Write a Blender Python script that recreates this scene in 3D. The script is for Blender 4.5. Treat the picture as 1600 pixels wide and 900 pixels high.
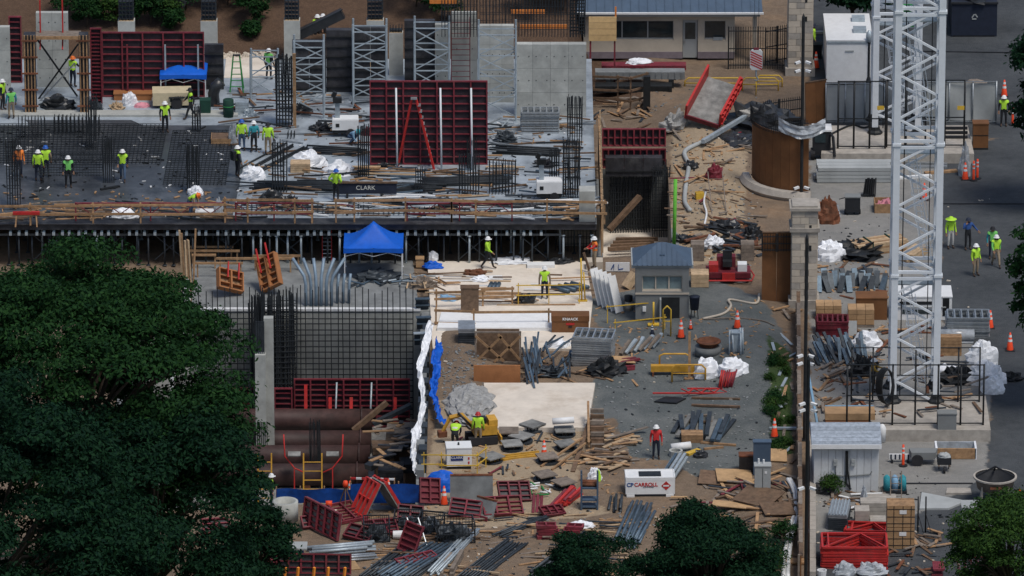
import bpy, bmesh, math, random
import numpy as np
from mathutils import Vector, Matrix, Euler, noise
random.seed(7)
for o in list(bpy.data.objects): bpy.data.objects.remove(o)
scn = bpy.context.scene
COL = scn.collection
# ---------------------------------------------------------------- camera
DIST, DEP, FPX = 450.0, math.radians(19.0), 13050.0      # metres, downward angle, focal length in photo pixels
SD, CD = math.sin(DEP), math.cos(DEP)
CAM = Vector((0, -DIST*CD, DIST*SD))
cd = bpy.data.cameras.new('camera'); cam = bpy.data.objects.new('camera', cd); COL.objects.link(cam)
cam.location = CAM; cam.rotation_euler = (math.pi/2-DEP, 0, 0)
cd.sensor_width = 36; cd.lens = 36*FPX/1600; cd.clip_start = 1; cd.clip_end = 6000
scn.camera = cam
# ---------------------------------------------------------------- light: high thin overcast
SUN_EL, SUN_AZ = math.radians(64), math.radians(140)      # azimuth measured from +Y towards +X
w = bpy.data.worlds.new('World'); scn.world = w; w.use_nodes = True
nt = w.node_tree; sky = nt.nodes.new('ShaderNodeTexSky'); sky.sky_type = 'NISHITA'; sky.sun_disc = False
sky.sun_elevation = SUN_EL; sky.sun_rotation = SUN_AZ; sky.air_density = 1.0; sky.dust_density = 2.0
nt.nodes['Background'].inputs['Strength'].default_value = 0.095
nt.links.new(sky.outputs[0], nt.nodes['Background'].inputs['Color'])
sl = bpy.data.lights.new('sun', 'SUN'); sun = bpy.data.objects.new('sun', sl); COL.objects.link(sun)
sl.energy = 2.1; sl.angle = math.radians(18); sl.color = (1, .95, .88)
sdir = Vector((math.sin(SUN_AZ)*math.cos(SUN_EL), math.cos(SUN_AZ)*math.cos(SUN_EL), math.sin(SUN_EL)))
sun.rotation_euler = sdir.to_track_quat('Z', 'Y').to_euler(); sun.location = (0, 0, 80)
vs = scn.view_settings; vs.view_transform = 'Standard'; vs.look = 'None'; vs.exposure = 0.1; vs.gamma = 1.0; vs.use_curve_mapping = False
# ---------------------------------------------------------------- measuring
D, PZ, SZ = 2.4, -6.0, -3.5       # deck level, pit floor, shaft floor
def G(px, py, z=0.0):
    d = Vector(((px-800)/FPX, CD + SD*(450-py)/FPX, -SD + CD*(450-py)/FPX))
    return CAM + d*((z-CAM.z)/d.z)
def scale_at(p): return FPX/((p-CAM).dot(Vector((0, CD, -SD))))
YH = G(0, 92, D).y; XH = G(925, 92, D).x
def ss(a, b, x): t = np.clip((x-a)/(b-a), 0, 1); return t*t*(3-2*t)
BUMPS = []   # (x, y, rx, ry, h)
def gz(x, y):
    x = np.asarray(x, float); y = np.asarray(y, float)
    z = .035*np.sin(x*1.3+y*.7)+.03*np.sin(x*.61-y*1.1+2)+.02*np.sin(x*2.9+1)*np.sin(y*2.3)
    k = np.where((x > 17), .15, 1.0); z = z*k-.03
    for bx, by, rx, ry, h in BUMPS: z = z+h*np.exp(-((x-bx)/rx)**2-((y-by)/ry)**2)
    hill = (D-.1+.32*np.clip(y-YH, 0, 45))*ss(YH-.5, YH+.1, y)*(1-ss(XH-1.5, XH, x))
    return z+hill
def GG(px, py):
    z = 0.0
    for _ in range(14):
        p = G(px, py, z); z += .5*(float(gz(p.x, p.y))-z)
    return G(px, py, z)
def L(px, py, z=None): return GG(px, py) if z is None else G(px, py, z)
for bx, by, rx, ry, h in [(975, 668, 1.0, 2.5, .5), (720, 560, 1.2, 5, .45), (1090, 210, 2, 7, .8), (1010, 130, 1.8, 4, .6), (1180, 560, 2.2, 8, .8),
                          (1120, 330, 1.5, 6, .4), (1200, 800, 1.5, 5, .5), (1060, 470, 2, 4, .25), (960, 560, 1.5, 3, .3)]:
    p = G(bx, by); BUMPS.append((p.x, p.y, rx, ry, h))
def RC(x0, y0, x1, y1, z=None, d=0.0):
    """footprint centre, width, height of an upright box whose front foot is at y1 and whose back top edge is at y0"""
    p = L((x0+x1)/2, y1, z); s = scale_at(p)
    return Vector((p.x, p.y+d/2, p.z)), (x1-x0)/s, max(.05, ((y1-y0)/s-d*SD)/CD)
# ---------------------------------------------------------------- materials
MATS = {}
def M(name, col=None, rough=.75, var=.25, scale=3.0, metal=0.0, bump=.15, spec=.3, dirt=0.0, dcol=(.12, .09, .06)):
    if name in MATS: return MATS[name]
    m = bpy.data.materials.new(name); m.use_nodes = True; MATS[name] = m
    n = m.node_tree.nodes; l = m.node_tree.links; b = n['Principled BSDF']
    tc = n.new('ShaderNodeTexCoord'); oi = n.new('ShaderNodeObjectInfo')
    add = n.new('ShaderNodeVectorMath'); add.operation = 'ADD'
    l.new(tc.outputs['Object'], add.inputs[0])
    mul = n.new('ShaderNodeVectorMath'); mul.operation = 'SCALE'; l.new(oi.outputs['Location'], mul.inputs[0]); mul.inputs['Scale'].default_value = .37
    l.new(mul.outputs[0], add.inputs[1])
    nz = n.new('ShaderNodeTexNoise'); nz.inputs['Scale'].default_value = scale; nz.inputs['Detail'].default_value = 6; nz.inputs['Roughness'].default_value = .65
    l.new(add.outputs[0], nz.inputs['Vector'])
    cr = n.new('ShaderNodeValToRGB'); e = cr.color_ramp.elements
    e[0].position = .3; e[1].position = .7
    e[0].color = tuple(c*(1-var) for c in col)+(1,); e[1].color = tuple(min(1, c*(1+var)) for c in col)+(1,)
    l.new(nz.outputs['Fac'], cr.inputs['Fac'])
    hv = n.new('ShaderNodeHueSaturation'); l.new(cr.outputs['Color'], hv.inputs['Color'])
    mr = n.new('ShaderNodeMapRange'); l.new(oi.outputs['Random'], mr.inputs['Value']); mr.inputs['To Min'].default_value = 1-var*.5; mr.inputs['To Max'].default_value = 1+var*.5
    l.new(mr.outputs[0], hv.inputs['Value'])
    out = hv.outputs['Color']
    if dirt > 0:
        n2 = n.new('ShaderNodeTexNoise'); n2.inputs['Scale'].default_value = scale*.45; n2.inputs['Detail'].default_value = 8; n2.inputs['Roughness'].default_value = .75
        l.new(add.outputs[0], n2.inputs['Vector'])
        c2 = n.new('ShaderNodeValToRGB'); c2.color_ramp.elements[0].position = .5; c2.color_ramp.elements[1].position = .68
        l.new(n2.outputs['Fac'], c2.inputs['Fac'])
        ml = n.new('ShaderNodeMath'); ml.operation = 'MULTIPLY'; l.new(c2.outputs['Color'], ml.inputs[0]); ml.inputs[1].default_value = dirt
        mx = n.new('ShaderNodeMix'); mx.data_type = 'RGBA'; l.new(ml.outputs[0], mx.inputs['Factor']); l.new(out, mx.inputs[6]); mx.inputs[7].default_value = dcol+(1,)
        out = mx.outputs[2]
    l.new(out, b.inputs['Base Color'])
    b.inputs['Roughness'].default_value = rough; b.inputs['Metallic'].default_value = metal; b.inputs['Specular IOR Level'].default_value = spec
    if bump:
        n3 = n.new('ShaderNodeTexNoise'); n3.inputs['Scale'].default_value = scale*6; n3.inputs['Detail'].default_value = 4; l.new(add.outputs[0], n3.inputs['Vector'])
        bp = n.new('ShaderNodeBump'); bp.inputs['Strength'].default_value = bump; bp.inputs['Distance'].default_value = .05
        l.new(n3.outputs['Fac'], bp.inputs['Height']); l.new(bp.outputs[0], b.inputs['Normal'])
    return m
def PM(name, col, **k): M(name, col, **k)
PM('red', (.18, .028, .04), rough=.6, var=.3, dirt=.35, dcol=(.16, .1, .09))
PM('bright_red', (.46, .03, .028), rough=.5, var=.2, dirt=.25)
PM('maroon', (.13, .016, .026), rough=.6, var=.35, dirt=.35)
PM('orange', (.62, .2, .04), rough=.6, var=.2, dirt=.2)
PM('cone_orange', (.75, .07, .02), rough=.5, var=.1)
PM('ply', (.42, .27, .14), var=.25, scale=2, dirt=.3)
PM('ply_wine', (.03, .02, .026), var=.5, scale=2, dirt=.5, dcol=(.03, .03, .035), rough=.6)
PM('ply_dark', (.035, .035, .04), var=.5, scale=2, dirt=.5, dcol=(.12, .12, .12), rough=.55)
PM('ply_grey', (.2, .2, .19), var=.4, scale=2, dirt=.6, dcol=(.05, .05, .05))
PM('wood', (.33, .2, .105), var=.35, scale=4, dirt=.3)
PM('wood_pale', (.47, .34, .21), var=.25, scale=4, dirt=.15)
PM('wood_old', (.15, .095, .06), var=.4, scale=4, dirt=.4)
PM('wood_grey', (.2, .165, .135), var=.35, scale=4, dirt=.4)
PM('brown_paint', (.17, .075, .03), var=.2, scale=1.2, dirt=.3, dcol=(.1, .06, .03))
PM('orange_brown', (.33, .14, .055), var=.15, scale=2)
PM('cardboard', (.4, .25, .13), var=.2, scale=2, dirt=.2)
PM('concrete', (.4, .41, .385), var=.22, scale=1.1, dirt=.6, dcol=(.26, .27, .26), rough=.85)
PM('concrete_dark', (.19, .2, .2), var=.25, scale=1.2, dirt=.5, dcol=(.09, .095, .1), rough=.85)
PM('deck_concrete', (.36, .41, .455), var=.25, scale=.8, dirt=.8, dcol=(.13, .15, .17), rough=.38, spec=.5)
PM('conduit', (.19, .26, .33), var=.2, rough=.5, metal=.2)
PM('deck_dark', (.06, .068, .078), var=.45, scale=.7, dirt=.7, dcol=(.13, .14, .155), rough=.38, spec=.5)
PM('yellow_ply', (.62, .42, .2), var=.15, scale=3, dirt=.1)
PM('cream', (.68, .61, .52), var=.12, scale=.9, dirt=.55, dcol=(.42, .33, .24), rough=.85)
PM('block', (.36, .33, .29), var=.2, scale=2.5, dirt=.4, dcol=(.22, .2, .17))
PM('stone', (.5, .44, .36), var=.12, scale=2, dirt=.3, dcol=(.33, .29, .24))
PM('rock', (.3, .3, .29), var=.4, scale=4, bump=.8, dirt=.5, dcol=(.15, .14, .12))
PM('rebar', (.03, .035, .04), var=.3, rough=.6, metal=.3)
PM('rust', (.16, .06, .03), var=.5, scale=4, rough=.8, dirt=.4)
PM('rust_pipe', (.052, .028, .026), var=.4, scale=1.5, rough=.6, dirt=.6, dcol=(.03, .025, .025))
PM('black', (.018, .02, .022), var=.4, rough=.5)
PM('black_sheet', (.022, .024, .027), var=.4, rough=.35, spec=.5)
PM('steel', (.42, .45, .47), var=.2, rough=.45, metal=.7, dirt=.3, dcol=(.2, .2, .2))
PM('galv', (.38, .44, .48), var=.2, rough=.5, metal=.35, dirt=.2, dcol=(.22, .24, .25))
PM('blue_steel', (.09, .13, .17), var=.35, rough=.5, metal=.4)
PM('dark_steel', (.05, .06, .07), var=.35, rough=.5, metal=.4)
PM('white', (.72, .73, .73), var=.06, rough=.5, dirt=.18, dcol=(.45, .43, .4))
PM('crane_white', (.66, .7, .74), var=.06, rough=.45, dirt=.15, dcol=(.5, .5, .5), bump=.03)
PM('white_sheet', (.78, .8, .83), var=.1, rough=.5, dirt=.25, dcol=(.4, .38, .36), bump=.3)
PM('clear_sheet', (.36, .39, .42), var=.3, rough=.25, dirt=.4, spec=.6)
PM('blue', (.005, .1, .52), var=.12, rough=.55, bump=.1)
PM('blue_dark', (.005, .05, .24), var=.3, rough=.5, dirt=.3, dcol=(.02, .03, .06))
PM('sign_blue', (.01, .03, .15), var=.1)
PM('yellow', (.62, .4, .05), var=.15, rough=.5, dirt=.2)
PM('yellow_orange', (.55, .3, .04), var=.2, rough=.5, dirt=.3)
PM('beige', (.55, .47, .31), var=.1, rough=.5, dirt=.15)
PM('lime', (.42, .72, .05), var=.12, rough=.7)
PM('green_vest', (.16, .5, .12), var=.12, rough=.7)
PM('vest_orange', (.8, .22, .04), var=.1, rough=.7)
PM('vest_red', (.5, .03, .03), var=.1, rough=.7)
PM('reflect', (.6, .6, .55), var=.05)
PM('skin', (.3, .17, .11), var=.1, rough=.6); PM('skin_dark', (.12, .065, .04), var=.1, rough=.6)
PM('navy', (.018, .025, .045), var=.2); PM('denim', (.06, .1, .17), var=.2); PM('charcoal', (.02, .022, .026), var=.2)
PM('khaki', (.28, .22, .15), var=.15); PM('pale_cloth', (.5, .5, .48), var=.1); PM('teal', (.03, .25, .3), var=.15)
PM('light_blue', (.2, .35, .5), var=.15); PM('royal', (.03, .08, .25), var=.15); PM('boots', (.06, .04, .03), var=.2)
PM('mustard', (.4, .24, .04), var=.15)
PM('helmet_blue', (.02, .1, .4), var=.05, rough=.35); PM('helmet_red', (.4, .03, .03), var=.05, rough=.35); PM('helmet_orange', (.7, .15, .02), var=.05, rough=.35)
PM('green', (.03, .22, .06), var=.2); PM('bin_green', (.012, .05, .035), var=.2); PM('pipe_green', (.12, .42, .05), var=.2)
PM('slate', (.065, .1, .15), var=.12, scale=1.5, rough=.6, dirt=.2, dcol=(.08, .1, .12))
PM('house_grey', (.19, .2, .2), var=.08, scale=1.5, dirt=.2); PM('house_grey_light', (.33, .35, .35), var=.06, scale=1.5)
PM('glass', (.03, .045, .05), var=.3, rough=.12, spec=.7, bump=0)
PM('glass_pale', (.17, .23, .24), var=.2, rough=.15, spec=.6, bump=0)
PM('tan_wall', (.5, .45, .37), var=.08, scale=1.2, dirt=.2, dcol=(.36, .31, .25)); PM('plinth', (.2, .17, .19), var=.15)
PM('shingle', (.28, .32, .37), var=.3, scale=5); PM('shed', (.55, .57, .58), var=.08, scale=1.4, dirt=.35, dcol=(.33, .31, .29))
PM('mesh_grey', (.36, .38, .38), var=.15, scale=.8, dirt=.2, dcol=(.2, .21, .21))
PM('tyre', (.025, .025, .028), var=.2, rough=.8); PM('insulation', (.75, .76, .76), var=.05, dirt=.15)
PM('pink', (.6, .25, .3), var=.1)
PM('leaf_trunk', (.07, .05, .035), var=.3)
PM('hot_orange', (.85, .3, .04), var=.1)
def leaf_mat(name, c):
    m = bpy.data.materials.new(name); m.use_nodes = True; MATS[name] = m
    n = m.node_tree.nodes; l = m.node_tree.links; b = n['Principled BSDF']
    g = n.new('ShaderNodeNewGeometry'); cr = n.new('ShaderNodeValToRGB'); e = cr.color_ramp.elements
    e[0].color = (c[0]*.55, c[1]*.62, c[2]*.8, 1); e[1].color = (c[0]*1.5, c[1]*1.35, c[2]*1.05, 1)
    l.new(g.outputs['Random Per Island'], cr.inputs['Fac']); l.new(cr.outputs['Color'], b.inputs['Base Color'])
    b.inputs['Roughness'].default_value = .7; b.inputs['Specular IOR Level'].default_value = .08
    t = n.new('ShaderNodeBsdfTranslucent'); l.new(cr.outputs['Color'], t.inputs['Color'])
    mx = n.new('ShaderNodeMixShader'); mx.inputs[0].default_value = .22; l.new(b.outputs[0], mx.inputs[1]); l.new(t.outputs[0], mx.inputs[2])
    l.new(mx.outputs[0], n['Material Output'].inputs['Surface'])
leaf_mat('leaf', (.015, .05, .016)); leaf_mat('leaf_dark', (.008, .032, .016)); leaf_mat('leaf_light', (.032, .075, .018))
# ---------------------------------------------------------------- mesh builder
class MB:
    def __init__(s): s.v = []; s.f = []
    def add(s, vs, fs):
        o = len(s.v); s.v += [tuple(v) for v in vs]; s.f += [tuple(i+o for i in f) for f in fs]; return s
    def box(s, c, d, r=None):
        x, y, z = d[0]/2, d[1]/2, d[2]/2
        vs = [Vector(q) for q in [(-x, -y, -z), (x, -y, -z), (x, y, -z), (-x, y, -z), (-x, -y, z), (x, -y, z), (x, y, z), (-x, y, z)]]
        if r: R_ = Euler(r).to_matrix(); vs = [R_@q for q in vs]
        return s.add([q+Vector(c) for q in vs], [(3, 2, 1, 0), (4, 5, 6, 7), (0, 1, 5, 4), (1, 2, 6, 5), (2, 3, 7, 6), (3, 0, 4, 7)])
    def bar(s, a, b, w, h=None):
        a = Vector(a); b = Vector(b); h = h or w; d = (b-a).normalized()
        u = d.cross(Vector((0, 0, 1))); u = u.normalized() if u.length > 1e-3 else Vector((1, 0, 0)); k = u.cross(d)
        vs = [p+u*sx*w/2+k*sz*h/2 for p in (a, b) for sx, sz in ((-1, -1), (1, -1), (1, 1), (-1, 1))]
        return s.add(vs, [(0, 1, 2, 3), (7, 6, 5, 4), (0, 4, 5, 1), (1, 5, 6, 2), (2, 6, 7, 3), (3, 7, 4, 0)])
    def path(s, pts, r, n=8, r2=None, caps=True):
        pts = [Vector(p) for p in pts]; m = len(pts); rs = [r+(r2-r)*i/(m-1) if r2 is not None else r for i in range(m)]
        vs = []; fs = []; u = None
        for i, p in enumerate(pts):
            t = (pts[min(i+1, m-1)]-pts[max(i-1, 0)]).normalized()
            if u is None: u = t.cross(Vector((0, 0, 1))); u = u.normalized() if u.length > 1e-3 else Vector((1, 0, 0))
            u = (u-t*u.dot(t)).normalized(); k = t.cross(u)
            vs += [p+(u*math.cos(2*math.pi*j/n)+k*math.sin(2*math.pi*j/n))*rs[i] for j in range(n)]
        for i in range(m-1):
            fs += [(i*n+j, i*n+(j+1) % n, (i+1)*n+(j+1) % n, (i+1)*n+j) for j in range(n)]
        if caps: fs += [tuple(range(n))[::-1], tuple((m-1)*n+j for j in range(n))]
        return s.add(vs, fs)
    def tube(s, a, b, r, n=8, r2=None): return s.path([a, b], r, n, r2)
    def prism(s, pts, z0, z1):
        n = len(pts); vs = [(p[0], p[1], z0) for p in pts]+[(p[0], p[1], z1) for p in pts]
        return s.add(vs, [tuple(range(n))[::-1], tuple(range(n, 2*n))]+[(i, (i+1) % n, n+(i+1) % n, n+i) for i in range(n)])
    def lathe(s, prof, n=18, c=(0, 0, 0)):
        vs = [(c[0]+r*math.cos(2*math.pi*j/n), c[1]+r*math.sin(2*math.pi*j/n), c[2]+z) for r, z in prof for j in range(n)]; m = len(prof)
        return s.add(vs, [(i*n+j, i*n+(j+1) % n, (i+1)*n+(j+1) % n, (i+1)*n+j) for i in range(m-1) for j in range(n)])
    def heap(s, rx, ry, rz, seed=0, n=30, m=12, rough=.35, sharp=2.2):
        vs = []; fs = []; sd_ = Vector((seed*7.3, seed*3.1, seed*1.7))
        for i in range(m+1):
            a = i/m*math.pi/2
            for j in range(n):
                t = 2*math.pi*j/n; q = Vector((math.cos(t)*math.cos(a), math.sin(t)*math.cos(a), math.sin(a)))
                k = 1+rough*.8*(abs(noise.noise(q*sharp+sd_))*2-.5)+rough*.45*abs(noise.noise(q*sharp*2.3+sd_))+rough*.14*noise.noise(q*sharp*6+sd_)
                vs.append((q.x*rx*k, q.y*ry*k, max(0, q.z*rz*k)))
        for i in range(m): fs += [(i*n+j, i*n+(j+1) % n, (i+1)*n+(j+1) % n, (i+1)*n+j) for j in range(n)]
        fs.append(tuple(range(n))[::-1])
        return s.add(vs, fs)
    def sheet(s, f, nu, nv):
        vs = [f(i/nu, j/nv) for j in range(nv+1) for i in range(nu+1)]
        return s.add(vs, [(j*(nu+1)+i, j*(nu+1)+i+1, (j+1)*(nu+1)+i+1, (j+1)*(nu+1)+i) for j in range(nv) for i in range(nu)])
    def mesh(s, name, mat=None, smooth=False):
        me = bpy.data.meshes.new(name); me.from_pydata(s.v, [], s.f); me.update()
        if mat: me.materials.append(MATS[mat])
        if smooth: me.polygons.foreach_set('use_smooth', [True]*len(me.polygons))
        return me
def tag(o, label=None, cat=None, group=None, kind=None):
    if label: o['label'] = label
    if cat: o['category'] = cat
    if group: o['group'] = group
    if kind: o['kind'] = kind
    return o
def place(o, loc, rz, rot=None):
    o.location = loc; o.rotation_euler = rot if rot else (0, 0, rz)
def T(name, label, cat, loc, rz=0, group=None, rot=None):
    o = bpy.data.objects.new(name, None); o.empty_display_size = .2; COL.objects.link(o); place(o, loc, rz, rot); return tag(o, label, cat, group)
def P(name, mb, mat, parent, smooth=False, loc=(0, 0, 0), rot=(0, 0, 0)):
    me = mb.mesh(name, mat, smooth) if isinstance(mb, MB) else mb
    o = bpy.data.objects.new(name, me); COL.objects.link(o); o.parent = parent; o.location = loc; o.rotation_euler = rot; return o
def O(name, label, cat, mb, mat, loc, rz=0, group=None, smooth=False, rot=None, scale=None):
    me = mb.mesh(name, mat, smooth) if isinstance(mb, MB) else mb
    o = bpy.data.objects.new(name, me); COL.objects.link(o); place(o, loc, rz, rot)
    if scale: o.scale = scale
    return tag(o, label, cat, group)
def S(name, mb, mat, kind='structure', smooth=False):
    o = bpy.data.objects.new(name, mb.mesh(name, mat, smooth)); COL.objects.link(o); o['kind'] = kind; return o
def text(s, size, mat, parent, loc, rot=(math.pi/2, 0, 0), bold=.0):
    c = bpy.data.curves.new('lettering', 'FONT'); c.body = s; c.size = size; c.align_x = 'CENTER'; c.align_y = 'CENTER'; c.extrude = .004; c.offset = bold
    t = bpy.data.objects.new('tmp', c); COL.objects.link(t); dg = bpy.context.evaluated_depsgraph_get()
    me = bpy.data.meshes.new_from_object(t.evaluated_get(dg)); bpy.data.objects.remove(t); me.materials.clear(); me.materials.append(MATS[mat]); me.name = 'lettering'
    return P('lettering', me, None, parent, loc=loc, rot=rot)
ORD = 'first second third fourth fifth sixth seventh eighth ninth tenth eleventh twelfth thirteenth fourteenth fifteenth sixteenth seventeenth eighteenth nineteenth twentieth'.split()
B = lambda c, d, r=None: MB().box(c, d, r)
rnd = random.uniform
# ================================================================ ground
pitX0, pitX1, pitY0, pitY1 = -20.0, G(655, 600).x, G(0, 788).y, G(0, 487).y
shX0, shX1, shY0, shY1 = G(940, 330).x, G(1047, 330).x, G(0, 400).y, G(0, 265).y
def build_ground():
    xs = sorted(set([-2500, -600, -150, -70, -50]+list(np.arange(-40, 40.1, .45))+[50, 70, 150, 600, 2500, pitX0, pitX1, shX0, shX1]))
    ys = sorted(set([-2500, -900, -460, -200, -100, -70]+list(np.arange(-56, 80, .45))+[90, 120, 200, 600, 2500, pitY0, pitY1, shY0, shY1]))
    xs = np.array(xs); ys = np.array(ys); nx, ny = len(xs), len(ys)
    X, Y = np.meshgrid(xs, ys); Z = gz(X, Y)
    co = np.stack([X, Y, Z], -1).reshape(-1, 3)
    fs = []
    for j in range(ny-1):
        for i in range(nx-1):
            cx, cy = (xs[i]+xs[i+1])/2, (ys[j]+ys[j+1])/2
            if pitX0 < cx < pitX1 and pitY0 < cy < pitY1: continue
            if shX0 < cx < shX1 and shY0 < cy < shY1: continue
            fs.append((j*nx+i, j*nx+i+1, (j+1)*nx+i+1, (j+1)*nx+i))
    me = bpy.data.meshes.new('ground'); me.from_pydata(co.tolist(), [], fs); me.update()
    # what the ground is made of, zone by zone (outlines measured on the ground plane)
    def inside(poly):
        q = [G(a, b) for a, b in poly]; d = np.full(len(co), 1e9); ins = np.zeros(len(co), bool); x, y = co[:, 0], co[:, 1]
        for k in range(len(q)):
            ax, ay, bx, by = q[k].x, q[k].y, q[k-1].x, q[k-1].y
            t = np.clip(((x-ax)*(bx-ax)+(y-ay)*(by-ay))/((bx-ax)**2+(by-ay)**2), 0, 1)
            d = np.minimum(d, np.hypot(x-ax-t*(bx-ax), y-ay-t*(by-ay)))
            c = ((ay > y) != (by > y)) & (x < (bx-ax)*(y-ay)/((by-ay) if by != ay else 1e-9)+ax); ins ^= c
        return np.clip(np.where(ins, d, -d)/1.2+.5, 0, 1)
    gravel = inside([(925, 600), (985, 560), (900, 470), (985, 455), (1100, 430), (1190, 470), (1238, 560), (1238, 705), (1190, 725), (1090, 745), (1040, 715), (985, 715), (960, 660), (925, 655)])
    asph = np.maximum(inside([(1470, 235), (1640, 200), (1700, 980), (1270, 1000), (1270, 835), (1430, 805), (1540, 745), (1552, 560), (1470, 500)]), inside([(1265, 55), (1265, -200), (1900, -300), (1900, 260), (1560, 215), (1265, 195)]))
    asph = np.maximum(asph, np.clip((co[:, 0]-30)/2, 0, 1))
    sand = np.maximum(inside([(655, 790), (690, 625), (935, 655), (905, 720), (900, 770), (960, 800), (700, 830)]), inside([(1050, 190), (1170, 190), (1160, 400), (1050, 420)]))
    pave = np.maximum(inside([(1265, 180), (1560, 200), (1480, 260), (1470, 500), (1552, 560), (1545, 750), (1430, 810), (1265, 840)]), inside([(1265, -40), (1345, -40), (1345, 60), (1265, 60)]))
    mulch = ((co[:, 1] > YH-1) & (co[:, 0] < XH+3))*1.0
    grass = np.maximum(inside([(1198, 540), (1236, 560), (1240, 720), (1205, 690)]), np.clip((-co[:, 1]-47)/2, 0, 1))
    for nm, a, b, c in (('za', gravel, asph, sand), ('zb', pave, mulch, grass)):
        at = me.color_attributes.new(nm, 'FLOAT_COLOR', 'POINT')
        at.data.foreach_set('color', np.stack([a, b, c, np.ones(len(co))], -1).astype(np.float32).ravel())
    m = bpy.data.materials.new('ground'); m.use_nodes = True; n = m.node_tree.nodes; l = m.node_tree.links; b = n['Principled BSDF']
    tc = n.new('ShaderNodeTexCoord')
    def nz(sc, det=8, ro=.7):
        t = n.new('ShaderNodeTexNoise'); t.inputs['Scale'].default_value = sc; t.inputs['Detail'].default_value = det; t.inputs['Roughness'].default_value = ro; l.new(tc.outputs['Object'], t.inputs['Vector']); return t.outputs['Fac']
    edge, fine, mid, big = nz(.9), nz(9, 6, .8), nz(2.2), nz(.25, 5)
    def ramp(src, c0, c1, p0=.3, p1=.7):
        r = n.new('ShaderNodeValToRGB'); e = r.color_ramp.elements; e[0].position, e[1].position = p0, p1; e[0].color = c0+(1,); e[1].color = c1+(1,); l.new(src, r.inputs['Fac']); return r.outputs['Color']
    def mix(f, a, c, mode='MIX'):
        x = n.new('ShaderNodeMix'); x.data_type = 'RGBA'; x.blend_type = mode
        if isinstance(f, float): x.inputs['Factor'].default_value = f
        else: l.new(f, x.inputs['Factor'])
        l.new(a, x.inputs[6]); l.new(c, x.inputs[7]); return x.outputs[2]
    col = mix(.5, ramp(mid, (.11, .08, .058), (.25, .185, .13)), ramp(fine, (.1, .075, .055), (.3, .225, .16)))
    col = mix(ramp(big, (0, 0, 0), (1, 1, 1), .5, .7), col, ramp(mid, (.22, .14, .085), (.32, .225, .145)))
    def zone(attr, ch, c):
        nonlocal col
        a = n.new('ShaderNodeVertexColor'); a.layer_name = attr; s_ = n.new('ShaderNodeSeparateColor'); l.new(a.outputs['Color'], s_.inputs[0])
        ad = n.new('ShaderNodeMath'); ad.operation = 'ADD'; l.new(s_.outputs[ch], ad.inputs[0]); l.new(edge, ad.inputs[1])
        mr = n.new('ShaderNodeMapRange'); l.new(ad.outputs[0], mr.inputs['Value']); mr.inputs['From Min'].default_value = .93; mr.inputs['From Max'].default_value = 1.07
        col = mix(mr.outputs[0], col, c)
    zone('za', 2, mix(.5, ramp(mid, (.27, .2, .13), (.43, .34, .235)), ramp(fine, (.25, .19, .13), (.46, .37, .26))))
    zone('zb', 0, mix(.5, ramp(mid, (.2, .2, .19), (.32, .31, .29)), ramp(big, (.16, .16, .155), (.3, .29, .27))))
    zone('za', 1, mix(.5, ramp(mid, (.04, .046, .052), (.085, .092, .1)), ramp(big, (.03, .035, .04), (.1, .108, .115))))
    zone('za', 0, mix(.5, ramp(mid, (.09, .108, .108), (.17, .188, .186)), ramp(fine, (.05, .06, .062), (.17, .185, .185))))
    zone('za', 0, mix(.6, ramp(big, (.085, .1, .1), (.22, .23, .22), .42, .62), ramp(fine, (.05, .06, .062), (.17, .18, .178))))
    zone('zb', 1, mix(.5, ramp(mid, (.06, .035, .024), (.14, .085, .055)), ramp(fine, (.035, .022, .016), (.17, .11, .07))))
    zone('zb', 2, ramp(fine, (.02, .045, .015), (.07, .1, .035)))
    l.new(col, b.inputs['Base Color']); b.inputs['Roughness'].default_value = .9; b.inputs['Specular IOR Level'].default_value = .2
    bp = n.new('ShaderNodeBump'); bp.inputs['Strength'].default_value = .6; bp.inputs['Distance'].default_value = .12; l.new(fine, bp.inputs['Height']); l.new(bp.outputs[0], b.inputs['Normal'])
    me.materials.append(m); o = bpy.data.objects.new('ground', me); COL.objects.link(o); o['kind'] = 'structure'
build_ground()
# ================================================================ pit and shaft
m = MB().box(((pitX0+pitX1)/2, (pitY0+pitY1)/2, PZ-.2), (pitX1-pitX0+1.2, pitY1-pitY0+1.2, .4)); S('pit_floor', m, 'rock')
pw = S('pit_wall', MB().box(((pitX0+pitX1)/2, pitY1+.3, PZ/2+.03), (pitX1-pitX0+1.2, .6, -PZ+.06)), 'concrete')
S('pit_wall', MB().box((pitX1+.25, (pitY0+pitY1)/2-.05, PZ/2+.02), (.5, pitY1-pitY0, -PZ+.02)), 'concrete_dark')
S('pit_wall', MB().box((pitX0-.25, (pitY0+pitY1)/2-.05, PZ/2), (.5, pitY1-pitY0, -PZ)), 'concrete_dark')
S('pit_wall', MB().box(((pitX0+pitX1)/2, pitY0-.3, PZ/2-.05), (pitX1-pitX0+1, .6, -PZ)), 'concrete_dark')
P('coping', MB().box(((pitX0+pitX1)/2, pitY1+.1, .1), (pitX1-pitX0-.1, .3, .12)), 'white', pw)
S('shaft_floor', MB().box(((shX0+shX1)/2, (shY0+shY1)/2, SZ-.2), (shX1-shX0+1, shY1-shY0+1, .4)), 'cream')
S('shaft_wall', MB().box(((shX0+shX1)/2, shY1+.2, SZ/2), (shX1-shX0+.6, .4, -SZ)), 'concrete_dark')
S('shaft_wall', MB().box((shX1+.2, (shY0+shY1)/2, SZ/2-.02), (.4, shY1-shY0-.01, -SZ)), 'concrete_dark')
S('shaft_wall', MB().box((shX0-.2, (shY0+shY1)/2, SZ/2-.02), (.4, shY1-shY0-.01, -SZ)), 'concrete_dark')
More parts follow.
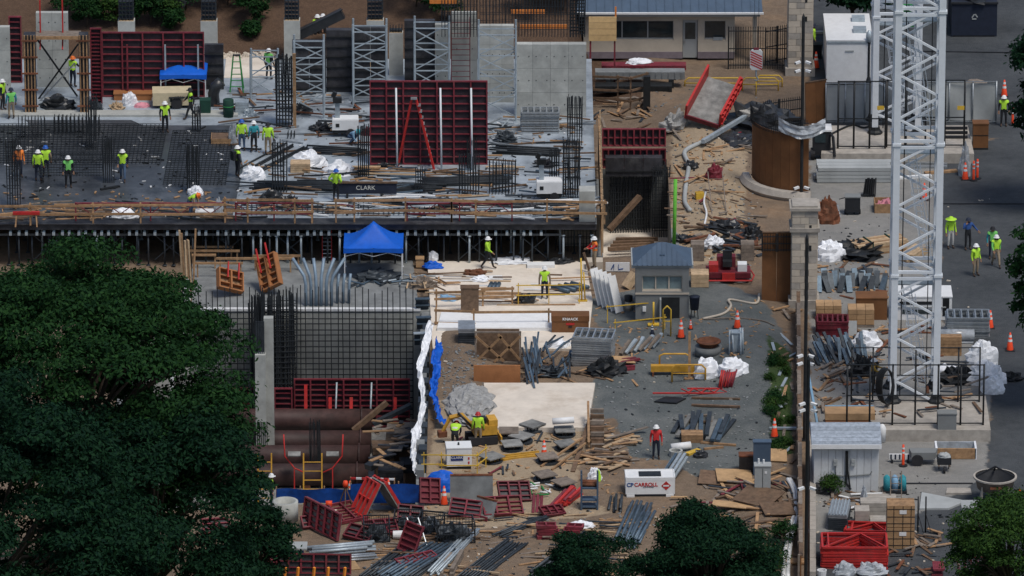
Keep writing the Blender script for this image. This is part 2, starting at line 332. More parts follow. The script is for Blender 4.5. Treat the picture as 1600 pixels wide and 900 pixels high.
# ================================================================ deck slab
dX0, dX1, dY0 = -38.0, G(932, 348, D).x, G(0, 350, D).y
deck = S('deck', MB().box(((dX0+dX1)/2, (dY0+YH)/2, D-.16), (dX1-dX0, YH-dY0, .32)), 'deck_concrete')
q = [G(a, b, D) for a, b in [(-60, 345), (362, 345), (380, 262), (368, 196), (-60, 196)]]
S('deck_sheathing', MB().prism([(p.x, p.y) for p in q], D, D+.012), 'deck_dark')
q = [G(a, b, D) for a, b in [(-80, 351.5), (931, 351.5), (931, 342), (-80, 342)]]
S('deck_edge_board', MB().prism([(p.x, p.y) for p in q], D+.001, D+.05), 'ply_dark')
for k, pts in enumerate([[(255, 290), (350, 290), (362, 205), (268, 205)], [(60, 208), (250, 208), (205, 188), (40, 188)]]):
    q = [G(a, b, D) for a, b in pts]; S('deck_patch', MB().prism([(p.x, p.y) for p in q], D+.013, D+.02+.003*k), 'deck_dark')
# raised strip of slab behind the sheathing
q = [G(a, b, D) for a, b in [(-80, 183), (372, 183), (372, 175), (-80, 175)]]; S('slab_step', MB().prism([(p.x, p.y) for p in q], D, D+.12), 'concrete')
# shoring under the deck: joist ends and posts
sh = T('deck_shoring', 'rows of steel posts and pale beam ends carrying the front edge of the deck', 'shoring', (0, dY0, 0))
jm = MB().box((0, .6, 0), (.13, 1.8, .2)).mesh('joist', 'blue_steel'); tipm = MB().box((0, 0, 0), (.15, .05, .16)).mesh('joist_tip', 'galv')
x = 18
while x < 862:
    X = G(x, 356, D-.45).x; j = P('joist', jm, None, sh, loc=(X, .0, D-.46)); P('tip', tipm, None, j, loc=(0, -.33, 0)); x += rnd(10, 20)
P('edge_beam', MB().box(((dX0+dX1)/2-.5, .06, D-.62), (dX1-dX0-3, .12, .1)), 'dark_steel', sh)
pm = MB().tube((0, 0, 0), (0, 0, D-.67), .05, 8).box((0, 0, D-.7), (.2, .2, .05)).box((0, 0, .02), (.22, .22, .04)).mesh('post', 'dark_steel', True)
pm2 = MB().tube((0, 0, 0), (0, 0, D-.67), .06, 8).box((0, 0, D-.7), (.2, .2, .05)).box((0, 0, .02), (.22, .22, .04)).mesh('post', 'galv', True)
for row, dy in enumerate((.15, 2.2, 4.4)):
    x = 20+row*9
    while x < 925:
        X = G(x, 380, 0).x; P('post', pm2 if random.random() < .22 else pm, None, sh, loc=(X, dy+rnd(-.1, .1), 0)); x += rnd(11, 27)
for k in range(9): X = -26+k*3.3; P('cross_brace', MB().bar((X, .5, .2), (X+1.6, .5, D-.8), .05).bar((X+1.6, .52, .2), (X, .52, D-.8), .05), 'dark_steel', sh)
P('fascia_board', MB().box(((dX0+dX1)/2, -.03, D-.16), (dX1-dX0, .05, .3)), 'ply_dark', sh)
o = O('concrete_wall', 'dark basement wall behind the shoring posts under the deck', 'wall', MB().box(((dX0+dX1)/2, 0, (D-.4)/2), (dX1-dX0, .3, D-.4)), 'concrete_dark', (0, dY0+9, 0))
# ================================================================ concrete floors on the lower level
def floor_sheet(name, pts, h, mat, z=0):
    q = [G(a, b, z+h) for a, b in pts]; return S(name, MB().prism([(p.x, p.y) for p in q], z-.3, z+h), mat)
floor_sheet('lower_slab', [(300, 484), (655, 484), (645, 407), (300, 407)], .1, 'concrete_dark')
floor_sheet('pale_slab', [(676, 545), (918, 545), (926, 470), (915, 408), (668, 408)], .16, 'cream')
floor_sheet('pale_slab_step', [(683, 512), (918, 512), (915, 486), (690, 486)], .34, 'insulation')
floor_sheet('pale_ramp', [(764, 668), (918, 668), (930, 598), (756, 598)], .22, 'cream')
o = O('rock_outcrop', 'rough grey broken rock bank left of the pale concrete ramp', 'rock', MB().heap(1.3, 3.0, .5, 5, 40, 14, .28, 3), 'rock', GG(735, 635))
# crane pads
for nm, pts, h in (('crane_pad', [(1283, 240), (1522, 240), (1512, 196), (1290, 196)], .55), ('crane_pad', [(1372, 672), (1548, 672), (1540, 618), (1330, 618)], .6)):
    q = [G(a, b, h) for a, b in pts]; S(nm, MB().prism([(p.x, p.y) for p in q], -.1, h), 'block')
# pavement joints and kerb on the plaza
for a, b in (((1470, 318), (1600, 318)), ((1440, 80), (1600, 82)), ((1400, 755), (1520, 755))):
    p, q = G(*a, .008), G(*b, .008); S('pavement_joint', MB().bar(p, q, .1, .03), 'charcoal')
p, q = G(1268, 52, .0), G(1345, 52, .0); S('kerb', MB().bar((p.x, p.y, .06), (q.x, q.y, .06), .25, .14), 'block')
p, q = G(350, 122, D), G(432, 124, D); S('path', MB().prism([(p.x, p.y), (q.x, p.y), (q.x, p.y+4), (p.x, p.y+4)], D, D+.03), 'cream')
# ================================================================ builders
def panel(name, label, w, h, loc, rot=None, rz=0, frame='red', face='ply_wine', ribs=.36, verts=1.15, cat='formwork', group=None, d=.14, back=True):
    """wall form panel, standing along local X, ribs towards -Y"""
    t = T(name, label, cat, loc, rz, group, rot); f = .07
    P('plywood', MB().box((0, d/2+.013, h/2), (w-.01, .022, h-.01)), face, t)
    m = MB()
    for x in (-w/2+f/2, w/2-f/2): m.box((x, 0, h/2), (f, d, h))
    for z in (f/2, h-f/2): m.box((0, .002, z), (w-2*f, d-.004, f))
    P('frame', m, frame, t); m = MB(); z = ribs
    while z < h-ribs*.5: m.box((0, .025, z), (w-2*f, d*.6, .06)); z += ribs
    if m.v: P('rib', m, frame, t)
    n = max(1, int(w/verts))
    for k in range(1, n): P('stiffener', MB().box((-w/2+w*k/n, -.012, h/2), (.085, d+.02, h-2*f-.01)), frame, t)
    return t
def plank(label, group, a, b, mat='wood', w=.16, h=.05, name='plank', cat='plank', dz=.0):
    """single board from point to point"""
    a = Vector(a)+Vector((0, 0, h/2+dz)); b = Vector(b)+Vector((0, 0, h/2+dz)); c = (a+b)/2
    return O(name, label, cat, MB().bar(a-c, b-c, w, h), mat, c, group=group)
UNIT = {}; REST = {}
def unit(mat, w, h, kind='box'):
    k = (mat, w, h, kind)
    if k not in UNIT: UNIT[k] = (MB().box((0, 0, h/2), (1, w, h)) if kind == 'box' else MB().tube((-.5, 0, h), (.5, 0, h), h, 6)).mesh('piece', mat)
    return UNIT[k]
def scatter(name, label, cat, group, rect, n, lens, mats, w=.15, h=.045, z=None, ang=(-90, 90), kind='box', seed=1):
    r = random.Random(seed)
    for i in range(n):
        p = L(r.uniform(rect[0], rect[2]), r.uniform(rect[1], rect[3]), z); mt = r.choice(mats)
        if z is None and (shX0-.3 < p.x < shX1+.3 and shY0-.3 < p.y < shY1+.3 or pitX0 < p.x < pitX1 and pitY0 < p.y < pitY1): continue
        a = math.radians(r.uniform(*ang)); ln = r.uniform(*lens); p = p+Vector((0, 0, .01+.06*(i % 3)))
        if i < 10: O(name, label, cat, unit(mt, w, h, kind), None, p, a, group, scale=(ln, 1, 1))
        else: REST.setdefault((mt, kind), MB()).box((p.x, p.y, p.z+h/2), (ln, w if kind == 'box' else h*2, h), (r.uniform(-.03, .03), r.uniform(-.06, .06), a))
def bundle(name, label, cat, a, b, n, r, mat, spread, z=None, group=None, tubes=True, part='bar', seed=0, layers=2):
    """parallel bars lying on the ground from pixel a to pixel b"""
    rr = random.Random(seed+len(label)); A = L(*a, z); Bp = L(*b, z); c = (A+Bp)/2; t = T(name, label, cat, c, 0, group)
    dv = (Bp-A); nrm = Vector((-dv.y, dv.x, 0)).normalized()
    for i in range(n):
        ly = i % layers; off = nrm*(((i//layers)+.5)/max(1, n//layers)-.5)*spread; e = dv.normalized()
        p0 = A-c+off+e*rr.uniform(-.3, .3)+nrm*rr.uniform(-.05, .05); p1 = Bp-c+off+e*rr.uniform(-.3, .3)+nrm*rr.uniform(-.08, .08)
        up = Vector((0, 0, r+ly*r*1.9))
        P(part, MB().tube(p0+up, p1+up, r, 7) if tubes else MB().bar(p0+up, p1+up, r*2, r*1.9), mat, t, tubes)
    return t
def cage(name, label, p, w, d, h, nx=4, ny=2, r=.022, ties=.0, mat='rebar', lean=.02, group='rebar starter cages', seed=0):
    rr = random.Random(seed); m = MB()
    for i in range(nx):
        for j in range(ny):
            x = -w/2+w*i/max(1, nx-1); y = -d/2+d*j/max(1, ny-1); hh = h*rr.uniform(.93, 1.02)
            m.bar((x, y, 0), (x+rr.uniform(-lean, lean)*h, y, hh), r*2)
    t = T(name, label, 'rebar cage', p, rr.uniform(-.1, .1), group); P('upright_bars', m, mat, t)
    if ties:
        m = MB(); z = ties
        while z < h*.93:
            m.bar((-w/2, -d/2-r, z), (w/2, -d/2-r, z), r*1.3); m.bar((-w/2, d/2+r, z), (w/2, d/2+r, z), r*1.3)
            m.bar((-w/2-r, -d/2, z), (-w/2-r, d/2, z), r*1.3); m.bar((w/2+r, -d/2, z), (w/2+r, d/2, z), r*1.3); z += ties
        P('ties', m, mat, t)
    return t
def mat_grid(name, label, pts, z, sp, r=.018, mat='rebar', n=(20, 10)):
    q = [G(a, b, z) for a, b in pts]; c = sum(q, Vector())/4; m = MB()
    def at(u, v): return (q[0]*(1-u)+q[1]*u)*(1-v)+(q[3]*(1-u)+q[2]*u)*v-c
    for i in range(n[0]+1): m.bar(at(i/n[0], 0)+Vector((0, 0, r)), at(i/n[0], 1)+Vector((0, 0, r)), 2*r)
    for j in range(n[1]+1): m.bar(at(0, j/n[1])+Vector((0, 0, 3*r)), at(1, j/n[1])+Vector((0, 0, 3*r)), 2*r)
    return O(name, label, 'rebar mat', m, mat, c+Vector((0, 0, .04)))
def heap(name, label, px, py, wpx, hpx, mat, z=None, d=None, cat='tarp', seed=0, group=None, rough=.35, sharp=2.2):
    p = L(px, py, z); s = scale_at(p); w_ = wpx/s; d = d or w_*.6
    h = max(.15, (hpx/s-d*SD*.6)/CD)
    return O(name, label, cat, MB().heap(w_/2, d/2, h, seed, 22, 9, rough, sharp), mat, p+Vector((0, d*.35, 0)), rnd(-.2, .2), group)
def cone(label, px, py, z=None, h=.75, mat='cone_orange', band='white'):
    t = T('traffic_cone', label, 'cone', L(px, py, z), 0, 'traffic cones')
    P('base', MB().box((0, 0, .02), (h*.5, h*.5, .04)), 'black', t)
    P('body', MB().lathe([(h*.19, .041), (h*.04, h), (0, h)], 14), mat, t, True)
    for a in (.5, .75): P('band', MB().lathe([(h*(.19-.15*a)+.012, h*a), (h*(.19-.15*(a+.13))+.012, h*(a+.13))], 14), band, t, True)
    return t
def tube_marker(label, px, py, h=1.15):
    t = T('delineator_post', label, 'delineator', L(px, py), 0, 'delineator posts')
    P('base', MB().lathe([(.24, 0), (.22, .06), (.07, .08), (0, .08)], 12), 'black', t); P('body', MB().lathe([(.075, .08), (.055, h), (0, h)], 10), 'cone_orange', t, True)
    for a in (.6, .8): P('band', MB().lathe([(.075, h*a), (.073, h*(a+.08))], 10), 'white', t, True)
def rail(name, label, pts, z=None, h=1.05, mids=(.5,), mat='wood', post=.09, rw=.13, railmat=None, cat='guard rail', rz0=0):
    ps = [L(a, b, z) for a, b in pts]; c = ps[0].copy(); t = T(name, label, cat, c)
    for p in ps: P('post', MB().box((p.x-c.x+rnd(-.03, .03), p.y-c.y, p.z-c.z+(h+.12)/2), (post, post, h+.12)), mat, t)
    for a, b in zip(ps, ps[1:]):
        for f in (1,)+tuple(mids):
            u = Vector((0, -post*.5-.03, h*f+rnd(-.05, .05)))
            ex = (b-a).normalized()*.12; P('rail', MB().bar(a-c+u-ex, b-c+u+ex, .045, rw), railmat or mat, t)
    return t
def frame_fence(label, x0, x1, y1, h, z=None, n=4, mids=(.33, .66), r=.03, mat='black', name='safety_fence', fab=None, depth=0):
    a, b = L(x0, y1, z), L(x1, y1-depth, z); t = T(name, label, 'fence', a); v = b-a; ln = v.length
    for i in range(n+1): p = v*i/n; P('post', MB().tube((p.x, p.y, 0), (p.x, p.y, h), r*1.4, 8), mat, t, True)
    for f in (.04, 1)+tuple(mids): P('rail', MB().bar((0, -.045, h*f-.02), (v.x, v.y-.045, h*f-.02), r*1.5), mat, t)
    if fab:
        fm = MB().sheet(lambda u, q: (v.x*u, v.y*u+.06+.05*math.sin(u*ln*2.3+q*3), h*(.05+.9*q)), int(ln*4), 5); P('fabric', fm, fab, t, True)
    return t
def crate_box(name, label, x0, y0, x1, y1, d, mat, z=None, rz=0, cat='box', lid=None, group=None, lidh=.06):
    p, w_, h = RC(x0, y0, x1, y1, z, d); t = T(name, label, cat, p, rz, group)
    P('body', MB().box((0, 0, (h-lidh)/2), (w_, d, h-lidh)), mat, t); P('lid', MB().box((0, 0, h-lidh/2), (w_+.06, d+.06, lidh)), lid or mat, t)
    return t, w_, h, d
def slats_box(label, x0, y0, x1, y1, d, mat, z=None, rz=0, n=5, name='timber_crate', cat='crate', group=None, top=True):
    p, w_, h = RC(x0, y0, x1, y1, z, d); t = T(name, label, cat, p, rz, group); P('core', MB().box((0, 0, h/2), (w_-.06, d-.06, h-.04)), 'wood_old', t)
    for i in range(n):
        zz = h*(i+.5)/n; hh = h/n-.015
        P('slat', MB().box((0, -d/2, zz), (w_, .03, hh)), mat, t); P('slat', MB().box((w_/2, 0.02, zz), (.03, d-.04, hh)), mat, t); P('slat', MB().box((-w_/2, 0.02, zz), (.03, d-.04, hh)), mat, t)
    if top:
        for i in range(n): P('slat', MB().box((0, -d/2+d*(i+.5)/n, h-.005), (w_, d/n-.015, .03)), mat, t)
    return t
def frames_stack(label, x0, y0, x1, y1, d, n, mat, z=None, rz=0, group='stacked scaffold frames', name='scaffold_frame'):
    """every frame of the stack is a thing"""
    p, w_, h = RC(x0, y0, x1, y1, z, d); dz = h/n; r = min(.045, dz*.42)
    m = MB()
    for y in (-d/2, d/2): m.bar((-w_/2, y, r), (w_/2, y, r), r*2)
    for i in range(7): x = -w_/2+w_*i/6; m.bar((x, -d/2, r), (x, d/2, r), r*1.7)
    me = m.mesh(name, mat)
    for i in range(n): O(name, label+', '+ORD[i]+' from the bottom', 'scaffold frame', me, None, p+Vector((rnd(-.05, .05), rnd(-.05, .05), i*dz)), rz+rnd(-.03, .03), group)
def ladder(name, label, a, b, w_, mat, rungs=None, r=.035, rmat=None):
    a, b = Vector(a), Vector(b); t = T(name, label, 'ladder', a); v = b-a; n = rungs or int(v.length/.3)
    for s_ in (-1, 1): P('stile', MB().bar((s_*w_/2, 0, 0), (v.x+s_*w_/2, v.y, v.z), r*1.4, r*2), mat, t)
    for i in range(1, n): q = v*i/n; P('rung', MB().tube(q-Vector((w_/2, 0, 0)), q+Vector((w_/2, 0, 0)), r*.55, 6), rmat or mat, t)
    return t
def shore_tower(label, x0, y0, x1, y1, z, d=1.2, mat='galv', bays=3):
    p, w_, h = RC(x0, y0, x1, y1, z, 0); p.y += d/2; t = T('shoring_tower', label, 'scaffold', p, 0, 'shoring towers')
    for sx in (-1, 1):
        for sy in (-1, 1): P('leg', MB().tube((sx*w_/2, sy*d/2, 0), (sx*w_/2, sy*d/2, h), .06, 8).box((sx*w_/2, sy*d/2, .02), (.25, .25, .04)), mat, t, False)
    bh = h*.86/bays
    for k in range(bays):
        for sy in (-1, 1):
            z0, z1 = .3+k*bh, .3+(k+1)*bh-.15
            e = 1 if (k+(sy > 0)) % 2 else -1; m = MB().bar((-e*w_/2, sy*d/2, z0), (e*w_/2, sy*d/2, z1), .055).bar((-w_/2, sy*d/2, z1+.1), (w_/2, sy*d/2, z1+.1), .06)
            P('brace', m, mat, t)
    return t
def canopy(label, x0, ytop, x1, yeave, ybase, z, mat, d=2.2, peak=.55):
    p = L((x0+x1)/2, ybase, z); s = scale_at(p); w_ = (x1-x0)/s; eh = (ybase-yeave)/s/CD; p = p+Vector((0, d/2, 0))
    t = T('canopy_tent', label, 'canopy', p, 0, 'blue canopies'); hw, hd = w_/2, d/2
    ph = max(.3, ((yeave-ytop)/s-d/2*SD)/CD)
    def roof(u, v):
        x, y = (u*2-1), (v*2-1); k = max(abs(x), abs(y)); return (x*hw, y*hd, eh+ph*(1-k)**(1/peak if peak < 1 else peak)-.05*(1-abs(x))*(abs(y) > .99)*4*abs(x))
    P('roof', MB().sheet(roof, 20, 20), mat, t, True)
    m = MB()
    for a, b in (((-hw, -hd), (hw, -hd)), ((hw, -hd), (hw, hd)), ((hw, hd), (-hw, hd)), ((-hw, hd), (-hw, -hd))):
        m.sheet(lambda u, v, a=a, b=b: (a[0]+(b[0]-a[0])*u, a[1]+(b[1]-a[1])*u, eh-.02-v*(.28-.06*math.sin(u*math.pi))), 10, 1)
    P('valance', m, mat, t)
    for sx in (-1, 1):
        for sy in (-1, 1): P('leg', MB().bar((sx*(hw-.06), sy*(hd-.06), 0), (sx*(hw-.06), sy*(hd-.06), eh-.02), .05).box((sx*(hw-.06), sy*(hd-.06), .01), (.13, .13, .02)), 'white', t)
    for sy in (-1, 1):
        m = MB()
        for k in (-1, 1): m.bar((k*hw*.97, sy*(hd-.1), eh-.1), (0, sy*(hd-.1), eh-.5), .03).bar((k*hw*.97, sy*(hd-.1), eh-.5), (0, sy*(hd-.1), eh-.1), .03)
        P('truss', m, 'white', t)
    return t
# ---------------------------------------------------------------- people
BONES = [('pelvis', 'spine', 2), ('spine', 'chest', 1), ('chest', 'neck', 1), ('neck', 'head', 0), ('head', 'top', 0)]
for s_ in 'lr': BONES += [('chest', 'sh'+s_, 1), ('sh'+s_, 'el'+s_, 1), ('el'+s_, 'wr'+s_, 1), ('wr'+s_, 'ha'+s_, 0), ('pelvis', 'hi'+s_, 2), ('hi'+s_, 'kn'+s_, 2), ('kn'+s_, 'an'+s_, 2), ('an'+s_, 'to'+s_, 3)]
RAD = dict(pelvis=.15, spine=.14, chest=.155, neck=.058, head=.098, top=.075, sh=.085, el=.055, wr=.04, ha=.046, hi=.1, kn=.07, an=.05, to=.045)
def base_pose():
    j = dict(pelvis=(0, 0, .95), spine=(0, 0, 1.14), chest=(0, 0, 1.36), neck=(0, 0, 1.5), head=(0, -.02, 1.6), top=(0, -.015, 1.7))
    for s_, k in (('l', 1), ('r', -1)):
        j.update({'sh'+s_: (k*.2, 0, 1.42), 'el'+s_: (k*.27, .03, 1.14), 'wr'+s_: (k*.28, -.07, .9), 'ha'+s_: (k*.28, -.1, .81), 'hi'+s_: (k*.1, 0, .9), 'kn'+s_: (k*.12, -.03, .5), 'an'+s_: (k*.13, .02, .09), 'to'+s_: (k*.15, -.17, .045)})
    return j
def pose(kind):
    j = base_pose()
    if kind == 'walk':
        j.update(knl=(.11, -.17, .52), anl=(.11, -.28, .1), tol=(.12, -.46, .06), knr=(-.11, .08, .5), anr=(-.11, .33, .14), tor=(-.12, .2, .045), ell=(.26, .16, 1.16), wrl=(.25, .12, .92), hal=(.25, .1, .84), elr=(-.26, -.12, 1.16), wrr=(-.24, -.3, 1.0), har=(-.23, -.37, .95))
    if kind == 'hips':
        j.update(ell=(.4, .1, 1.18), wrl=(.22, -.05, 1.02), hal=(.17, -.11, 1.0), elr=(-.4, .1, 1.18), wrr=(-.22, -.05, 1.02), har=(-.17, -.11, 1.0))
    if kind == 'reach':
        j.update(ell=(.27, -.2, 1.24), wrl=(.2, -.43, 1.22), hal=(.18, -.52, 1.22), elr=(-.27, -.18, 1.2), wrr=(-.16, -.4, 1.12), har=(-.12, -.48, 1.12))
    if kind == 'phone':
        j.update(elr=(-.3, -.12, 1.2), wrr=(-.16, -.16, 1.46), har=(-.12, -.14, 1.54), ell=(.38, .02, 1.2), wrl=(.52, -.1, 1.02), hal=(.58, -.13, .96))
    if kind in ('bend', 'crouch'):
        pz = .9 if kind == 'bend' else .5; hz = .55 if kind == 'bend' else .42
        j['pelvis'] = (0, .12, pz)
        for a, dy, dz in (('spine', -.12, .12), ('chest', -.3, .25), ('neck', -.42, .3), ('head', -.52, .3), ('top', -.6, .33)): j[a] = (0, .12+dy, pz+dz)
        for s_, k in (('l', 1), ('r', -1)):
            j['sh'+s_] = (k*.2, -.24, pz+.25); j['el'+s_] = (k*.24, -.3, pz-.02); j['wr'+s_] = (k*.16, -.42, pz-.22); j['ha'+s_] = (k*.14, -.47, pz-.29); j['hi'+s_] = (k*.1, .1, pz-.04)
            if kind == 'crouch': j['kn'+s_] = (k*.16, -.26, .5); j['an'+s_] = (k*.15, .05, .1)
    return j
PEOPLE = {}
def body_meshes(kind):
    if kind in PEOPLE: return PEOPLE[kind]
    j = pose(kind); names = list(j); me = bpy.data.meshes.new('skel'); me.from_pydata([j[k] for k in names], [(names.index(a), names.index(b)) for a, b, _ in BONES], [])
    ob = bpy.data.objects.new('skel', me); COL.objects.link(ob); sk = ob.modifiers.new('s', 'SKIN'); sk.use_smooth_shade = True
    for i, k in enumerate(names):
        r = RAD[k] if k in RAD else RAD[k[:2]]; v = me.skin_vertices[0].data[i]; v.radius = (r, r*.82) if k in ('pelvis', 'spine', 'chest') else (r, r); v.use_root = (k == 'pelvis')
    ob.modifiers.new('u', 'SUBSURF').levels = 1
    bm = bpy.data.meshes.new_from_object(ob.evaluated_get(bpy.context.evaluated_depsgraph_get())); bpy.data.objects.remove(ob)
    vs = [v.co.copy() for v in bm.vertices]; fs = [tuple(p.vertices) for p in bm.polygons]; reg = []; vest_f = []
    def near(c):
        best = (9, None)
        for a, b, r in BONES:
            A, B_ = Vector(j[a]), Vector(j[b]); t = max(0, min(1, (c-A).dot(B_-A)/(B_-A).length_squared)); d = (c-A-(B_-A)*t).length
            if d < best[0]: best = (d, (a, b, r, t))
        return best[1]
    for i, p in enumerate(bm.polygons):
        a, b, r, t = near(p.center); rr = r
        if (a[:2], b[:2]) == ('kn', 'an') and t > .72: rr = 3
        reg.append(rr)
        if (a, b) in (('spine', 'chest'), ('chest', 'neck')) or (a == 'chest') or ((a, b) == ('pelvis', 'spine') and t > .3) or (a[:2] == 'sh' and t < .12): vest_f.append((i, a, t))
    mb = MB(); mb.add(vs, fs)
    nrm = [v.normal.copy() for v in bm.vertices]
    # fingers, nose and ears, all merged into the body surface
    for s_ in 'lr':
        W, Hn = Vector(j['wr'+s_]), Vector(j['ha'+s_]); dr = (Hn-W).normalized(); sd_ = dr.cross(Vector((0, 1, 0))).normalized()
        for k, ln in enumerate((.075, .085, .08, .062)):
            o_ = Hn+sd_*(k-1.5)*.021; n0 = len(mb.f); mb.path([o_-dr*.01, o_+dr*ln*.6, o_+dr*ln+Vector((0, -.012, -.01))], .0105, 5); reg += [0]*(len(mb.f)-n0)
        n0 = len(mb.f); o_ = W.lerp(Hn, .6); mb.path([o_, o_-sd_*.05+dr*.02+Vector((0, -.02, 0)), o_-sd_*.055+dr*.06+Vector((0, -.03, 0))], .012, 5); reg += [0]*(len(mb.f)-n0)
    hd, tp = Vector(j['head']), Vector(j['top']); up = (tp-hd).normalized(); fw = up.cross(Vector((1, 0, 0))).normalized(); fw = fw if fw.y < 0 or fw.z < 0 else -fw
    for c, r_ in ((hd+fw*.1, .018), (hd+Vector((.1, 0, 0)), .02), (hd+Vector((-.1, 0, 0)), .02)):
        n0 = len(mb.f); mb.lathe([(0, -r_), (r_, 0), (0, r_)], 5, c); reg += [0]*(len(mb.f)-n0)
    body = mb.mesh('body', None, True)
    for mt in ('skin', 'charcoal', 'navy', 'boots'): body.materials.append(MATS[mt])
    body.polygons.foreach_set('material_index', reg); body.update()
    vm = MB(); idx = {}; mi = []
    for i, a, t in vest_f:
        f = []
        for v in fs[i]:
            if v not in idx: idx[v] = len(vm.v); vm.v.append(tuple(vs[v]+nrm[v]*.016))
            f.append(idx[v])
        vm.f.append(tuple(f)); mi.append(1 if (a == 'spine' and .1 < t < .35) else 0)
    vest = vm.mesh('vest', None, True); vest.materials.append(MATS['lime']); vest.materials.append(MATS['reflect']); vest.polygons.foreach_set('material_index', mi)
    PEOPLE[kind] = (body, vest, hd, tp); return PEOPLE[kind]
HEL = MB().lathe([(.165, -.012), (.15, 0), (.132, .015), (.12, .07), (.08, .125), (0, .145)], 14).box((0, -.15, -.002), (.16, .1, .014)).mesh('helmet', 'white', True)
BRIM = MB().lathe([(.3, -.03), (.29, -.015), (.14, .01), (.12, .08), (.06, .12), (0, .125)], 16).mesh('helmet', 'lime', True)
def person(label, px, py, z, kind='stand', face=0, vest='lime', shirt='charcoal', pants='navy', hat='white', skin='skin', size=1.0, brim=False):
    body, vm, hd, tp = body_meshes(kind); p = L(px, py, z); t = T('person', label, 'person', p, math.radians(face), 'site workers'); t.scale = (size,)*3
    b = P('body', body, None, t)
    for i, mt in enumerate((skin, shirt, pants, 'boots')): b.material_slots[i].link = 'OBJECT'; b.material_slots[i].material = MATS[mt]
    if vest:
        v = P('vest', vm, None, t); v.material_slots[0].link = 'OBJECT'; v.material_slots[0].material = MATS[vest]
    if hat:
        h = P('helmet', BRIM if brim else HEL, None, t, loc=hd.lerp(tp, .45)); h.rotation_euler = (tp-hd).to_track_quat('Z', 'Y').to_euler() if abs((tp-hd).y) > .05 else (0, 0, 0)
        h.material_slots[0].link = 'OBJECT'; h.material_slots[0].material = MATS[hat]
    return t
# ---------------------------------------------------------------- trees
def tree(name, label, base, h, cr, ch, nclump, nleaf, mat, seed, leaf=.2, cbot=.25, group=None, cat='tree', trunk_r=.3, flat=.55, cl_r=1.5):
    g = np.random.default_rng(seed); t = T(name, label, cat, base, 0, group)
    zc = h-ch/2; pts = []
    m = MB(); m.path([(0, 0, -.05), (.1, .05, h*.3), (-.1, .1, h*.6), (0, 0, h*.85)], trunk_r, 9, trunk_r*.3)
    u = g.normal(size=(nclump, 3)); u /= np.linalg.norm(u, axis=1)[:, None]; u[:, 2] = np.where(u[:, 2] < -.75, -u[:, 2], u[:, 2])
    rad = g.uniform(.62, 1.0, nclump)**.6
    cc = np.stack([u[:, 0]*cr*rad, u[:, 1]*cr*rad, zc+u[:, 2]*ch/2*rad], -1); cc += g.normal(size=cc.shape)*cr*.06
    for k in range(0, nclump, max(1, nclump//26)):
        e = cc[k]; m.path([(0, 0, h*.35+.2*(e[2]-h*.35)), tuple(e*.5+np.array([0, 0, h*.28])), tuple(e)], trunk_r*.35, 6, .03)
    P('trunk', m, 'leaf_trunk', t, True)
    cr_ = cl_r*g.uniform(.6, 1.25, nclump); N = nclump*nleaf; ci = np.repeat(np.arange(nclump), nleaf)
    d = g.normal(size=(N, 3)); d /= np.linalg.norm(d, axis=1)[:, None]; d[:, 2] = np.where(d[:, 2] < -.2, -d[:, 2]*.6, d[:, 2]); rr = g.uniform(.35, 1, N)**.5
    pos = cc[ci]+d*(rr*cr_[ci])[:, None]*np.array([1, 1, flat])+g.normal(size=(N, 3))*.1
    nrm = d*.7+g.normal(size=(N, 3))*.55+np.array([0, 0, .45]); nrm /= np.linalg.norm(nrm, axis=1)[:, None]
    a = np.cross(nrm, g.normal(size=(N, 3))); a /= np.linalg.norm(a, axis=1)[:, None]; b = np.cross(nrm, a)
    s_ = leaf*g.uniform(.55, 1.3, N)[:, None]
    V = np.stack([pos+a*s_*.95, pos+b*s_*.42+nrm*s_*.1, pos-a*s_*.95, pos-b*s_*.42+nrm*s_*.1], 1).reshape(-1, 3)
    me = bpy.data.meshes.new('crown'); me.vertices.add(4*N); me.vertices.foreach_set('co', V.ravel()); me.loops.add(4*N); me.loops.foreach_set('vertex_index', np.arange(4*N)); me.polygons.add(N)
    me.polygons.foreach_set('loop_start', np.arange(0, 4*N, 4)); me.update(calc_edges=True); me.materials.append(MATS[mat]); P('crown', me, None, t)
    return t
# ================================================================ upper deck
def upright(name, label, cat, x0, y0, x1, y1, d, mat, z=D, group=None, extra=None):
    p, w_, h = RC(x0, y0, x1, y1, z, d); return O(name, label, cat, MB().box((0, 0, h/2), (w_, d, h)), mat, p, group=group), p, w_, h
def wallslab(label, x0, y0, x1, y1, d=.4, mat='concrete', z=D, joints=2, holes=True):
    """poured wall with board joints and tie holes"""
    p, w_, h = RC(x0, y0, x1, y1, z, d); t = T('concrete_wall', label, 'wall', p); n = joints+1; rows = max(1, round(h/1.25)); pw_ = w_/n; ph = h/rows
    for i in range(n):
        for k in range(rows): P('panel', MB().box((-w_/2+pw_*(i+.5), 0, ph*(k+.5)), (pw_-.012, d+rnd(-.01, .01), ph-.012)), mat, t)
    P('core', MB().box((0, 0, h/2-.01), (w_-.02, d-.04, h-.03)), 'concrete_dark', t)
    if holes:
        m = MB()
        for i in range(n):
            for k in range(rows):
                for sx in (-.3, .3): m.box((-w_/2+pw_*(i+.5+sx), -d/2-.004, ph*(k+.5)), (.05, .02, .05))
        P('tie_holes', m, 'black', t)
    return t
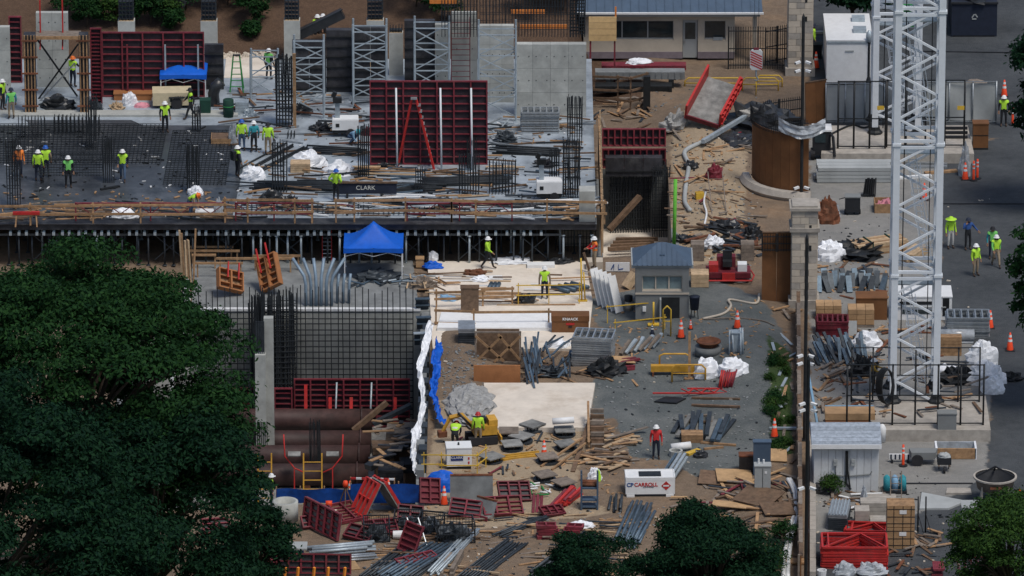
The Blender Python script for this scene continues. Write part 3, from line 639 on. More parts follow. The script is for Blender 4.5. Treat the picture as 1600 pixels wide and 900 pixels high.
def pier(label, x0, y0, x1, y1, zb=D, reb=30, d=.7):
    p, w_, h = RC(x0, y0, x1, y1, zb, d); t = T('concrete_column', label, 'column', p, 0, 'columns with bare rebar tops')
    P('shaft', MB().box((0, 0, h/2), (w_, d, h)), 'concrete', t); s = scale_at(p); m = MB()
    for i in range(5):
        for j in (-1, 1): m.bar((-w_*.42+w_*.84*i/4, j*d*.4, h-.1), (-w_*.42+w_*.84*i/4, j*d*.4, h+reb/s/CD*rnd(.9, 1.1)), .045)
    for k in range(int(reb/s/.25)): m.box((0, 0, h+.15+k*.25), (w_*.92, d*.86, .03))
    P('rebar', m, 'rebar', t); P('tie_caps', MB().box((0, 0, h+.02), (w_*.9, d*.9, .05)), 'wood_pale', t)
pier('concrete column with rebar top behind the red wall form at far left', 185, 28, 211, 92, reb=35)
pier('concrete column with rebar top left of the green stepladder', 314, 28, 340, 95, reb=35)
pier('concrete column with rebar top above the green vested climber', 444, 27, 469, 95, reb=35)
pier('concrete column with rebar top behind the middle black form wall', 573, 27, 600, 95, reb=35)
pier('short concrete column between two shoring towers', 608, 48, 630, 118, reb=10, d=.5)
# far left group
wallslab('bare concrete wall at the left edge of the photo', -30, 40, 17, 150, joints=1)
wallslab('bare concrete wall between two timber column forms', 58, 18, 108, 136, joints=1)
wallslab('low grey wall strip behind the red wall form', 150, 41, 245, 58, z=D, d=.3, joints=3, holes=False)
def colform(label, x0, y0, x1, y1, mat, d=.7, n=4):
    p, w_, h = RC(x0, y0, x1, y1, D, d); t = T('column_form', label, 'formwork', p, 0, 'timber column forms')
    P('core', MB().box((0, 0, h/2), (w_*.9, d, h-.02)), 'ply_dark', t)
    for i in range(n): P('stud', MB().box((-w_/2+w_*(i+.5)/n, -d/2-.05, h/2), (.07, .09, h)), mat, t)
    for k in range(5): P('clamp', MB().box((0, -d/2-.12, .5+(h-.8)*k/4), (w_+.2, .06, .09)), 'rust', t)
colform('timber column form with four pale studs left of the black cross braces', 38, 50, 58, 178, 'wood')
colform('timber column form with three studs beside the stacked red form', 124, 50, 140, 178, 'wood', n=3)
p, w_, h = RC(15, 25, 35, 130, D, .3); panel('wall_formwork', 'narrow tall maroon form panel near the left edge', w_, h, p, frame='red', verts=3)
p, w_, h = RC(142, 42, 160, 165, D, .6); panel('wall_formwork', 'narrow tall dark form at the left end of the red wall form', w_, h, p, frame='maroon', verts=3, ribs=.22)
p, w_, h = RC(160, 50, 320, 152, D, .2); t = panel('wall_formwork', 'long red gridded wall form behind the beige compressor', w_, h, p, frame='red', verts=1.1, ribs=.42)
for x in (-.25, .12, .44): P('soldier', MB().box((w_*x, -.2, h*.42), (.09, .1, h*.8)), 'galv' if x > 0 else 'red', t)
p, w_, h = RC(58, 58, 124, 152, D, 0); t = T('cross_brace', 'black crossed braces between the two timber column forms', 'brace', p)
P('strut', MB().bar((-w_/2, -.15, h), (w_/2-.1, -.15, .1), .09), 'black', t); P('strut', MB().bar((w_/2, -.28, h*.9), (-w_/2+.1, -.28, 0), .09), 'black', t)
P('strut', MB().bar((w_/2-.2, -.4, h*.6), (-w_/2+.2, -.7, -.0), .07), 'steel', t)
p, w_, h = RC(56, 36, 126, 60, D+3.6, 0); t = T('work_platform', 'timber edged platform on red brackets above the crossed braces', 'platform', p)
P('deck', MB().box((0, 0, .25), (w_, 1.1, .08)), 'wood_grey', t); P('edge_board', MB().box((0, -.6, .22), (w_, .05, .2)), 'wood', t)
for x in (-.4, .1): P('bracket', MB().bar((w_*x, -.5, -.5), (w_*x, .3, .2), .08).bar((w_*x, .2, .2), (w_*x, .2, 2.2), .08), 'bright_red', t)
o = heap('junk_pile', 'dark pile of form hardware under the crossed braces', 90, 172, 55, 24, 'black_sheet', D, cat='pile', seed=4, rough=.6)
canopy('small faded blue canopy behind the beige compressor', 250, 96, 323, 117, 158, D, 'blue', d=2.4, peak=1)
# compressor
p, w_, h = RC(238, 134, 298, 170, D, 1.3); t = T('air_compressor', 'beige towable air compressor with black wheel', 'compressor', p+Vector((0, 0, 0)), .05)
P('body', MB().box((0, 0, h*.55+.05), (w_, 1.3, h*.8)), 'beige', t); P('roof', MB().box((0, 0, h*.97), (w_+.03, 1.2, .06)), 'beige', t)
P('skirt', MB().box((0, 0, .28), (w_*.95, 1.2, .25)), 'charcoal', t)
for sy in (-1, 1): P('wheel', MB().lathe([(0, -.1), (.2, -.1), (.32, -.09), (.32, .09), (.2, .1), (0, .1)], 16), 'tyre', t, loc=(w_*.12, sy*.66, .32), rot=(math.pi/2, 0, 0))
P('mudguard', MB().bar((w_*-.08, -.68, .68), (w_*.32, -.68, .68), .25, .06), 'charcoal', t)
P('tow_bar', MB().bar((w_/2, 0, .35), (w_/2+1.1, 0, .4), .09), 'charcoal', t); P('latch', MB().box((-.05, -.66, h*.55), (.12, .03, .2)), 'black', t)
text('AIRMAN', .22, 'navy', t, (w_*.24, -.665, h*.72))
p, w_, h = RC(325, 124, 350, 168, D, .8); t = T('bent_duct', 'black curved waste chute leaning behind the small canopy', 'chute', p); P('pipe', MB().path([(-.1, 0, 0), (-.15, 0, h*.5), (0, 0, h*.8), (.3, 0, h)], .32, 12), 'black_sheet', t, True)
t, *_ = crate_box('storage_box', 'brown box with bolts behind the white covered pile', 178, 140, 237, 157, .7, 'orange_brown', D)
heap('firewood_pile', 'small heap of split wood left of the white bag on the far slab', 183, 172, 22, 12, 'wood_pale', D, cat='wood pile', seed=9, rough=.6, sharp=5)
heap('white_bag', 'white plastic bag heap in front of the brown bolted box', 203, 165, 24, 22, 'white_sheet', D, cat='bag', seed=3)
heap('hose_coil', 'dull red hose coil beside the compressor', 222, 168, 26, 9, 'pink', D, cat='hose', seed=6, rough=.2)
t = T('barrel', 'dark green barrel with a hose ring behind the steel rack', 'barrel', L(357, 182, D)); P('shell', MB().lathe([(0, 0), (.3, 0), (.3, 1.0), (.27, 1.02), (0, 1.02)], 14), 'bin_green', t, True); P('hoop', MB().lathe([(.31, .6), (.325, .63), (.31, .66)], 14), 'green', t)
upright('bin', 'dark green bin at the right end of the compressor', 'bin', 312, 152, 329, 180, .6, 'bin_green')
slats_box('grey slatted steel crate beside the green barrel', 368, 155, 388, 179, .6, 'galv', D, name='steel_crate', n=4)
a = L(370, 142, D); t = T('step_ladder', 'green stepladder standing by the pale gravel at the slope', 'ladder', a)
for sx in (-1, 1):
    P('stile', MB().bar((sx*.38, -.35, 0), (sx*.18, 0, 2.1), .06), 'green', t); P('stile', MB().bar((sx*.38, .5, 0), (sx*.18, .08, 2.1), .05), 'green', t)
for k in range(1, 6): P('step', MB().box((0, -.35+.35*k/6, 2.1*k/6), (.74-.06*k, .09, .03)), 'green', t)
P('top_cap', MB().box((0, .04, 2.12), (.42, .2, .05)), 'black', t)
m = MB()
for i in range(260): a, b = rnd(345, 432), rnd(84, 104); p = GG(a, b); s_ = rnd(.06, .16); m.box((p.x, p.y, p.z+s_*.3), (s_*1.6, s_*1.4, s_), (rnd(0, 1), rnd(0, 1), rnd(0, 3)))
S('pale_rubble', m, 'stone', 'stuff')
# black wall forms
def blackform(label, x0, y0, x1, y1, d=.3, rz=0):
    p, w_, h = RC(x0, y0, x1, y1, D, d); t = T('wall_form', label, 'formwork', p, rz, 'black wall forms'); n = max(1, round(w_/1.2))
    for i in range(n): P('panel', MB().box((-w_/2+w_/n*(i+.5), 0, h/2), (w_/n-.02, d, h)), 'ply_dark', t)
    for k in range(int(h/.6)): P('waler', MB().box((0, -d/2-.04, .3+k*.6), (w_, .07, .06)), 'black', t)
    return t
blackform('black wall form behind the leftmost shoring tower', 457, 62, 510, 146)
blackform('black wall form between the two left shoring towers', 510, 44, 552, 144, d=.5)
blackform('black wall form behind the tower with a leaning board', 552, 42, 606, 150, d=.35)
blackform('low black form to the left of the climbing workers', 320, 68, 350, 140)
p = L(497, 80, D); t = T('tilted_form', 'long black form panel lying tilted on top of the black wall forms', 'formwork', p+Vector((0, 0, 1.1))); P('panel', MB().bar((-1.5, 0, -.3), (1.45, 0, 1.2), .5, .55), 'black_sheet', t); P('edge', MB().bar((-1.5, -.27, -.0), (1.45, -.27, 1.5), .04, .05), 'dark_steel', t)
p = L(268, 50, D); t = T('tilted_form', 'black form panel sloping above the right end of the red wall form', 'formwork', p+Vector((0, -1.5, 2.2))); P('panel', MB().bar((-.8, 0, .7), (.9, 0, .0), .5, .35), 'black_sheet', t)
cage('rebar_column', 'tall dense black rebar column beside an orange timber post', RC(432, 88, 456, 198, D, .7)[0], .85, .7, 4.1, 6, 4, .03, .22, seed=3)
o, *_ = upright('timber_post', 'upright timber post against the tall black rebar column', 'post', 458, 84, 463, 200, .14, 'wood')
shore_tower('galvanised shoring tower nearest the tall rebar column', 460, 65, 506, 186, D, bays=4)
shore_tower('galvanised shoring tower with a leaning board between black forms', 552, 40, 604, 168, D, bays=4)
shore_tower('galvanised shoring tower in front of the dark stair opening', 648, 36, 702, 150, D, bays=3)
shore_tower('galvanised shoring tower against the pale wall right of the red form', 748, 42, 806, 190, D, bays=4)
shore_tower('low scaffold bay left of the tall rebar column', 392, 86, 434, 158, D, bays=2)
o = O('loose_board', 'pale board leaning on the brace of a shoring tower', 'board', MB().box((0, 0, 0), (.5, .9, .04)), 'wood_pale', L(578, 128, D)+Vector((0, 0, .9)), rot=(.5, .35, .3))
wallslab('slim concrete wall between the dark opening and the red ladder', 680, 35, 700, 135, d=.5, joints=0)
wallslab('concrete wall behind the red ladder', 706, 18, 746, 132, d=.4, joints=0)
ladder('ladder', 'red ladder standing in the dark gap beside the pale wall', L(720, 130, D)+Vector((0, -.8, 0)), L(720, 130, D)+Vector((0, -.5, 4.1)), 1.05, 'red', 13)
wallslab('pale concrete wall with board marks behind the last shoring tower', 747, 38, 803, 160, joints=2)
wallslab('tall pale concrete wall with dark tie holes left of the guard building', 804, 66, 916, 182, d=.5, joints=3)
for x0, x1, lb in ((690, 745, 'bare rebar rising above the wall with the red ladder'), (750, 800, 'bare rebar above the board marked pale wall'), (806, 905, 'bare rebar fringe on the tall pale wall')):
    p, w_, h = RC(x0, 0, x1, 70, D+3.4, .3); cage('rebar_fringe', lb, p+Vector((0, 1.5, .0)), w_, .3, 3.1, int(w_/.16), 2, .018, .45, seed=x0)
cage('rebar_column', 'dense rebar column poking above the right end of the tall pale wall', RC(890, 0, 915, 66, D+3.4, .5)[0]+Vector((0, 1.0, 0)), .8, .5, 3.4, 6, 3, .025, .2)
for x0, y0, x1, y1, lb in ((672, 10, 712, 18, 'ochre beam across the rebar above the dark opening'), (800, 24, 850, 34, 'ochre beam behind the rebar of the tall wall'), (815, 52, 885, 58, 'ochre board laid through the rebar fringe')):
    p = L((x0+x1)/2, y1+80, D); o = O('timber_beam', lb, 'beam', MB().box((0, 0, 0), ((x1-x0)/26, .12, .22)), 'orange', p+Vector((0, 2.2, 3.0)))
blackform('large black void form behind the shoring in front of the dark opening', 632, 30, 680, 130, d=.4)
p = L(665, 130, D); t = T('red_stair', 'red stair frame inside the dark opening', 'stair', p+Vector((0, .2, 0)))
for k in range(8): P('tread', MB().box((-.6, .0, .3+k*.25), (.9, .2, .04)), 'red', t)
P('stringer', MB().bar((-1.1, 0, 0), (-1.1, 0, 2.4), .08).bar((-.1, 0, 0), (-.1, 0, 2.4), .08), 'red', t)
# big red wall form
p, w_, h = RC(578, 126, 762, 258, D, .25); rf = panel('wall_form', 'big red gridded wall form with three white props', w_, h, p, frame='red', verts=.85, ribs=.44)
for x in (-.275, .1, .36): P('prop', MB().tube((w_*x, -.25, h*.93), (w_*x+.06, -1.0, 0), .055, 8), 'crane_white', rf, True)
p = L(650, 262, D); t = T('step_ladder', 'tall bright red stepladder in front of the big red form', 'ladder', p)
for sx in (-1, 1): P('stile', MB().bar((sx*1.0-.0, -.3*sx, 0), (sx*.12-.1, 0, 4.0), .13, .1), 'bright_red', t)
for k in range(1, 11): P('step', MB().box((.92-.8*k/11, .3-.3*k/11, 4.0*k/11), (.16, .5, .03)), 'steel', t)
P('top_cap', MB().box((-.1, 0, 4.02), (.35, .3, .08)), 'steel', t)
upright('timber_waler', 'brown timber board standing at the right foot of the big red form', 'board', 690, 243, 760, 250, .1, 'wood_old')
# light towers
def light_tower(label, x0, y0, x1, y1, mast=1):
    p, w_, h = RC(x0, y0, x1, y1, D, .9); t = T('light_tower', label, 'light tower', p, .03, 'white towable light towers')
    P('cabinet', MB().box((0, 0, h*.45+.3), (w_, .9, h*.62)), 'white', t); P('lid', MB().box((0, 0, h*.76+.31), (w_*.96, .84, .06)), 'white', t)
    P('chassis', MB().box((0, 0, .3), (w_*.98, .8, .14)), 'black', t); P('vent', MB().box((-w_*.3, -.46, h*.5+.25), (.2, .02, .2)), 'black', t)
    for sy in (-1, 1): P('wheel', MB().lathe([(0, -.09), (.26, -.09), (.26, .09), (0, .09)], 14), 'tyre', t, loc=(w_*.2, sy*.45, .26), rot=(math.pi/2, 0, 0))
    P('mast', MB().box((-w_*.3, 0, h*.8+.75), (.26, .26, 1.0)), 'galv', t)
    P('lamp_head', MB().box((-w_*.3, -.1, h*.8+1.35), (.5, .3, .3)).box((-w_*.42, 0, h*.8+1.65), (.22, .3, .3), (0, .5, 0)), 'black', t)
    P('outrigger', MB().bar((-w_/2, -.3, .3), (-w_/2-.8, -.4, .3), .07).bar((-w_/2-.8, -.4, 0), (-w_/2-.8, -.4, .45), .05), 'black', t)
    return t
light_tower('white light tower with folded black head left of the big red form', 519, 182, 560, 215)
light_tower('white light tower with folded black head at the right end of the deck', 838, 278, 878, 315)
frames_stack('galvanised frame in the neat stack before the tall pale wall', 815, 165, 873, 208, 1.0, 9, 'steel', D, group='scaffold frames stacked before the tall wall')
slats_box('timber framed box around a dark opening behind the three workers', 330, 206, 372, 226, 1.2, 'wood', D, n=2, top=False, name='opening_box')
# starter cages (x, foot y, top y, width px, bars)
for i, (x, yb, yt, wd, n) in enumerate([(143, 232, 150, 14, 5), (307, 205, 165, 12, 4), (302, 300, 225, 18, 6), (170, 284, 215, 16, 6), (22, 322, 215, 20, 6), (437, 300, 220, 22, 6), (568, 276, 195, 16, 6), (657, 300, 262, 14, 5), (737, 262, 215, 14, 5), (733, 302, 240, 30, 8), (898, 225, 150, 22, 7), (893, 308, 218, 26, 8), (785, 302, 250, 40, 9), (455, 215, 205, 10, 3), (120, 210, 180, 70, 12), (50, 215, 182, 40, 9), (866, 300, 232, 14, 5), (705, 60, 20, 30, 8)]):
    p = L(x, yb, D); s = scale_at(p); where = ['left of the red form panels', 'in front of the green bin', 'between the two dark mats', 'behind the worker in jeans', 'near the left edge of the deck', 'beside the white tarps', 'left of the big red form', 'under the big red form', 'at the right foot of the red form', 'over the black bar bundles', 'before the tall pale wall', 'beside the right light tower', 'above the bar bundles on the right', 'behind the left light tower', 'along the back edge of the dark deck', 'at the back left of the dark deck', 'behind the right light tower', 'above the red ladder wall'][i]
    cage('rebar_cage', 'black upright rebar cage '+where, p, wd/s, .45, (yb-yt)/s/CD, n, 3, .02, .55 if i % 3 else 0, seed=i)
mat_grid('rebar_mat', 'dark rebar mat on the right half of the dark deck', [(255, 290), (352, 290), (366, 206), (270, 206)], D, .2, n=(16, 30))
mat_grid('rebar_mat', 'dark rebar mat across the back of the dark deck', [(0, 256), (250, 256), (262, 196), (0, 196)], D+.05, .3, n=(40, 22))
mat_grid('rebar_mat', 'rebar mat along the front edge of the pale deck', [(370, 336), (925, 336), (925, 318), (370, 318)], D+.05, .3, n=(70, 6))
mat_grid('rebar_mat', 'raised rebar mesh left of the worker in orange vest', [(62, 276), (160, 276), (160, 240), (62, 240)], D+.7, .3, n=(22, 9))
for i, (a, b, n, lb) in enumerate([((398, 292), (690, 296), 12, 'long black bar bundle behind the company banner'), ((480, 236), (565, 240), 8, 'black bar bundle behind the white tarps'), ((660, 288), (795, 283), 12, 'black bar bundle on the right of the deck'), ((395, 270), (470, 230), 5, 'slanting black bar bundle beside the white tarp'), ((770, 236), (870, 240), 8, 'black bar bundle in front of the frame stack'), ((600, 320), (850, 324), 6, 'thin bar bundle along the deck edge')]):
    bundle('bar_bundle', lb, 'rebar bundle', a, b, n, .055, 'rebar', 1.3, D, 'black bar bundles on the deck', seed=i)
# banner on trestle
p, w_, h = RC(526, 281, 620, 304, D, .1); t = T('banner_trestle', 'dark company banner hung on a low steel trestle', 'banner', p+Vector((0, -.5, 0)))
P('banner', MB().box((0, 0, h*.62), (w_, .05, h*.75)), 'navy', t); P('top_rail', MB().box((0, 0, h+.03), (w_+.1, .16, .08)), 'wood_old', t)
for x in (-.32, .25): P('leg', MB().box((w_*x, .0, h*.12), (.12, .4, .25)), 'black', t)
text('CLARK', .34, 'reflect', t, (-.05, -.03, h*.66))
# tarps and timber on the deck
heap('white_tarp', 'big white tarp heap behind the pale timber stack on the deck', 482, 262, 58, 26, 'white_sheet', D, seed=11)
heap('white_tarp', 'white tarp mound right of the timber stack on the deck', 528, 275, 46, 24, 'white_sheet', D, seed=12)
heap('white_tarp', 'white tarp at the corner of the dark deck by the backpack worker', 395, 281, 40, 22, 'white_sheet', D, seed=13)
heap('white_tarp', 'white tarp beside the bending worker', 305, 306, 24, 16, 'white_sheet', D, seed=14)
heap('white_tarp', 'low white sheet under the red deck edge rail', 192, 342, 48, 18, 'white_sheet', D, seed=15)
heap('clear_sheet', 'clear plastic heap left of the yellow shirted pair', 365, 226, 18, 30, 'clear_sheet', D, seed=16)
heap('clear_sheet', 'tall clear plastic wrap beside the white cooler', 342, 338, 16, 28, 'clear_sheet', D, seed=17)
crate_box('cooler', 'white cooler box on the deck edge', 306, 326, 333, 341, .5, 'white', D)
heap('black_bag', 'black tarp in the middle of the deck front', 425, 318, 42, 22, 'black_sheet', D, cat='bag', seed=18)
slats_box('small stack of sawn timber in front of the white tarp', 454, 249, 484, 270, .8, 'wood_pale', D, n=4, name='timber_stack', cat='timber stack')
o = O('hardware_strip', 'short black strip of hardware lying on the open deck', 'hardware', MB().bar((-.5, -.3, .06), (.5, .3, .06), .18, .1), 'black', L(172, 295, D))
p, w_, h = RC(20, 330, 62, 355, D, .6); t = T('sawhorse', 'red and timber sawhorse at the left deck edge', 'sawhorse', p)
P('beam', MB().box((0, 0, h), (w_, .2, .16)), 'bright_red', t)
for sx in (-1, 1):
    for sy in (-1, 1): P('leg', MB().bar((sx*w_*.4, sy*.3, 0), (sx*w_*.36, 0, h-.06), .07), 'wood', t)
scatter('plank', 'loose timber lying on the pale part of the deck', 'plank', 'loose timber on the deck', (500, 306, 900, 330), 22, (1, 3.6), ['wood', 'wood_pale', 'galv', 'white'], z=D+.06, ang=(-14, 14), seed=3)
scatter('plank', 'loose timber lying under the deck edge rails', 'plank', 'loose timber at the deck edge', (40, 330, 360, 343), 10, (.8, 3), ['wood', 'wood_old', 'ply_dark'], z=D+.02, ang=(-10, 10), seed=4)
scatter('plank', 'loose timber around the big red form', 'plank', 'loose timber by the red form', (560, 262, 800, 276), 14, (.8, 4), ['wood', 'wood_pale', 'wood_old'], z=D, ang=(-8, 8), seed=5)
scatter('loose_rod', 'loose white props and pipes near the frame stack', 'pipe', 'loose pipes near the frame stack', (765, 190, 815, 225), 14, (.8, 1.8), ['steel', 'galv'], h=.045, z=D, kind='tube', seed=6)
scatter('plank', 'loose timber on the far slab behind the compressor', 'plank', 'loose timber on the far slab', (350, 140, 720, 215), 26, (.5, 2), ['wood', 'wood_old', 'steel', 'rust'], z=D, seed=7)
# guard rails on the deck edge
for k, (rc, n, mt) in enumerate([((370, 262, 560, 318), 30, ['rebar', 'dark_steel', 'wood_old', 'wood']), ((560, 262, 925, 312), 55, ['rebar', 'dark_steel', 'wood', 'wood_old', 'blue_steel']), ((380, 318, 925, 344), 60, ['wood', 'wood_old', 'dark_steel', 'white', 'rebar', 'red']), ((0, 318, 360, 346), 60, ['wood', 'wood_old', 'dark_steel', 'wood_grey']), ((360, 150, 580, 245), 50, ['rebar', 'rust', 'wood_old', 'steel', 'dark_steel']), ((762, 185, 905, 262), 50, ['rebar', 'dark_steel', 'steel', 'wood_old', 'wood'])]):
    scatter('deck_timber', 'loose bar or board '+['among the white tarps on the deck', 'behind the right deck rails', 'right at the front edge of the pale deck', 'right at the front edge of the dark deck', 'around the left light tower', 'between the frame stack and the right light tower'][k], 'board', 'loose pieces on deck area %d' % (k+1), rc, n, (.5, 2.6), mt, w=.09, h=.07, z=D+.02, ang=(-25, 25), seed=60+k)
for i, (x, y, wp, hp, mt) in enumerate([(455, 322, 30, 16, 'black_sheet'), (690, 322, 60, 12, 'dark_steel'), (830, 328, 40, 10, 'ply_dark'), (600, 262, 30, 8, 'black_sheet'), (500, 205, 34, 14, 'black_sheet'), (470, 178, 30, 16, 'black_sheet'), (630, 178, 20, 12, 'black_sheet'), (850, 262, 34, 14, 'ply_dark'), (790, 222, 36, 16, 'dark_steel'), (150, 172, 22, 14, 'dark_steel'), (575, 212, 20, 12, 'maroon'), (390, 182, 20, 12, 'galv')]):
    heap('gear_pile', 'low dark pile of site gear '+['beside the black tarp on the deck', 'behind the right deck truss', 'at the right front of the deck', 'left of the red form foot', 'left of the left light tower', 'under the leftmost shoring tower', 'behind the big red form', 'above the right light tower', 'in front of the last shoring tower', 'before the dark narrow form', 'right of the left light tower', 'right of the steel crate'][i], x, y, wp, hp, mt, D, cat='pile', seed=200+i, rough=.6, sharp=5)
rail('deck_rail', 'timber guard rail along the left deck edge', [(-20, 352), (48, 352)], D, 1.15)
rail('deck_rail', 'timber guard rail with red truss in front of the white sheet', [(48, 351), (146, 350), (220, 350), (352, 349)], D, 1.1)
rail('deck_rail', 'timber guard rail in front of the pale deck left of the blue tent', [(352, 348), (388, 349), (460, 350), (487, 350)], D, 1.35)
rail('deck_rail', 'timber guard rail above the blue tent', [(525, 349), (553, 348), (634, 347), (706, 348)], D, 1.3)
rail('deck_rail', 'timber guard rail at the right end of the deck', [(706, 348), (744, 349), (855, 348), (945, 350)], D, 1.25)
for i, (x0, x1) in enumerate(((118, 352), (368, 488), (636, 800))):
    a, b = L(x0, 350, D), L(x1, 350, D); t = T('red_truss', ['red lattice truss along the left deck edge', 'red lattice truss left of the red ladder', 'red lattice truss on the right deck edge'][i], 'truss', a+Vector((0, .4, .0))); ln = b.x-a.x; m = MB(); n = int(ln/.8)
    for k in range(n): m.bar((ln*k/n, 0, .45 if k % 2 else 1.05), (ln*(k+1)/n, 0, 1.05 if k % 2 else .45), .04)
    P('lattice', m, 'red', t); P('chord', MB().bar((0, 0, 1.05), (ln, 0, 1.05), .08), 'red', t); P('chord', MB().bar((0, 0, .45), (ln, 0, .45), .08), 'red', t)
    for k in (0, .5, 1): P('post', MB().box((ln*k, 0, .55), (.08, .08, 1.1)), 'red', t)
ladder('ladder', 'red access ladder from the lower floor up to the deck', G(511, 408, .1), G(511, 332, D)+Vector((0, -.8, -.1))*1+Vector((0, 0, 0)), .5, 'bright_red', 11, rmat='steel')
# right end of the deck
upright('parapet', 'pale concrete parapet at the right end of the deck', 'wall', 905, 290, 930, 348, 1.0, 'concrete')
p = G(932, 200, D); q = G(932, 350, D); t = T('edge_form', 'orange plywood form edge along the right side of the deck', 'formwork', (p.x+.12, q.y, 0)); ln = p.y-q.y
for k in range(7): P('board', MB().box((0, ln*(k+.5)/7, 1.9+rnd(-.1, .1)), (.06, ln/7-.02, 2.6)), 'wood', t)
for k in range(14): P('stake', MB().box((.07, ln*(k+.5)/14, 2.0), (.07, .09, 3.0+rnd(-.3, .4))), 'wood_pale', t)
for (px, py) in ((8, 350), (470, 250), (640, 280), (660, 330), (880, 332), (820, 260)): pass
scatter('plank', 'thin stakes along the deck parapet', 'stake', 'stakes at the deck parapet', (880, 318, 930, 345), 8, (.4, 1.2), ['wood', 'wood_pale'], z=D+.05, seed=8)
# ================================================================ lower floor and pit
canopy('large bright blue peaked tent on the lower floor', 537, 345, 630, 388, 440, .1, 'blue', d=2.6, peak=.6)
# grid of rebar on the far pit wall
a, b = G(312, 487), G(645, 487); x0, x1 = a.x, b.x; t = T('rebar_wall', 'wide black rebar grid standing in front of the concrete pit wall', 'rebar grid', ((x0+x1)/2, pitY1-.35, PZ)); hw = (x1-x0)/2; m = MB(); h = -PZ+1.7
n = 34
for i in range(n+1): X = -hw+2*hw*i/n+rnd(-.03, .03); m.bar((X, 0, 0), (X+rnd(-.05, .05), 0, h*rnd(.93, 1.0)), .05)
P('upright_bars', m, 'rebar', t); m = MB()
for k in range(1, 20):
    z = k*.32; m.bar((-hw, -.05, z), (hw, -.05, z+rnd(-.04, .04)), .045)
P('cross_bars', m, 'rebar', t)
cage('rebar_curtain', 'dense dark rebar curtain behind the concrete column', (G(435, 487).x, pitY1-1.1, PZ), 1.9, .5, -PZ+1.6, 13, 3, .028, .3, group='rebar panels in the pit')
cage('rebar_curtain', 'dark rebar bundle rising left of the concrete column', (G(405, 487).x, pitY1-2.2, PZ), .7, .5, -PZ+1.7, 8, 3, .028, .0, group='rebar panels in the pit', seed=4)
# red form in the pit
yF = pitY1-1.6
def pitpx(x): return G(x, 600, -3).x
for i, (xa, xb, h, lb) in enumerate([(458, 640, 2.75, 'long red gridded form at the back of the pit'), (345, 456, 2.4, 'red gridded form behind the concrete column in the pit')]):
    w_ = pitpx(xb)-pitpx(xa); t = panel('pit_form', lb, w_, h, ((pitpx(xa)+pitpx(xb))/2, yF-.5*i, PZ+.02), frame='red', verts=.8, ribs=.3)
    if i == 0:
        for x in (-.13, .17): P('prop', MB().tube((w_*x, -.2, h*.95), (w_*x-.1, -1.0, 0), .05), 'galv', t, True)
for i, x in enumerate((357, 477, 515, 548, 617)):
    X = pitpx(x); t = T('raker_prop', 'bright red raker prop '+['left of the concrete column', 'at the left end of the long pit form', 'second from left on the long pit form', 'under the middle of the long pit form', 'near the right end of the long pit form'][i], 'prop', (X, yF-1.1, PZ), 0, 'red raker props')
    P('shaft', MB().bar((0, 0, 0), (0, .6, 2.6 if i < 2 else 1.9), .17), 'bright_red', t); P('sleeve', MB().box((0, .25, 1.1), (.26, .26, .5), (-.3, 0, 0)), 'bright_red', t); P('shoe', MB().box((0, 0, .04), (.4, .4, .08)), 'bright_red', t)
# struts
for i, (y, xa, xb) in enumerate(((656, 355, 582), (690, 350, 580), (713, 350, 578), (742, 350, 575))):
    z = PZ+1.0 if i == 0 else PZ+.62; p = G(xa, y, z); q = G(xb, y, z); t = T('strut_pipe', 'big rusty brown strut pipe '+['nearest the red pit form', 'second from the red pit form', 'third from the red pit form', 'nearest the blue barrier'][i], 'pipe', (p.x-3, p.y, z), 0, 'big strut pipes')
    P('pipe', MB().tube((0, 0, 0), (q.x-p.x+3, 0, 0), .6, 24), 'rust_pipe', t, True); P('flange', MB().lathe([(.6, 0), (.72, 0), (.72, .06), (.6, .06)], 20), 'rust_pipe', t, loc=(q.x-p.x+2.4, 0, 0), rot=(0, math.pi/2, 0))
    for k in (.25, .7): P('saddle', MB().box(((q.x-p.x+3)*k, 0, -(z-PZ)/2), (.3, .9, z-PZ)), 'rust', t)
# concrete column of the pit
zc0 = PZ; p = G(415, 720, zc0); s = scale_at(p); t = T('pit_column', 'pale concrete column with bare rebar rising from the pit', 'column', (p.x, p.y, zc0))
H1 = (720-507)/s/CD+.3; P('rear_shaft', MB().box((.22, .35, H1/2), (.5, .45, H1)), 'concrete', t); P('front_shaft', MB().box((-.22, -.05, (H1-1.9)/2), (.55, .5, H1-1.9)), 'concrete', t)
m = MB()
for i in range(7): m.bar((-.5+.1*i, -.3, 0), (-.5+.1*i, -.3, 2.3), .045)
P('rebar', m, 'rebar', t); m = MB()
for i in range(5): m.bar((-.42+.1*i, -.05, H1-2.0), (-.42+.1*i, -.05, H1-.1), .05)
P('top_rebar', m, 'dark_steel', t)
wx = [G(272, 700, PZ), G(272, 640, PZ)]; O('white_post', 'pale post glimpsed between the leaves of the big tree', 'post', MB().box((0, 0, 2), (.2, .2, 4)), 'white', G(270, 700, PZ))
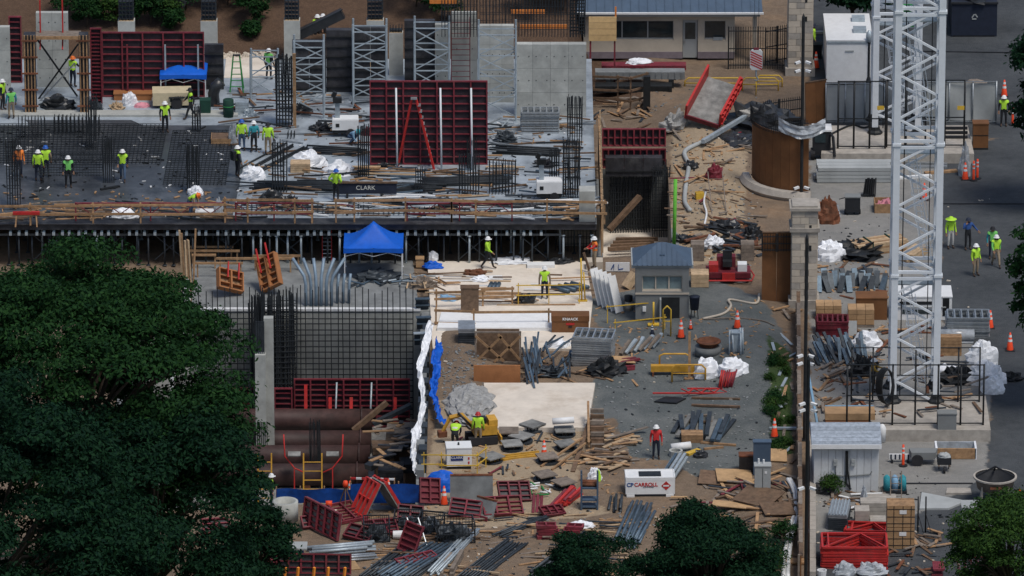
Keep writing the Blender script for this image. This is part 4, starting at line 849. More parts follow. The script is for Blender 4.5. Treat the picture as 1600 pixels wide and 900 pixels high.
# ladders in the pit
for i, (x0, y0, x1, y1) in enumerate(((472, 715, 505, 790), (403, 735, 424, 790))):
    p = G((x0+x1)/2, 770, PZ+1.3); ladder('timber_ladder', ['ochre timber ladder frame against the strut pipes', 'ochre timber ladder frame left of the white helmeted worker in the pit'][i], p+Vector((0, 0, -1.3)), p+Vector((0, .8, 1.9)), .95 if i == 0 else .7, 'yellow_orange', 7, r=.05)
t = T('red_hoop', 'thin red bent guard tubes over the strut pipes', 'guard', G(490, 735, PZ+1.2))
for sx in (-1, 1): P('tube', MB().path([(sx*1.55, 0, 2.0), (sx*1.5, 0, .8), (sx*1.0, -.2, .2), (sx*.5, -.3, .0)], .04, 6), 'bright_red', t, True)
for sx in (-1, 1): P('plate', MB().box((sx*1.0, -.1, .95), (.65, .4, .06), (.25, 0, 0)), 'ply_grey', t)
P('foot', MB().bar((-1, -.3, -1.2), (-1, -.2, .25), .06).bar((1, -.3, -1.2), (1, -.2, .25), .06), 'bright_red', t)
cage('rebar_curtain', 'dark rebar bunch hanging over the middle of the strut pipes', G(493, 745, PZ+.0), .55, .3, 3.2, 8, 2, .02, 0, group='rebar panels in the pit', seed=9)
t = T('white_tray', 'pale cable tray lying at the foot of the long pit form', 'tray', G(510, 640, PZ+.05)); P('rail', MB().box((0, -.15, .6), (2, .05, .06)), 'white', t); P('rail', MB().box((0, .15, .6), (2, .05, .06)), 'white', t); P('rungs', MB().box((0, 0, .55), (1.9, .3, .02)), 'wood_grey', t); P('trestle', MB().box((-.7, 0, .27), (.06, .3, .54)).box((.7, 0, .27), (.06, .3, .54)), 'rust', t)
# planks and dark sheets at the right end of the pit
for i, (x, y, w_, d_, h_, mt, rz, lb) in enumerate([(630, 690, 1.7, 1.8, .9, 'wood_grey', .0, 'grey plywood stack at the right end of the pit'), (600, 705, 1.2, 1.2, .5, 'wood_old', .1, 'brown timber stack behind the strut pipes'), (610, 745, 1.3, 1.4, .7, 'ply_dark', 0, 'dark form box at the ends of the strut pipes'), (645, 730, 1.2, 1.2, .5, 'ply_dark', .2, 'dark form box beside the black draped sheet')]):
    p = G(x, y, PZ+1.5); t = T('timber_stack', lb, 'timber stack', p-Vector((0, 0, 1.5)), rz, 'stacks in the pit'); P('support', MB().box((0, 0, .7), (w_*.8, d_*.8, 1.4)), 'wood_old', t)
    for k in range(4): P('sheet', MB().box((rnd(-.08, .08), rnd(-.08, .08), 1.4+h_*(k+.5)/4), (w_, d_, h_/4-.02), (0, 0, rnd(-.06, .06))), mt, t)
a, b = G(575, 735, PZ+1.6), G(652, 685, PZ+2.4); plank('long dark steel channel slanting out of the pit', None, a, b, 'black_sheet', .5, .3, 'steel_channel', 'beam')
a, b = G(552, 676, PZ+1.0), G(605, 632, PZ+2.4); plank('brown timber beam slanting across the first strut pipe', None, a, b, 'wood_old', .25, .25, 'timber_beam', 'beam')
a, b = G(583, 665, PZ+1.5), G(642, 636, PZ+2.4); plank('dark grey steel channel slanting under the white torn fabric', None, a, b, 'dark_steel', .4, .2, 'steel_channel', 'beam')
scatter('plank', 'broken timber heaped at the right end of the pit', 'plank', 'broken timber in the pit', (585, 655, 650, 730), 26, (.5, 1.8), ['wood', 'wood_grey', 'wood_old', 'ply_dark'], z=PZ+2.95, seed=11, w=.22)
# torn fabric and sheet piles along the right pit edge
def strip(label, pts, mat, wd, z0, name='torn_fabric', cat='fabric', sag=.1):
    ps = [G(x, y, zz) for x, y, zz in pts]; c = ps[0].copy()
    def f(u, v):
        k = u*(len(ps)-1); i = min(int(k), len(ps)-2); q = ps[i].lerp(ps[i+1], k-i)-c; nn = noise.noise(Vector((u*9, v*2, wd*3)))
        n2 = noise.noise(Vector((u*31, v*5, 3))); return (q.x+(v-.5)*wd*(.7+.9*abs(nn))+.2*nn+.1*n2, q.y+sag*nn*2, q.z+.25*math.sin(u*23+v*2)*nn+.25*n2-.3*v)
    return O(name, label, cat, MB().sheet(f, 110, 6), mat, c, smooth=False)
strip('white torn fabric strip hanging along the right edge of the pit', [(674, 500, 1.5), (664, 535, 1.4), (655, 575, 1.3), (662, 625, 1.2), (655, 660, 1.0), (645, 700, .6), (648, 735, .5)], 'white_sheet', .32, 0)
strip('blue tarpaulin strip along the right edge of the pit', [(686, 525, .9), (682, 570, .8), (677, 610, .8), (688, 655, .5)], 'blue', .42, 0, 'blue_tarp', 'tarp')
t = T('sheet_pile_wall', 'grey steel sheet piles capping the right edge of the pit', 'sheet piles', (pitX1+.25, G(0, 745).y, -.02)); ln = G(0, 520).y-G(0, 745).y
for k in range(26): P('pile', MB().box((.06 if k % 2 else -.06, ln*k/26, .25+rnd(-.1, .1)), (.4, ln/26-.03, .7)), 'dark_steel' if k % 4 else 'concrete_dark', t)
frames = [(664, 500), (664, 460)]
for i, (x, y) in enumerate(((660, 486), (662, 515), (658, 540))):
    p = G(x, y); t = T('steel_bracket', ['grey steel bracket box at the top of the pit corner', 'grey steel bracket box below the pit corner', 'pale steel bracket box beside the torn fabric'][i], 'bracket', p, .1, 'brackets at the pit corner')
    P('plate', MB().box((0, 0, .35), (.75, .3, .05)), 'blue_steel', t); P('plate', MB().box((0, 0, .7), (.8, .3, .05)), 'blue_steel' if i < 2 else 'galv', t); P('web', MB().box((0, .1, .36), (.7, .05, .72)), 'dark_steel', t)
# blue barrier at the near pit edge
for i, (x0, x1, yb, hh) in enumerate([(352, 402, 782, .5), (432, 548, 786, .75), (548, 655, 786, 1.0)]):
    a, b = G(x0, yb), G(x1, yb); ln = b.x-a.x; t = T('tarp_barrier', ['short blue tarp barrier glimpsed left of the white helmeted worker', 'dark blue tarp barrier in front of the strut pipes', 'dark blue tarp barrier behind the red A shaped forms'][i], 'barrier', a)
    P('tarp', MB().sheet(lambda u, v, ln=ln, hh=hh: (u*ln, .1*math.sin(u*ln*3)*v+.05*noise.noise(Vector((u*20, v*3, i))), hh*v), int(ln*6), 5), 'blue_dark', t, True)
    for k in range(int(ln/1.2)+1): P('stake', MB().box((min(ln, k*1.2), .16, hh/2+.05), (.06, .06, hh+.1)), 'wood', t)
heap('blue_tarp', 'royal blue tarp draped beside the dark tray form', 690, 768, 60, 34, 'blue', cat='tarp', seed=21, rough=.15)
t = T('barrier_tape', 'red and white barrier bar behind the orange cones', 'barrier', G(548, 772)); ln = 2.2
for k in range(8): P('stripe', MB().bar((ln*k/8, 0, .85-.06*k/8), (ln*(k+1)/8, 0, .85-.06*(k+1)/8), .05, .1), 'white' if k % 2 else 'bright_red', t)
P('post', MB().box((0, .05, .45), (.06, .06, .9)), 'wood', t); P('post', MB().box((ln, .05, .42), (.06, .06, .84)), 'wood', t)
# lower floor left: forms and galvanised pipes
for i, (x, y, w_, h_, rot, lb) in enumerate([(360, 462, 1.5, 1.2, (-.75, .35, .4), 'orange brown form box tipped over on the lower floor'), (425, 458, 1.3, 1.9, (-.6, -.55, -.4), 'orange form box tipped the other way beside the rebar curtain')]):
    t = panel('form_box', lb, w_, h_, G(x, y, .2)+Vector((0, 0, .3)), rot=rot, frame='orange_brown', face='wood', verts=.6, ribs=.4, d=.35)
    P('red_strut', MB().bar((-.3, -.3, h_*.5), (-.3, -.4, h_*1.25), .07).bar((.35, -.3, h_*.5), (.35, -.4, h_*1.3), .07), 'bright_red', t)
for i in range(6):
    X = G(478+i*8, 478, .1).x; y0 = G(0, 478, .1).y; sgn = (i-2.5)*.13; O('bent_conduit', 'bent galvanised conduit in the upright row beside the blue tent', 'conduit', MB().path([(0, 0, 0), (0, .1, 1.2), (sgn*.3, .3, 1.6), (sgn*2.2, .6, 2.5)], .085, 10), 'conduit', (X, y0, .1), group='tall bent conduits by the tent', smooth=True)
for i in range(3): O('short_conduit', 'short galvanised conduit stub right of the tall bent row', 'conduit', MB().path([(0, 0, 0), (.02, .1, 1.0), (.1, .25, 1.6)], .08, 10), 'conduit', G(527+i*9, 474, .1), group='short conduit stubs by the tent', smooth=True)
for i, (x0, y0, x1, y1) in enumerate([(296, 384, 365, 384), (288, 392, 375, 391), (300, 408, 338, 398), (338, 405, 460, 404), (305, 414, 380, 412), (395, 403, 470, 401)]):
    p = G((x0+x1)/2, y1+22, .1); s = scale_at(p); O('timber_rail', 'horizontal timber in the rail frame left of the tipped form boxes', 'timber', MB().box((0, 0, .75+.02*i), ((x1-x0)/s, .07, .12)).box((-(x1-x0)/s*.45, .08, .4), (.08, .08, .8)).box(((x1-x0)/s*.45, .08, .4), (.08, .08, .8)), 'wood', p, group='timber rails on the lower floor')
for i in range(6): O('timber_stake', 'upright timber stake at the left corner of the lower floor', 'stake', MB().bar((0, 0, 0), (rnd(-.25, .25), rnd(-.1, .1), rnd(2.4, 3.3)), .09, .09), 'wood' if i % 2 else 'wood_pale', G(286+i*3.2, 470-rnd(0, 25), .1), group='stakes at the lower floor corner')
heap('white_rag', 'white torn plastic at the stakes left of the tipped forms', 291, 470, 12, 30, 'white_sheet', .1, d=.5, seed=8)
heap('pipe_heap', 'grey rolled material under the blue tent', 590, 440, 70, 20, 'dark_steel', .1, cat='pile', seed=31, rough=.5, sharp=4)
heap('scrap_heap', 'tangled scrap heap at the corner between tent and pale slab', 662, 452, 42, 20, 'wood_grey', .1, cat='scrap', seed=32, rough=.5, sharp=4)
scatter('plank', 'splintered timber on the scrap heap beside the tent', 'plank', 'splintered timber by the tent', (635, 425, 690, 455), 22, (.4, 1.3), ['wood', 'wood_pale', 'wood_old', 'galv'], z=.35, seed=12, w=.08)
heap('blue_tarp', 'small blue tarp right of the tent', 676, 420, 30, 12, 'blue', .16, cat='tarp', seed=33)
heap('white_bag', 'upright white sack behind the small blue tarp', 676, 408, 18, 16, 'white_sheet', .16, cat='bag', seed=34)
crate_box('carton', 'brown carton beside the upright white sack', 650, 400, 662, 418, .45, 'cardboard', .1)
scatter('loose_rod', 'grey rolled conduit scraps under the tent', 'pipe', 'conduit scraps under the tent', (550, 425, 640, 450), 12, (.5, 2), ['galv', 'dark_steel', 'blue_steel'], z=.12, h=.05, kind='tube', seed=13)
# pale slab
Z1 = .165
for i, (x0, y0, x1, y1, d_) in enumerate([(720, 445, 748, 492, .5)]): crate_box('plywood_box', 'brown plywood box standing on the pale slab', x0, y0, x1, y1, d_, 'wood_old', Z1)
t, w_, h, d_ = crate_box('tool_chest', 'brown steel tool chest at the right end of the pale slab', 862, 486, 920, 524, .8, 'brown_paint', .0, lidh=.3)
text('KNAACK', .2, 'white', t, (0, -.44, h-.17), bold=.006)
P('label_plate', MB().box((0, -.405, h-.45), (.45, .02, .12)), 'bright_red', t); P('hasp', MB().box((0, -.41, h-.6), (.2, .04, .1)), 'black', t)
rail('timber_rail', 'low timber guard rail across the front of the pale slab', [(682, 512), (740, 514), (858, 513)], .0, 1.0, mids=(.25,))
rail('timber_rail', 'timber guard rail on the left part of the pale slab', [(682, 480), (755, 478), (800, 476)], Z1, .9)
t = rail('yellow_rail', 'yellow tube guard rail on the right half of the pale slab', [(810, 476), (858, 475), (905, 474)], Z1, 1.1, mat='yellow', post=.05, rw=.05)
t = T('yellow_post', 'yellow adjustable post on the pale slab near the orange worker', 'post', G(909, 470, Z1)); P('shaft', MB().tube((0, 0, 0), (-.05, .05, 2.4), .045), 'yellow', t, True); P('shaft', MB().tube((.18, 0, 0), (.1, .05, 1.6), .04), 'yellow', t, True); P('foot', MB().box((.05, 0, .02), (.5, .3, .04)), 'yellow', t)
for i, (x, y, wp, hp, mt, lb) in enumerate([(742, 430, 34, 10, 'rust', 'rusty crumpled plate on the pale slab'), (800, 412, 60, 8, 'white_sheet', 'white sheet at the back of the pale slab'), (875, 412, 45, 10, 'black_sheet', 'black plastic bags at the back of the pale slab'), (820, 475, 34, 16, 'black_sheet', 'black bags behind the yellow rail'), (700, 470, 30, 9, 'light_blue', 'pale blue sheet on the left of the pale slab'), (752, 440, 30, 10, 'white_sheet', 'white roll sheet next to the rusty plate')]): heap('sheet_heap', lb, x, y, wp, hp, mt, Z1, seed=40+i, rough=.5)
O('insulation_board', 'white foam board with a teal end behind the vested worker', 'board', MB().box((0, 0, .08), (1.5, .6, .16)), 'insulation', G(845, 416, Z1), .04)
O('insulation_board', 'white foam board lying right of the walking worker', 'board', MB().box((0, 0, .06), (1.2, .5, .12)), 'insulation', G(768, 436, Z1), .1)
for i in range(4): O('fabric_roll', 'dark grey roll lying right of the vested worker', 'roll', MB().tube((-.6, 0, .12), (.6, 0, .12), .12, 10), 'blue_steel', G(876+i*10, 455-i*2, Z1), -.7, group='dark rolls on the slab', smooth=True)
for i in range(3): O('fabric_roll', 'dark grey roll lying by the rusty plate', 'roll', MB().tube((-.4, 0, .12), (.4, 0, .12), .12, 10), 'blue_steel', G(766+i*6, 450, Z1), 1.4, group='dark rolls by the plate', smooth=True)
scatter('plank', 'long timber laid across the pale slab', 'plank', 'long timbers on the pale slab', (690, 425, 900, 480), 30, (.8, 3.0), ['wood', 'wood_pale', 'wood_old', 'white'], z=Z1, ang=(-6, 6), w=.11, seed=14)
for i in range(5): O('drywall_sheet', 'white board leaning in the row beside the orange vested climber', 'board', MB().bar((0, 0, 0), (-.55, .3, 1.9), .55, .05), 'insulation', G(968-i*7, 488-i*3, .0), -.3, group='white boards leaning by the guardhouse')
O('timber_block', 'pale timber wedge stack right of the leaning white boards', 'timber', MB().bar((0, 0, .1), (.5, .3, .8), .5, .35), 'wood_pale', G(978, 452))
# boxes under the slab front
t = T('x_braced_frame', 'timber frame with crossed braces around a brown pit in front of the pale slab', 'frame', G(778, 568)); w_, h = 2.35, 1.75
P('backing', MB().box((0, .5, h/2), (w_-.1, .05, h)), 'wood_old', t)
for x in (-w_/2, w_/2): P('post', MB().box((x, 0, h/2), (.09, .09, h)), 'wood_grey', t)
for z in (.05, h): P('beam', MB().box((0, 0, z), (w_+.1, .08, .09)), 'wood_grey', t)
for a, b in (((-w_/2, .1), (.2, h-.2)), ((-.2, .1), (w_/2, h-.2)), ((w_/2, .2), (0, h-.1)), ((-w_/2, h-.2), (.3, .15))): P('brace', MB().bar((a[0], -.07, a[1]), (b[0], -.07, b[1]), .06, .12), 'wood', t)
upright('plywood_board', 'orange brown plywood retaining board below the crossed timber frame', 'board', 740, 570, 813, 598, .1, 'orange_brown', z=0)
for i in range(7): pass
p, w_, h = RC(716, 500, 742, 547, 0, 1.4); t = T('deck_sheets', 'stack of grey corrugated deck sheets left of the crossed frame', 'metal deck', p)
for k in range(9): P('sheet', MB().box((rnd(-.02, .02), rnd(-.03, .03), h*(k+.5)/9), (w_, 1.4, h/9-.03)), 'steel' if k > 6 else 'dark_steel', t)
frames_stack('grey frame in the tilted stack beside the brown tool chest', 897, 512, 958, 574, 1.5, 14, 'steel', 0, rz=-.15, group='scaffold frames stacked by the tool chest')
heap('white_tarp', 'white tarp lying between the tool chest and black bars', 872, 548, 40, 18, 'white_sheet', 0, seed=51)
O('blue_grey_sheet', 'blue grey plastic sheet over the lower half of the frame stack', 'sheet', MB().box((0, 0, 0), (1.35, .06, .55), (-.5, 0, 0)), 'blue_steel', G(922, 566)+Vector((0, -.4, .5)))
r5 = random.Random(5)
for i in range(34):
    x, y = (r5.uniform(818, 846), r5.uniform(560, 605)) if i < 18 else (r5.uniform(850, 892), r5.uniform(545, 600)); z0 = .5+r5.uniform(0, .5); an = r5.uniform(-.12, .12)+1.6 if i < 18 else r5.uniform(.6, 1.8); ln = r5.uniform(1.6, 2.6) if i < 18 else r5.uniform(.7, 1.3)
    O('black_bar', 'black plastic bar in the tangled heap hanging over the pale ramp', 'bar', unit('blue_steel' if i % 3 else 'dark_steel', .1, .05), None, G(x, y)+Vector((0, 0, z0*.6)), 0, 'tangled black bars above the ramp', rot=(r5.uniform(-.2, .2), r5.uniform(-.3, -.05), an), scale=(ln*1.3, 1, 1))
heap('black_bars_base', 'dark core of the tangled bar heap above the ramp', 862, 588, 50, 16, 'dark_steel', 0, cat='pile', seed=52, rough=.7, sharp=5)
heap('rebar_heap', 'black tangled mesh heap in front of the grey frame stack', 945, 588, 60, 28, 'black', None, cat='pile', seed=53, rough=.6, sharp=5)
for i in range(7): plank('dark red beam lying right of the frame stack', 'red beams by the frame stack', GG(948+rnd(-8, 8), 582-i*2)+Vector((0, 0, .1*(i % 3))), GG(996+rnd(-6, 6), 575-i*2+rnd(-4, 4))+Vector((0, 0, .1*(i % 3))), 'red', .14, .12, 'red_beam', 'beam')
O('plywood_sheet', 'curled brown plywood scrap on the red beams', 'plywood', MB().box((0, 0, .3), (1.4, .8, .03), (.1, .15, .3)), 'ply', GG(970, 570))
for i in range(8): O('steel_channel', 'pale steel channel in the leaning bunch behind the yellow barrier', 'channel', MB().bar((0, 0, .1), (.55, .9, .55), .18, .12), 'galv' if i % 2 else 'wood_grey', GG(970+i*7, 556-i*1.5), rnd(-.2, .1), group='steel channels behind the yellow barrier')
# ================================================================ gravel yard
def barrier(label, x0, y0, x1, y1, mat='yellow', r=.04, rz=0):
    p, w_, h = RC(x0, y0, x1, y1, None, 0); t = T('pipe_barrier', label, 'barrier', p, rz, 'yellow pipe barriers')
    P('hoop', MB().path([(-w_/2, 0, 0), (-w_/2, 0, h-.2), (-w_/2+.2, 0, h), (w_/2-.2, 0, h), (w_/2, 0, h-.2), (w_/2, 0, 0)], r, 8), mat, t, True)
    P('mid_rail', MB().tube((-w_/2, 0, h*.5), (w_/2, 0, h*.5), r*.8), mat, t, True); return t
p, w_, h = RC(1017, 568, 1085, 588, None, .5); t = T('spreader_beam', 'yellow steel spreader beam on the gravel beside white bulk bags', 'beam', p)
P('beam', MB().box((0, 0, h*.7), (w_, .35, h*.6)), 'yellow_orange', t); P('skid', MB().box((-w_*.45, 0, h*.2), (.1, .6, h*.4)).box((w_*.45, 0, h*.2), (.1, .6, h*.4)), 'rust', t)
P('hoop', MB().path([(-w_*.3, .2, h*.9), (-w_*.3, .2, h+.45), (-w_*.2, .2, h+.55), (w_*.3, .2, h+.55), (w_*.38, .2, h+.45), (w_*.38, .2, h*.9)], .05), 'yellow_orange', t, True)
barrier('yellow pipe barrier in front of the left white bulk bag', 1050, 570, 1102, 597, 'yellow_orange', .05)
t = T('timber_post', 'upright orange timber post behind the yellow barrier', 'post', GG(1077, 592)); P('post', MB().box((0, 0, 1.3), (.13, .13, 2.6)), 'wood', t); P('foot', MB().box((0, 0, .03), (.5, .3, .06)), 'wood', t)
heap('bulk_bag', 'white bulk bag with a black patch behind the yellow barrier', 1106, 592, 44, 34, 'white_sheet', cat='bag', seed=61, rough=.25)
heap('bulk_bag', 'white bulk bag right of the black patched bag', 1147, 588, 48, 30, 'white_sheet', cat='bag', seed=62, rough=.3)
heap('black_patch', 'black rag on the left white bulk bag', 1106, 578, 8, 16, 'black', None, d=.25, cat='rag', seed=63)
t = T('red_tube_bundle', 'bundle of red tubes leaning on the right bulk bag', 'tubes', GG(1134, 606))
for i in range(14): P('tube', MB().tube((-.35+.05*i, rnd(-.1, .1), .05), (-.2+.06*i, .4, .8+rnd(-.1, .1)), .045, 7), 'red' if i % 2 else 'bright_red', t, True)
p, w_, h = RC(1065, 606, 1145, 616, None, 0); t = T('red_truss', 'red lattice truss lying flat on the gravel', 'truss', p)
m = MB()
for k in range(8): m.bar((-w_/2+w_*k/8, 0 if k % 2 else .6, .08), (-w_/2+w_*(k+1)/8, .6 if k % 2 else 0, .12), .05)
P('lattice', m, 'bright_red', t); P('chord', MB().bar((-w_/2-1.5, 0, .06), (w_/2, 0, .06), .07), 'bright_red', t); P('chord', MB().bar((-w_/2+.3, .6, .1), (w_/2-.5, .6, .1), .07), 'bright_red', t)
q = [GG(1022, 629), GG(1057, 632), GG(1072, 624), GG(1040, 622)]; c = sum(q, Vector())/4; O('steel_plate', 'black steel plate lying flat on the gravel', 'plate', MB().prism([(v.x-c.x, v.y-c.y) for v in q], 0, .06), 'black', c+Vector((0, 0, .03)))
t = T('manhole_ring', 'rusty manhole frame on a concrete ring behind the bulk bags', 'manhole', GG(1107, 552)); P('ring', MB().lathe([(0, 0), (.72, 0), (.72, .4), (.6, .42), (0, .42)], 22), 'concrete_dark', t, True); P('frame', MB().lathe([(.4, .42), (.5, .45), (.5, .62), (.66, .66), (.64, .72), (.5, .72), (.45, .6), (0, .6)], 22), 'rust', t, True)
for i in range(7): O('steel_prop', 'galvanised prop in the bunch standing under the tall orange cone', 'prop', MB().tube((0, 0, 0), (rnd(-.15, .15), .4, 1.25+rnd(-.2, .1)), .055, 8), 'galv', GG(1140+i*3.5, 552+rnd(-4, 4)), group='props under the tall cone', smooth=True)
crate_box('steel_crate', 'grey steel crate holding the tall orange cone', 1143, 515, 1160, 550, .5, 'galv')
for i, (a, b, c_, d_, mt) in enumerate([(1081, 623, 1156, 625, 'wood_old'), (1081, 634, 1156, 637, 'wood_old'), (1070, 652, 1110, 650, 'wood_grey'), (1075, 660, 1120, 661, 'wood_old'), (1095, 693, 1150, 697, 'wood'), (1100, 703, 1130, 700, 'wood'), (960, 690, 990, 680, 'wood')]): plank('weathered timber skid on the gravel near the steel plate', 'timber skids on the gravel', GG(a, b), GG(c_, d_), mt, .14, .1)
for i in range(16): plank('dark steel channel in the loose pile right of the red vested worker', 'dark channels on the gravel', GG(1058+i*5+rnd(-8, 8), 684+rnd(-12, 6)+(8 if i > 8 else 0))+Vector((0, 0, .12*(i % 3))), GG(1068+i*4.5+rnd(-14, 14), 652+rnd(-4, 12))+Vector((0, 0, .12*(i % 3))), random.choice(['dark_steel', 'blue_steel', 'dark_steel', 'ply_grey']), .22, .12, 'steel_channel', 'channel')
slats_box('small pale timber crate in front of the dark channels', 1065, 672, 1098, 692, .8, 'wood', n=4)
O('white_roll', 'white roll in a black sleeve beside the timber crate', 'roll', MB().tube((-.5, 0, .2), (.5, .2, .25), .2, 12), 'white', GG(1064, 705), smooth=True)
heap('black_bag', 'black bag with a pink ribbon by the yellow level', 1095, 716, 22, 14, 'black_sheet', cat='bag', seed=64)
O('yellow_tray', 'yellow perforated tray lying beside the black bag', 'tray', MB().box((0, 0, .06), (.9, .3, .12)), 'yellow', GG(1083, 708), .8)
O('spare_pipe', 'grey concrete collar on the gravel near the white roll', 'pipe', MB().lathe([(.25, 0), (.35, 0), (.35, .3), (.25, .3), (.25, 0)], 16), 'concrete', GG(1056, 712))
# cabinet and boards at the right of the yard
t, w_, h, d_ = crate_box('power_cabinet', 'grey electrical cabinet standing near the fence', 1179, 722, 1204, 770, .55, 'house_grey_light'); P('door_gap', MB().box((0, -.28, h*.5), (.02, .02, h*.8)), 'black', t); P('sticker', MB().box((.15, -.28, h*.75), (.12, .02, .12)), 'white', t); P('pipes', MB().tube((-.2, .1, h), (-.2, .1, h+.25), .05).tube((.05, .1, h), (.05, .1, h+.2), .05), 'white', t)
t, *_ = crate_box('meter_cabinet', 'tall blue grey cabinet behind the electrical cabinet', 1177, 686, 1204, 742, .4, 'slate')
t, *_ = crate_box('valve_box', 'dark box with a rusty lid left of the cabinets', 1155, 706, 1180, 738, .6, 'ply_dark', lid='rust')
for i, (x, y, w_, d_, rz, rx) in enumerate([(1120, 752, 1.8, 1.5, -.1, .12), (1147, 748, 1.8, 1.6, .05, .05), (1185, 780, 2.0, 2.0, -.5, .1), (1160, 795, 3.0, .8, -.12, 0), (1215, 800, 1.6, 1.4, .2, .1), (1208, 716, 1.4, 1.2, .0, .2)]): O('plywood_sheet', 'brown plywood sheet '+['propped left of the cabinets', 'propped in front of the cabinets', 'lying below the cabinets', 'half hidden by the bottom tree', 'lying against the perimeter fence', 'laid over the valve box'][i], 'plywood', MB().box((0, 0, .18), (w_, d_, .04), (rx, .05, 0)), 'ply' if i % 2 else 'wood_old', GG(x, y), rz, group='plywood sheets by the fence')
scatter('plank', 'splintered timber below the grey cabinet', 'plank', 'splintered timber by the cabinet', (1080, 755, 1240, 800), 30, (.5, 2.2), ['wood', 'wood_old', 'red', 'wood_grey', 'dark_steel'], seed=21)
# fuel tank
p, w_, h = RC(977, 733, 1054, 776, None, 1.25); t = T('fuel_tank', 'white boxy fuel tank with red and blue company name', 'fuel tank', p, .03)
P('body', MB().box((0, 0, .1+h*.44), (w_, 1.25, h*.82)), 'white', t); P('rim', MB().box((0, -.6, h*.9), (w_, .06, .18)).box((0, .6, h*.9), (w_, .06, .18)).box((-w_/2+.02, 0, h*.9), (.06, 1.2, .18)).box((w_/2-.02, 0, h*.9), (.06, 1.2, .18)), 'white', t); P('skid', MB().box((0, 0, .06), (w_*.98, 1.2, .1)), 'charcoal', t)
P('hatch', MB().box((0, 0, h*.88), (w_*.45, .7, .2)), 'black', t); P('foot', MB().box((-w_*.4, -.55, .05), (.4, .25, .12)).box((w_*.4, -.55, .05), (.4, .25, .12)), 'white', t)
text('CARROLL', .27, 'bright_red', t, (-.22, -.635, h*.62), bold=.008); text('COMPANIES', .1, 'navy', t, (-.1, -.635, h*.5)); text('CP', .28, 'royal', t, (-1.02, -.635, h*.61), bold=.01)
P('placard', MB().box((0, 0, 0), (.34, .012, .34), (0, math.pi/4, 0)), 'bright_red', t, loc=(w_*.32, -.634, h*.56)); P('placard_print', MB().box((0, 0, 0), (.3, .012, .08)), 'white', t, loc=(w_*.32, -.641, h*.56))
for i in range(14): O('galvanised_pipe', 'galvanised pipe in the leaning bunch behind the fuel tank', 'pipe', MB().bar((0, 0, .1+.1*(i % 4)), (.7, 1.9, .5+.1*(i % 4)), .13, .09), 'galv' if i % 3 else 'blue_steel', GG(1030+(i//4)*7+i % 4*2, 752), 0, group='pipes behind the fuel tank')
# trestle rack
p, w_, h = RC(907, 735, 935, 797, None, .6); t = T('steel_rack', 'grey steel rack holding rolled material', 'rack', p)
for sx in (-1, 1):
    for sy in (-1, 1): P('upright', MB().box((sx*w_*.45, sy*.28, h/2), (.09, .09, h)), 'slate', t)
for z in (.15, .5, h*.6): P('shelf', MB().box((0, 0, z), (w_*.9, .55, .08)), 'slate', t)
for k in range(4): P('roll', MB().tube((-w_*.4, -.1+.08*k, h*.6+.14+.1*(k % 2)), (w_*.4, -.1+.08*k, h*.6+.14+.1*(k % 2)), .09, 8), 'rust', t, True)
heap('sack_heap', 'white green and blue sacks behind the steel rack', 929, 752, 22, 22, 'white_sheet', seed=66, cat='bag')
heap('lime_sack', 'lime green cloth on the sacks behind the steel rack', 935, 752, 8, 18, 'lime', seed=67, cat='bag', d=.3)
# manhole anchor flanges
for i, (x, y, lb) in enumerate([(795, 682, 'at the left beside the ramp foot'), (882, 680, 'under the white cylinder'), (800, 702, 'left of the cone topped one'), (855, 722, 'under the orange cone'), (884, 702, 'with a dark round collar'), (851, 750, 'at the front centre'), (881, 762, 'nearest the white pipe scraps'), (768, 722, 'beside the yellow pipes'), (832, 672, 'in front of the pale ramp'), (815, 690, 'in the middle of the sand')]):
    t = T('anchor_flange', 'bolted anchor flange on the sand '+lb, 'flange', GG(x, y), 0, 'anchor flanges on the sand'); m = MB()
    for k in range(14): a = k*math.tau/14; m.bar((.42*math.cos(a), .42*math.sin(a), 0), (.42*math.cos(a), .42*math.sin(a), .32), .05)
    P('bolts', m, 'black', t); P('collar', MB().lathe([(.3, .0), (.58, 0), (.58, .1), (.3, .1)], 20), 'dark_steel', t); P('template', MB().box((0, 0, .33), (1.0, 1.0, .06), (0, 0, .1*i)), 'wood_grey' if i in (3, 5, 6, 0) else 'ply_grey', t)
O('white_cylinder', 'white cylinder lying on a flange in front of the ramp', 'cylinder', MB().tube((-.55, 0, .75), (.55, .1, .8), .17, 12), 'white', GG(880, 680), smooth=True)
for i in range(3): plank('yellow pipe lying on the sand behind the site generator', 'yellow pipes on the sand', GG(750, 724-i*3), GG(842, 713-i*3), 'yellow_orange', .11, .1, 'yellow_pipe', 'pipe')
t = rail('yellow_rail', 'yellow pipe guard rail around the site generator', [(662, 742), (690, 742), (745, 742), (760, 730)], None, 1.1, mat='yellow', post=.05, rw=.05)
# site generator
p, w_, h = RC(697, 690, 736, 733, None, 1.0); t = T('site_generator', 'white site generator with a blue name plate', 'generator', p, .08)
P('body', MB().box((0, 0, h*.55), (w_, 1.0, h*.85)), 'white', t); P('roof', MB().box((0, 0, h*.99), (w_+.04, 1.04, .05)), 'white', t); P('base', MB().box((0, 0, .08), (w_*.95, .95, .16)), 'black', t); P('lifting_eye', MB().box((0, 0, h+.05), (.08, .2, .12)), 'black', t)
P('name_plate', MB().box((-.12, -.51, h*.55), (.62, .02, .32)), 'sign_blue', t); text('CLARK', .19, 'white', t, (-.12, -.522, h*.55)); P('tail_light', MB().box((w_*.38, -.51, h*.5), (.08, .02, .12)).box((w_*.38, -.51, h*.3), (.08, .02, .12)), 'bright_red', t)
